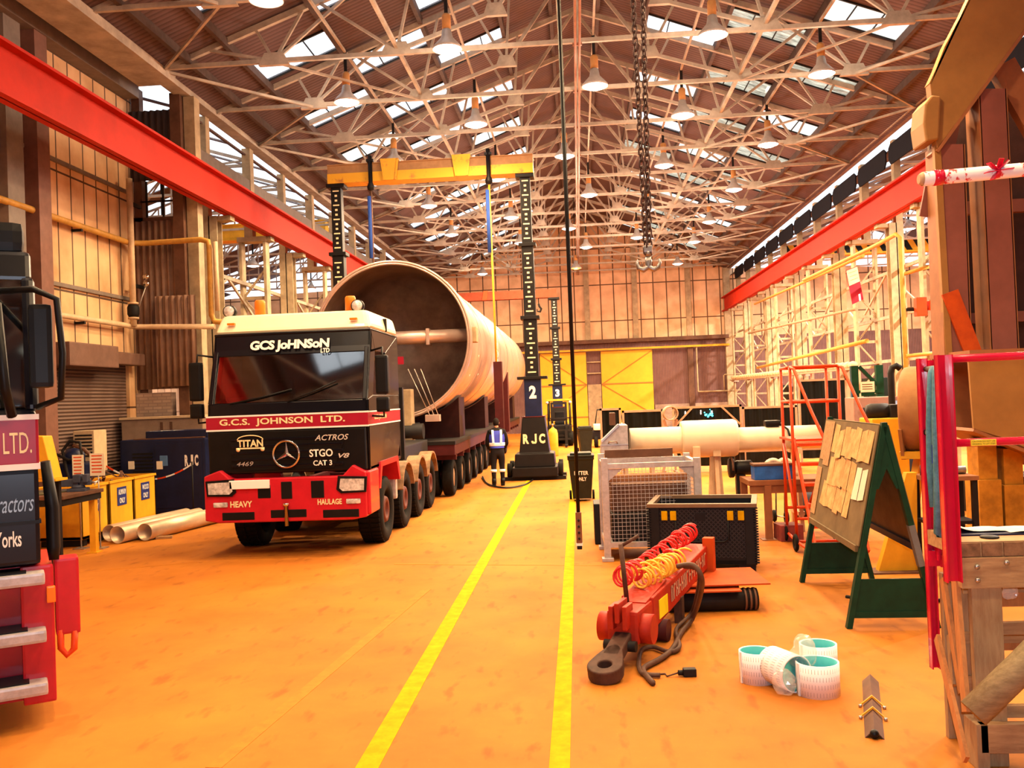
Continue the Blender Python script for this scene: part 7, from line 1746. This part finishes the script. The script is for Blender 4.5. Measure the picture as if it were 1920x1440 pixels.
# the boxed foot of the frame
ft = [P_(1770, 668), P_(1780, 800), P_(1830, 815), P_(2010, 895), P_(2010, 655)]
obj('foot_plate', MB().prism(ft, -.9, -.85, 'xz'), M['fabtop'], t); obj('foot_plate', MB().prism(ft, .5, .55, 'xz'), M['fab'], t)
obj('foot_top', MB().box(P_(1770, 665)[0], P_(2010, 665)[0], -.95, .6, P_(1770, 668)[1] - .02, P_(1770, 668)[1] + .05), M['fab'], t)
lo_, hi_ = P_(1780, 802), P_(2010, 897); obj('foot_flange', MB().bar((lo_[0], -.15, lo_[1]), (hi_[0], -.15, hi_[1]), 1.5, .05), M['fab'], t)
zb = lo_[1] - .06
M['ochre'] = mat('trestle_ochre', (.50, .22, .02), .6, var=.25, scale=3)
for px, nm in ((1822, 'yellow steel trestle under the frame\'s corner, nearest the red rails'), (1868, 'second yellow trestle under the brown frame, farther right')):
    x = P_(px, 900)[0] + FX; tt = thing('trestle', nm, 'trestle', (x, Yq - .5, 0)); zt_ = zb - (.18 if px > 1850 else .02) - .08
    m = MB(); m.rbox(-.17, .17, -.15, .35, .02, zt_ * .55, .01); obj('lower_box', m, M['ochre'], tt); obj('upper_box', MB().rbox(-.14, .14, -.1, .3, zt_ * .55, zt_, .01), M['ochre'], tt); obj('sole_plate', MB().box(-.22, .22, -.2, .4, 0, .02), M['ochre'], tt)
obj('dark_pallet', MB().rbox(0, 1.6, 0, 1, .0, .6, .02), M['dark'], None, 'low dark steel tray on the floor behind the second yellow trestle', 'tray', loc=(P_(1880, 920)[0] + FX, Yq + 1.2, 0))
for k in range(3):
    p = gr(1850, 938 + k * 7); obj('floor_cable', MB().tube([(0, 0, .012), (.5, .1 - .1 * k, .012), (1.2, .05, .012), (2.0, .2, .012)], .014, 6), M['black'], None, 'black cable on the floor under the brown frame, %s of three' % ('farthest', 'middle', 'nearest')[k], 'cable', loc=(p.x, p.y, 0))
# ---- things along the right arcade
t = thing('cable_tray', 'long orange cable tray with scalloped sleeves along the right columns', 'cable tray', (9.25, 31, 2.85))
obj('tray', MB().box(-.1, .1, 0, 24.5, -.06, 0), M['frame_t'], t)
m = MB()
for k in range(40): m.lathe([(0, k * .6), (.11, k * .6 + .02), (.13, k * .6 + .25), (.11, k * .6 + .48), (0, k * .6 + .5)], (0, 0, .10), 'y', 10)
obj('sleeves', m, M['pipe_c'], t)
for y in (1, 7, 13, 19, 24): obj('bracket', MB().box(-.08, .35, y - .04, y + .04, -.14, -.06), M['truss'], t)
M['cab_g'] = mat('dark_green_cabinet', (.008, .018, .014), .5, var=.2, spec=.2); M['cab_b'] = mat('blue_cabinet', (.03, .09, .30), .5, var=.15)
rgc = random.Random(21)
CB = [('tall dark cabinet at the far end of the right arcade', 50.5, 2.4, M['cab_g']), ('dark cabinet second from the far end of the right arcade', 46.5, 2.3, M['dark']), ('blue cabinet in the right arcade behind the welding screens', 41.2, 2.2, M['cab_b']), ('second blue cabinet in the right arcade, a little nearer than the other', 38.7, 2.0, M['cab_b']), ('dark machine cabinet in the right arcade seen through the red steps', 33.8, 2.5, M['cab_g']), ('squat dark machine in the right arcade right of the red steps', 30.0, 1.9, M['dark'])]
for lab, y, h_, mm in CB:
    t = thing('machine_cabinet', lab, 'cabinet', (10.9, y, 0), 0, 'cabinets in the right arcade')
    obj('carcass', MB().rbox(-.35, .5, -.85, .85, .08, h_, .02), mm, t)
    for s in (-1, 1):
        d = obj('door', MB().rbox(-.375, -.35, s * .43 - .39, s * .43 + .39, .14, h_ - .08, .006), mm, t); obj('handle', MB().box(-.40, -.375, s * .08 - .015, s * .08 + .015, h_ * .5, h_ * .5 + .16), M['steel'], d)
    obj('plinth', MB().box(-.32, .48, -.8, .8, 0, .08), M['dark'], t)
p, q = at(1586, 507, 30.5), at(1601, 565, 30.5)
t = thing('hanging_sign', 'tilted cream and maroon safety sign high on a right-hand column', 'sign', (p.x, 30.5, 0))
o = obj('panel', MB().prism([(0, p.z), (.36, p.z + .12), (.52, q.z + .05), (.16, q.z - .10)], -.02, .02, 'xz'), M['crimson'], t)
obj('cream_field', MB().prism([(.01, p.z - .02), (.36, p.z + .10), (.43, p.z - .38), (.08, p.z - .52)], -.028, -.02, 'xz'), M['letter'], o)
m = MB()
for k in range(3): m.bar((.08 + .02 * k, -.03, p.z - .10 - k * .12), (.33 + .02 * k, -.03, p.z - .02 - k * .12), .03, .006)
obj('print_lines', m, M['orange'], o); obj('arrow', MB().prism([(.36, q.z + .22), (.42, q.z + .24), (.44, q.z + .02), (.38, q.z)], -.028, -.02, 'xz'), M['wletter'], o)
obj('bracket', MB().bar((.2, .02, p.z - .3), (9.4 - p.x, .5, p.z - .3), .05, .05), M['dark'], t)
p, q = at(1613, 716, 24), at(1640, 742, 24)
t = thing('first_aid_sign', 'small cream and green notice on a dark green post beyond the notice board', 'sign', ((p.x + q.x) / 2, 24, 0)); hw = (q.x - p.x) / 2
o = obj('panel', MB().box(-hw, hw, -.02, 0, q.z, p.z), M['paper'], t); obj('green_strip', MB().box(-hw, hw, -.026, -.02, q.z, q.z + .10), M['green'], o)
m = MB()
for k in range(3): m.box(-hw * .8, hw * .7, -.024, -.02, p.z - .08 - k * .06, p.z - .06 - k * .06)
obj('print_lines', m, M['brown'], o)
for x in (-hw - .12, hw + .16): obj('post', MB().box(x - .09, x + .09, .02, .16, 0, p.z + .42), M['green'], t)
obj('brace', MB().bar((-hw, .08, p.z + .40), (hw + .12, .08, p.z - .12), .1, .08), M['green'], t); obj('cross_rail', MB().box(-hw - .2, hw + .2, .0, .05, p.z - .3, p.z - .22), M['green'], t)
# yellow pipe frame by the nearest right column
p, q = at(1688, 445, 25.0), at(1694, 668, 25.0)
t = thing('pipe_loop', 'tall yellow pipe loop standing off the nearest right-hand column', 'pipe', (p.x, 25.0, 0))
obj('pipe', MB().tube([(0, 0, 0), (0, 0, p.z), (-.08, .1, p.z + .1), (-.2, 1.2, p.z + .02), (-.35, 9, p.z + .0)], .06, 10), M['pipe_y'], t)
obj('pipe', MB().tube([(0, -.05, q.z), (.9, -.05, q.z + .06)], .05, 10), M['pipe_y'], t); obj('pipe', MB().tube([(0, 0, at(1690, 515, 25).z), (.7, .0, at(1740, 500, 25).z)], .05, 10), M['pipe_y'], t)
obj('switch_box', MB().rbox(.28, .55, -.2, .05, 4.05, 4.55, .02), M['orange'], t); obj('switch_box', MB().rbox(.62, .82, -.2, .05, 4.2, 4.45, .02), M['orange'], t); obj('bracket', MB().box(0, .9, .0, .05, 4.2, 4.28), M['dark'], t)
# pipes strung along the right columns
for (pa_, ya), (pb_, yb), r_, lab, mm in ((((1412, 570), 48), ((1610, 480), 30), .06, 'upper ochre pipe sloping along the right columns', M['pipe_y']), (((1400, 625), 50), ((1580, 580), 31), .05, 'middle brown pipe along the right columns', M['frame_t']), (((1410, 690), 48), ((1600, 640), 30), .07, 'lower ochre pipe along the right columns', M['pipe_y'])):
    a0, b0 = at(*pa_, ya), at(*pb_, yb); obj('column_pipe', MB().tube([(9.36, ya, a0.z), (9.36, yb, b0.z)], r_, 8), mm, None, lab, 'pipe')
# ladder-back stand of yellow steps in the right bay
t = thing('yellow_stair', 'thin yellow steel stair in the bright bay beyond the right columns', 'stair', (13.2, 32, 0))
for y in (0, .8): obj('stringer', MB().bar((-1.2, y, .2), (1.2, y, 3.6), .06, .14), M['yellow'], t); obj('handrail', MB().tube([(-1.2, y, 1.2), (1.2, y, 4.6), (2.2, y, 4.6)], .03, 8), M['yellow'], t); obj('leg', MB().box(1.15, 1.25, y - .05, y + .05, 0, 3.6), M['yellow'], t)
for k in range(10): obj('tread', MB().box(-1.2 + k * .25, -.98 + k * .25, 0, .8, .3 + k * .36, .34 + k * .36), M['yellow'], t)
# low clutter behind the steps
t = thing('work_table', 'table piled with dark machine parts between the screens and the red steps', 'table', (4.7, 20.5, 0))
obj('table_top', MB().box(-1.2, 1.4, 0, .9, .88, .94), M['frame_t'], t)
for x in (-1.1, 1.3):
    for y in (.1, .8): obj('leg', MB().box(x - .05, x + .05, y - .05, y + .05, 0, .88), M['dark'], t)
r6 = random.Random(77)
KN = ['round dark casting', 'square dark gearbox', 'short steel tube', 'dark ring flange', 'small brown block']
for k in range(5):
    x = 4.0 + k * .42; z = .94; y = 20.75 + r6.uniform(0, .3)
    t = thing('machine_part', KN[k] + ' lying on the piled table beyond the red steps', 'machine part', (x, y, z))
    if k == 0: obj('casting', MB().sphere((0, 0, .16), .17, 14).lathe([(0, 0), (.14, 0), (.1, .06), (0, .06)], (0, 0, 0), 'z', 16), M['dark'], t)
    elif k == 1: obj('housing', MB().rbox(-.15, .15, -.15, .15, 0, .28, .02), M['dark'], t); obj('shaft', MB().tube([(0, -.28, .15), (0, -.15, .15)], .04, 10), M['steel'], t)
    elif k == 2: obj('tube', MB().lathe([(.09, -.16), (.09, .16), (.07, .16), (.07, -.16)], (0, 0, .09), 'x', 20, closed=True), M['steel'], t)
    elif k == 3: obj('ring', MB().lathe([(.10, 0), (.19, 0), (.19, .09), (.10, .09)], (0, 0, 0), 'z', 24, closed=True), M['dark'], t)
    else: obj('block', MB().rbox(-.12, .12, -.1, .1, 0, .18, .01), M['brown'], t)

# darker clutter beyond the red steps
t, W_, Z = screen('tall dark screen seen through the red steps\' handrails', 1497, 1585, 27.5, 712, .8)
a_, b_ = at(1600, 742, 21.5), at(1690, 790, 21.5)
t = thing('control_desk', 'pinkish grey control desk below the green and cream notice', 'desk', ((a_.x + b_.x) / 2, 21.5, 0)); hw = (b_.x - a_.x) / 2
obj('desk_body', MB().rbox(-hw, hw, 0, .7, .1, a_.z - .05, .02), mat('pink_grey', (.36, .20, .16), .6), t); obj('plinth', MB().box(-hw + .05, hw - .05, .05, .65, 0, .1), M['dark'], t)
for k in range(3): obj('dial', MB().lathe([(0, -.02), (.06, -.02), (.07, 0), (0, 0)], (-hw * .6 + k * hw * .6, 0, a_.z - .35), 'y', 14), M['dark'], t)
a_, b_ = at(1640, 775, 17.5), at(1700, 850, 17.5)
t = thing('yellow_machine', 'low yellow machine with a dark motor on top, left of the sheeted flange', 'machine', ((a_.x + b_.x) / 2, 17.5, 0)); hw = (b_.x - a_.x) / 2 + .05
obj('machine_bed', MB().rbox(-hw, hw, 0, .8, .15, a_.z - .1, .03), M['skip'], t); obj('feet', MB().box(-hw + .05, hw - .05, .05, .75, 0, .15), M['dark'], t)
obj('motor', MB().lathe([(0, -.3), (.12, -.28), (.15, -.2), (.15, .1), (.08, .16), (0, .16)], (-.05, .3, a_.z + .03), 'x', 18), M['dark'], t); obj('guard', MB().rbox(.05, hw - .05, .1, .6, a_.z - .1, a_.z + .15, .03), M['dark'], t)
p = at(1668, 742, 19.5); t = thing('vent_stack', 'dark upright bent vent pipe with a blue bucket below it', 'pipe', (at(1672, 742, 20.0).x, 20.0, 0))
obj('pipe', MB().tube([(0, 0, 0), (0, 0, 2.5), (.03, 0, 2.62), (.12, 0, 2.66), (.2, 0, 2.6)], .07, 12), M['dark'], t)
t = thing('blue_bin', 'blue open bin standing on the floor right of the vent pipe', 'bin', (at(1690, 742, 20.6).x + .1, 20.6, 0)); obj('bin_body', MB().lathe([(.16, 0), (.24, 1.9), (.22, 1.9), (.15, .05)], (0, 0, 0), 'z', 20), M['cab_b'], t)
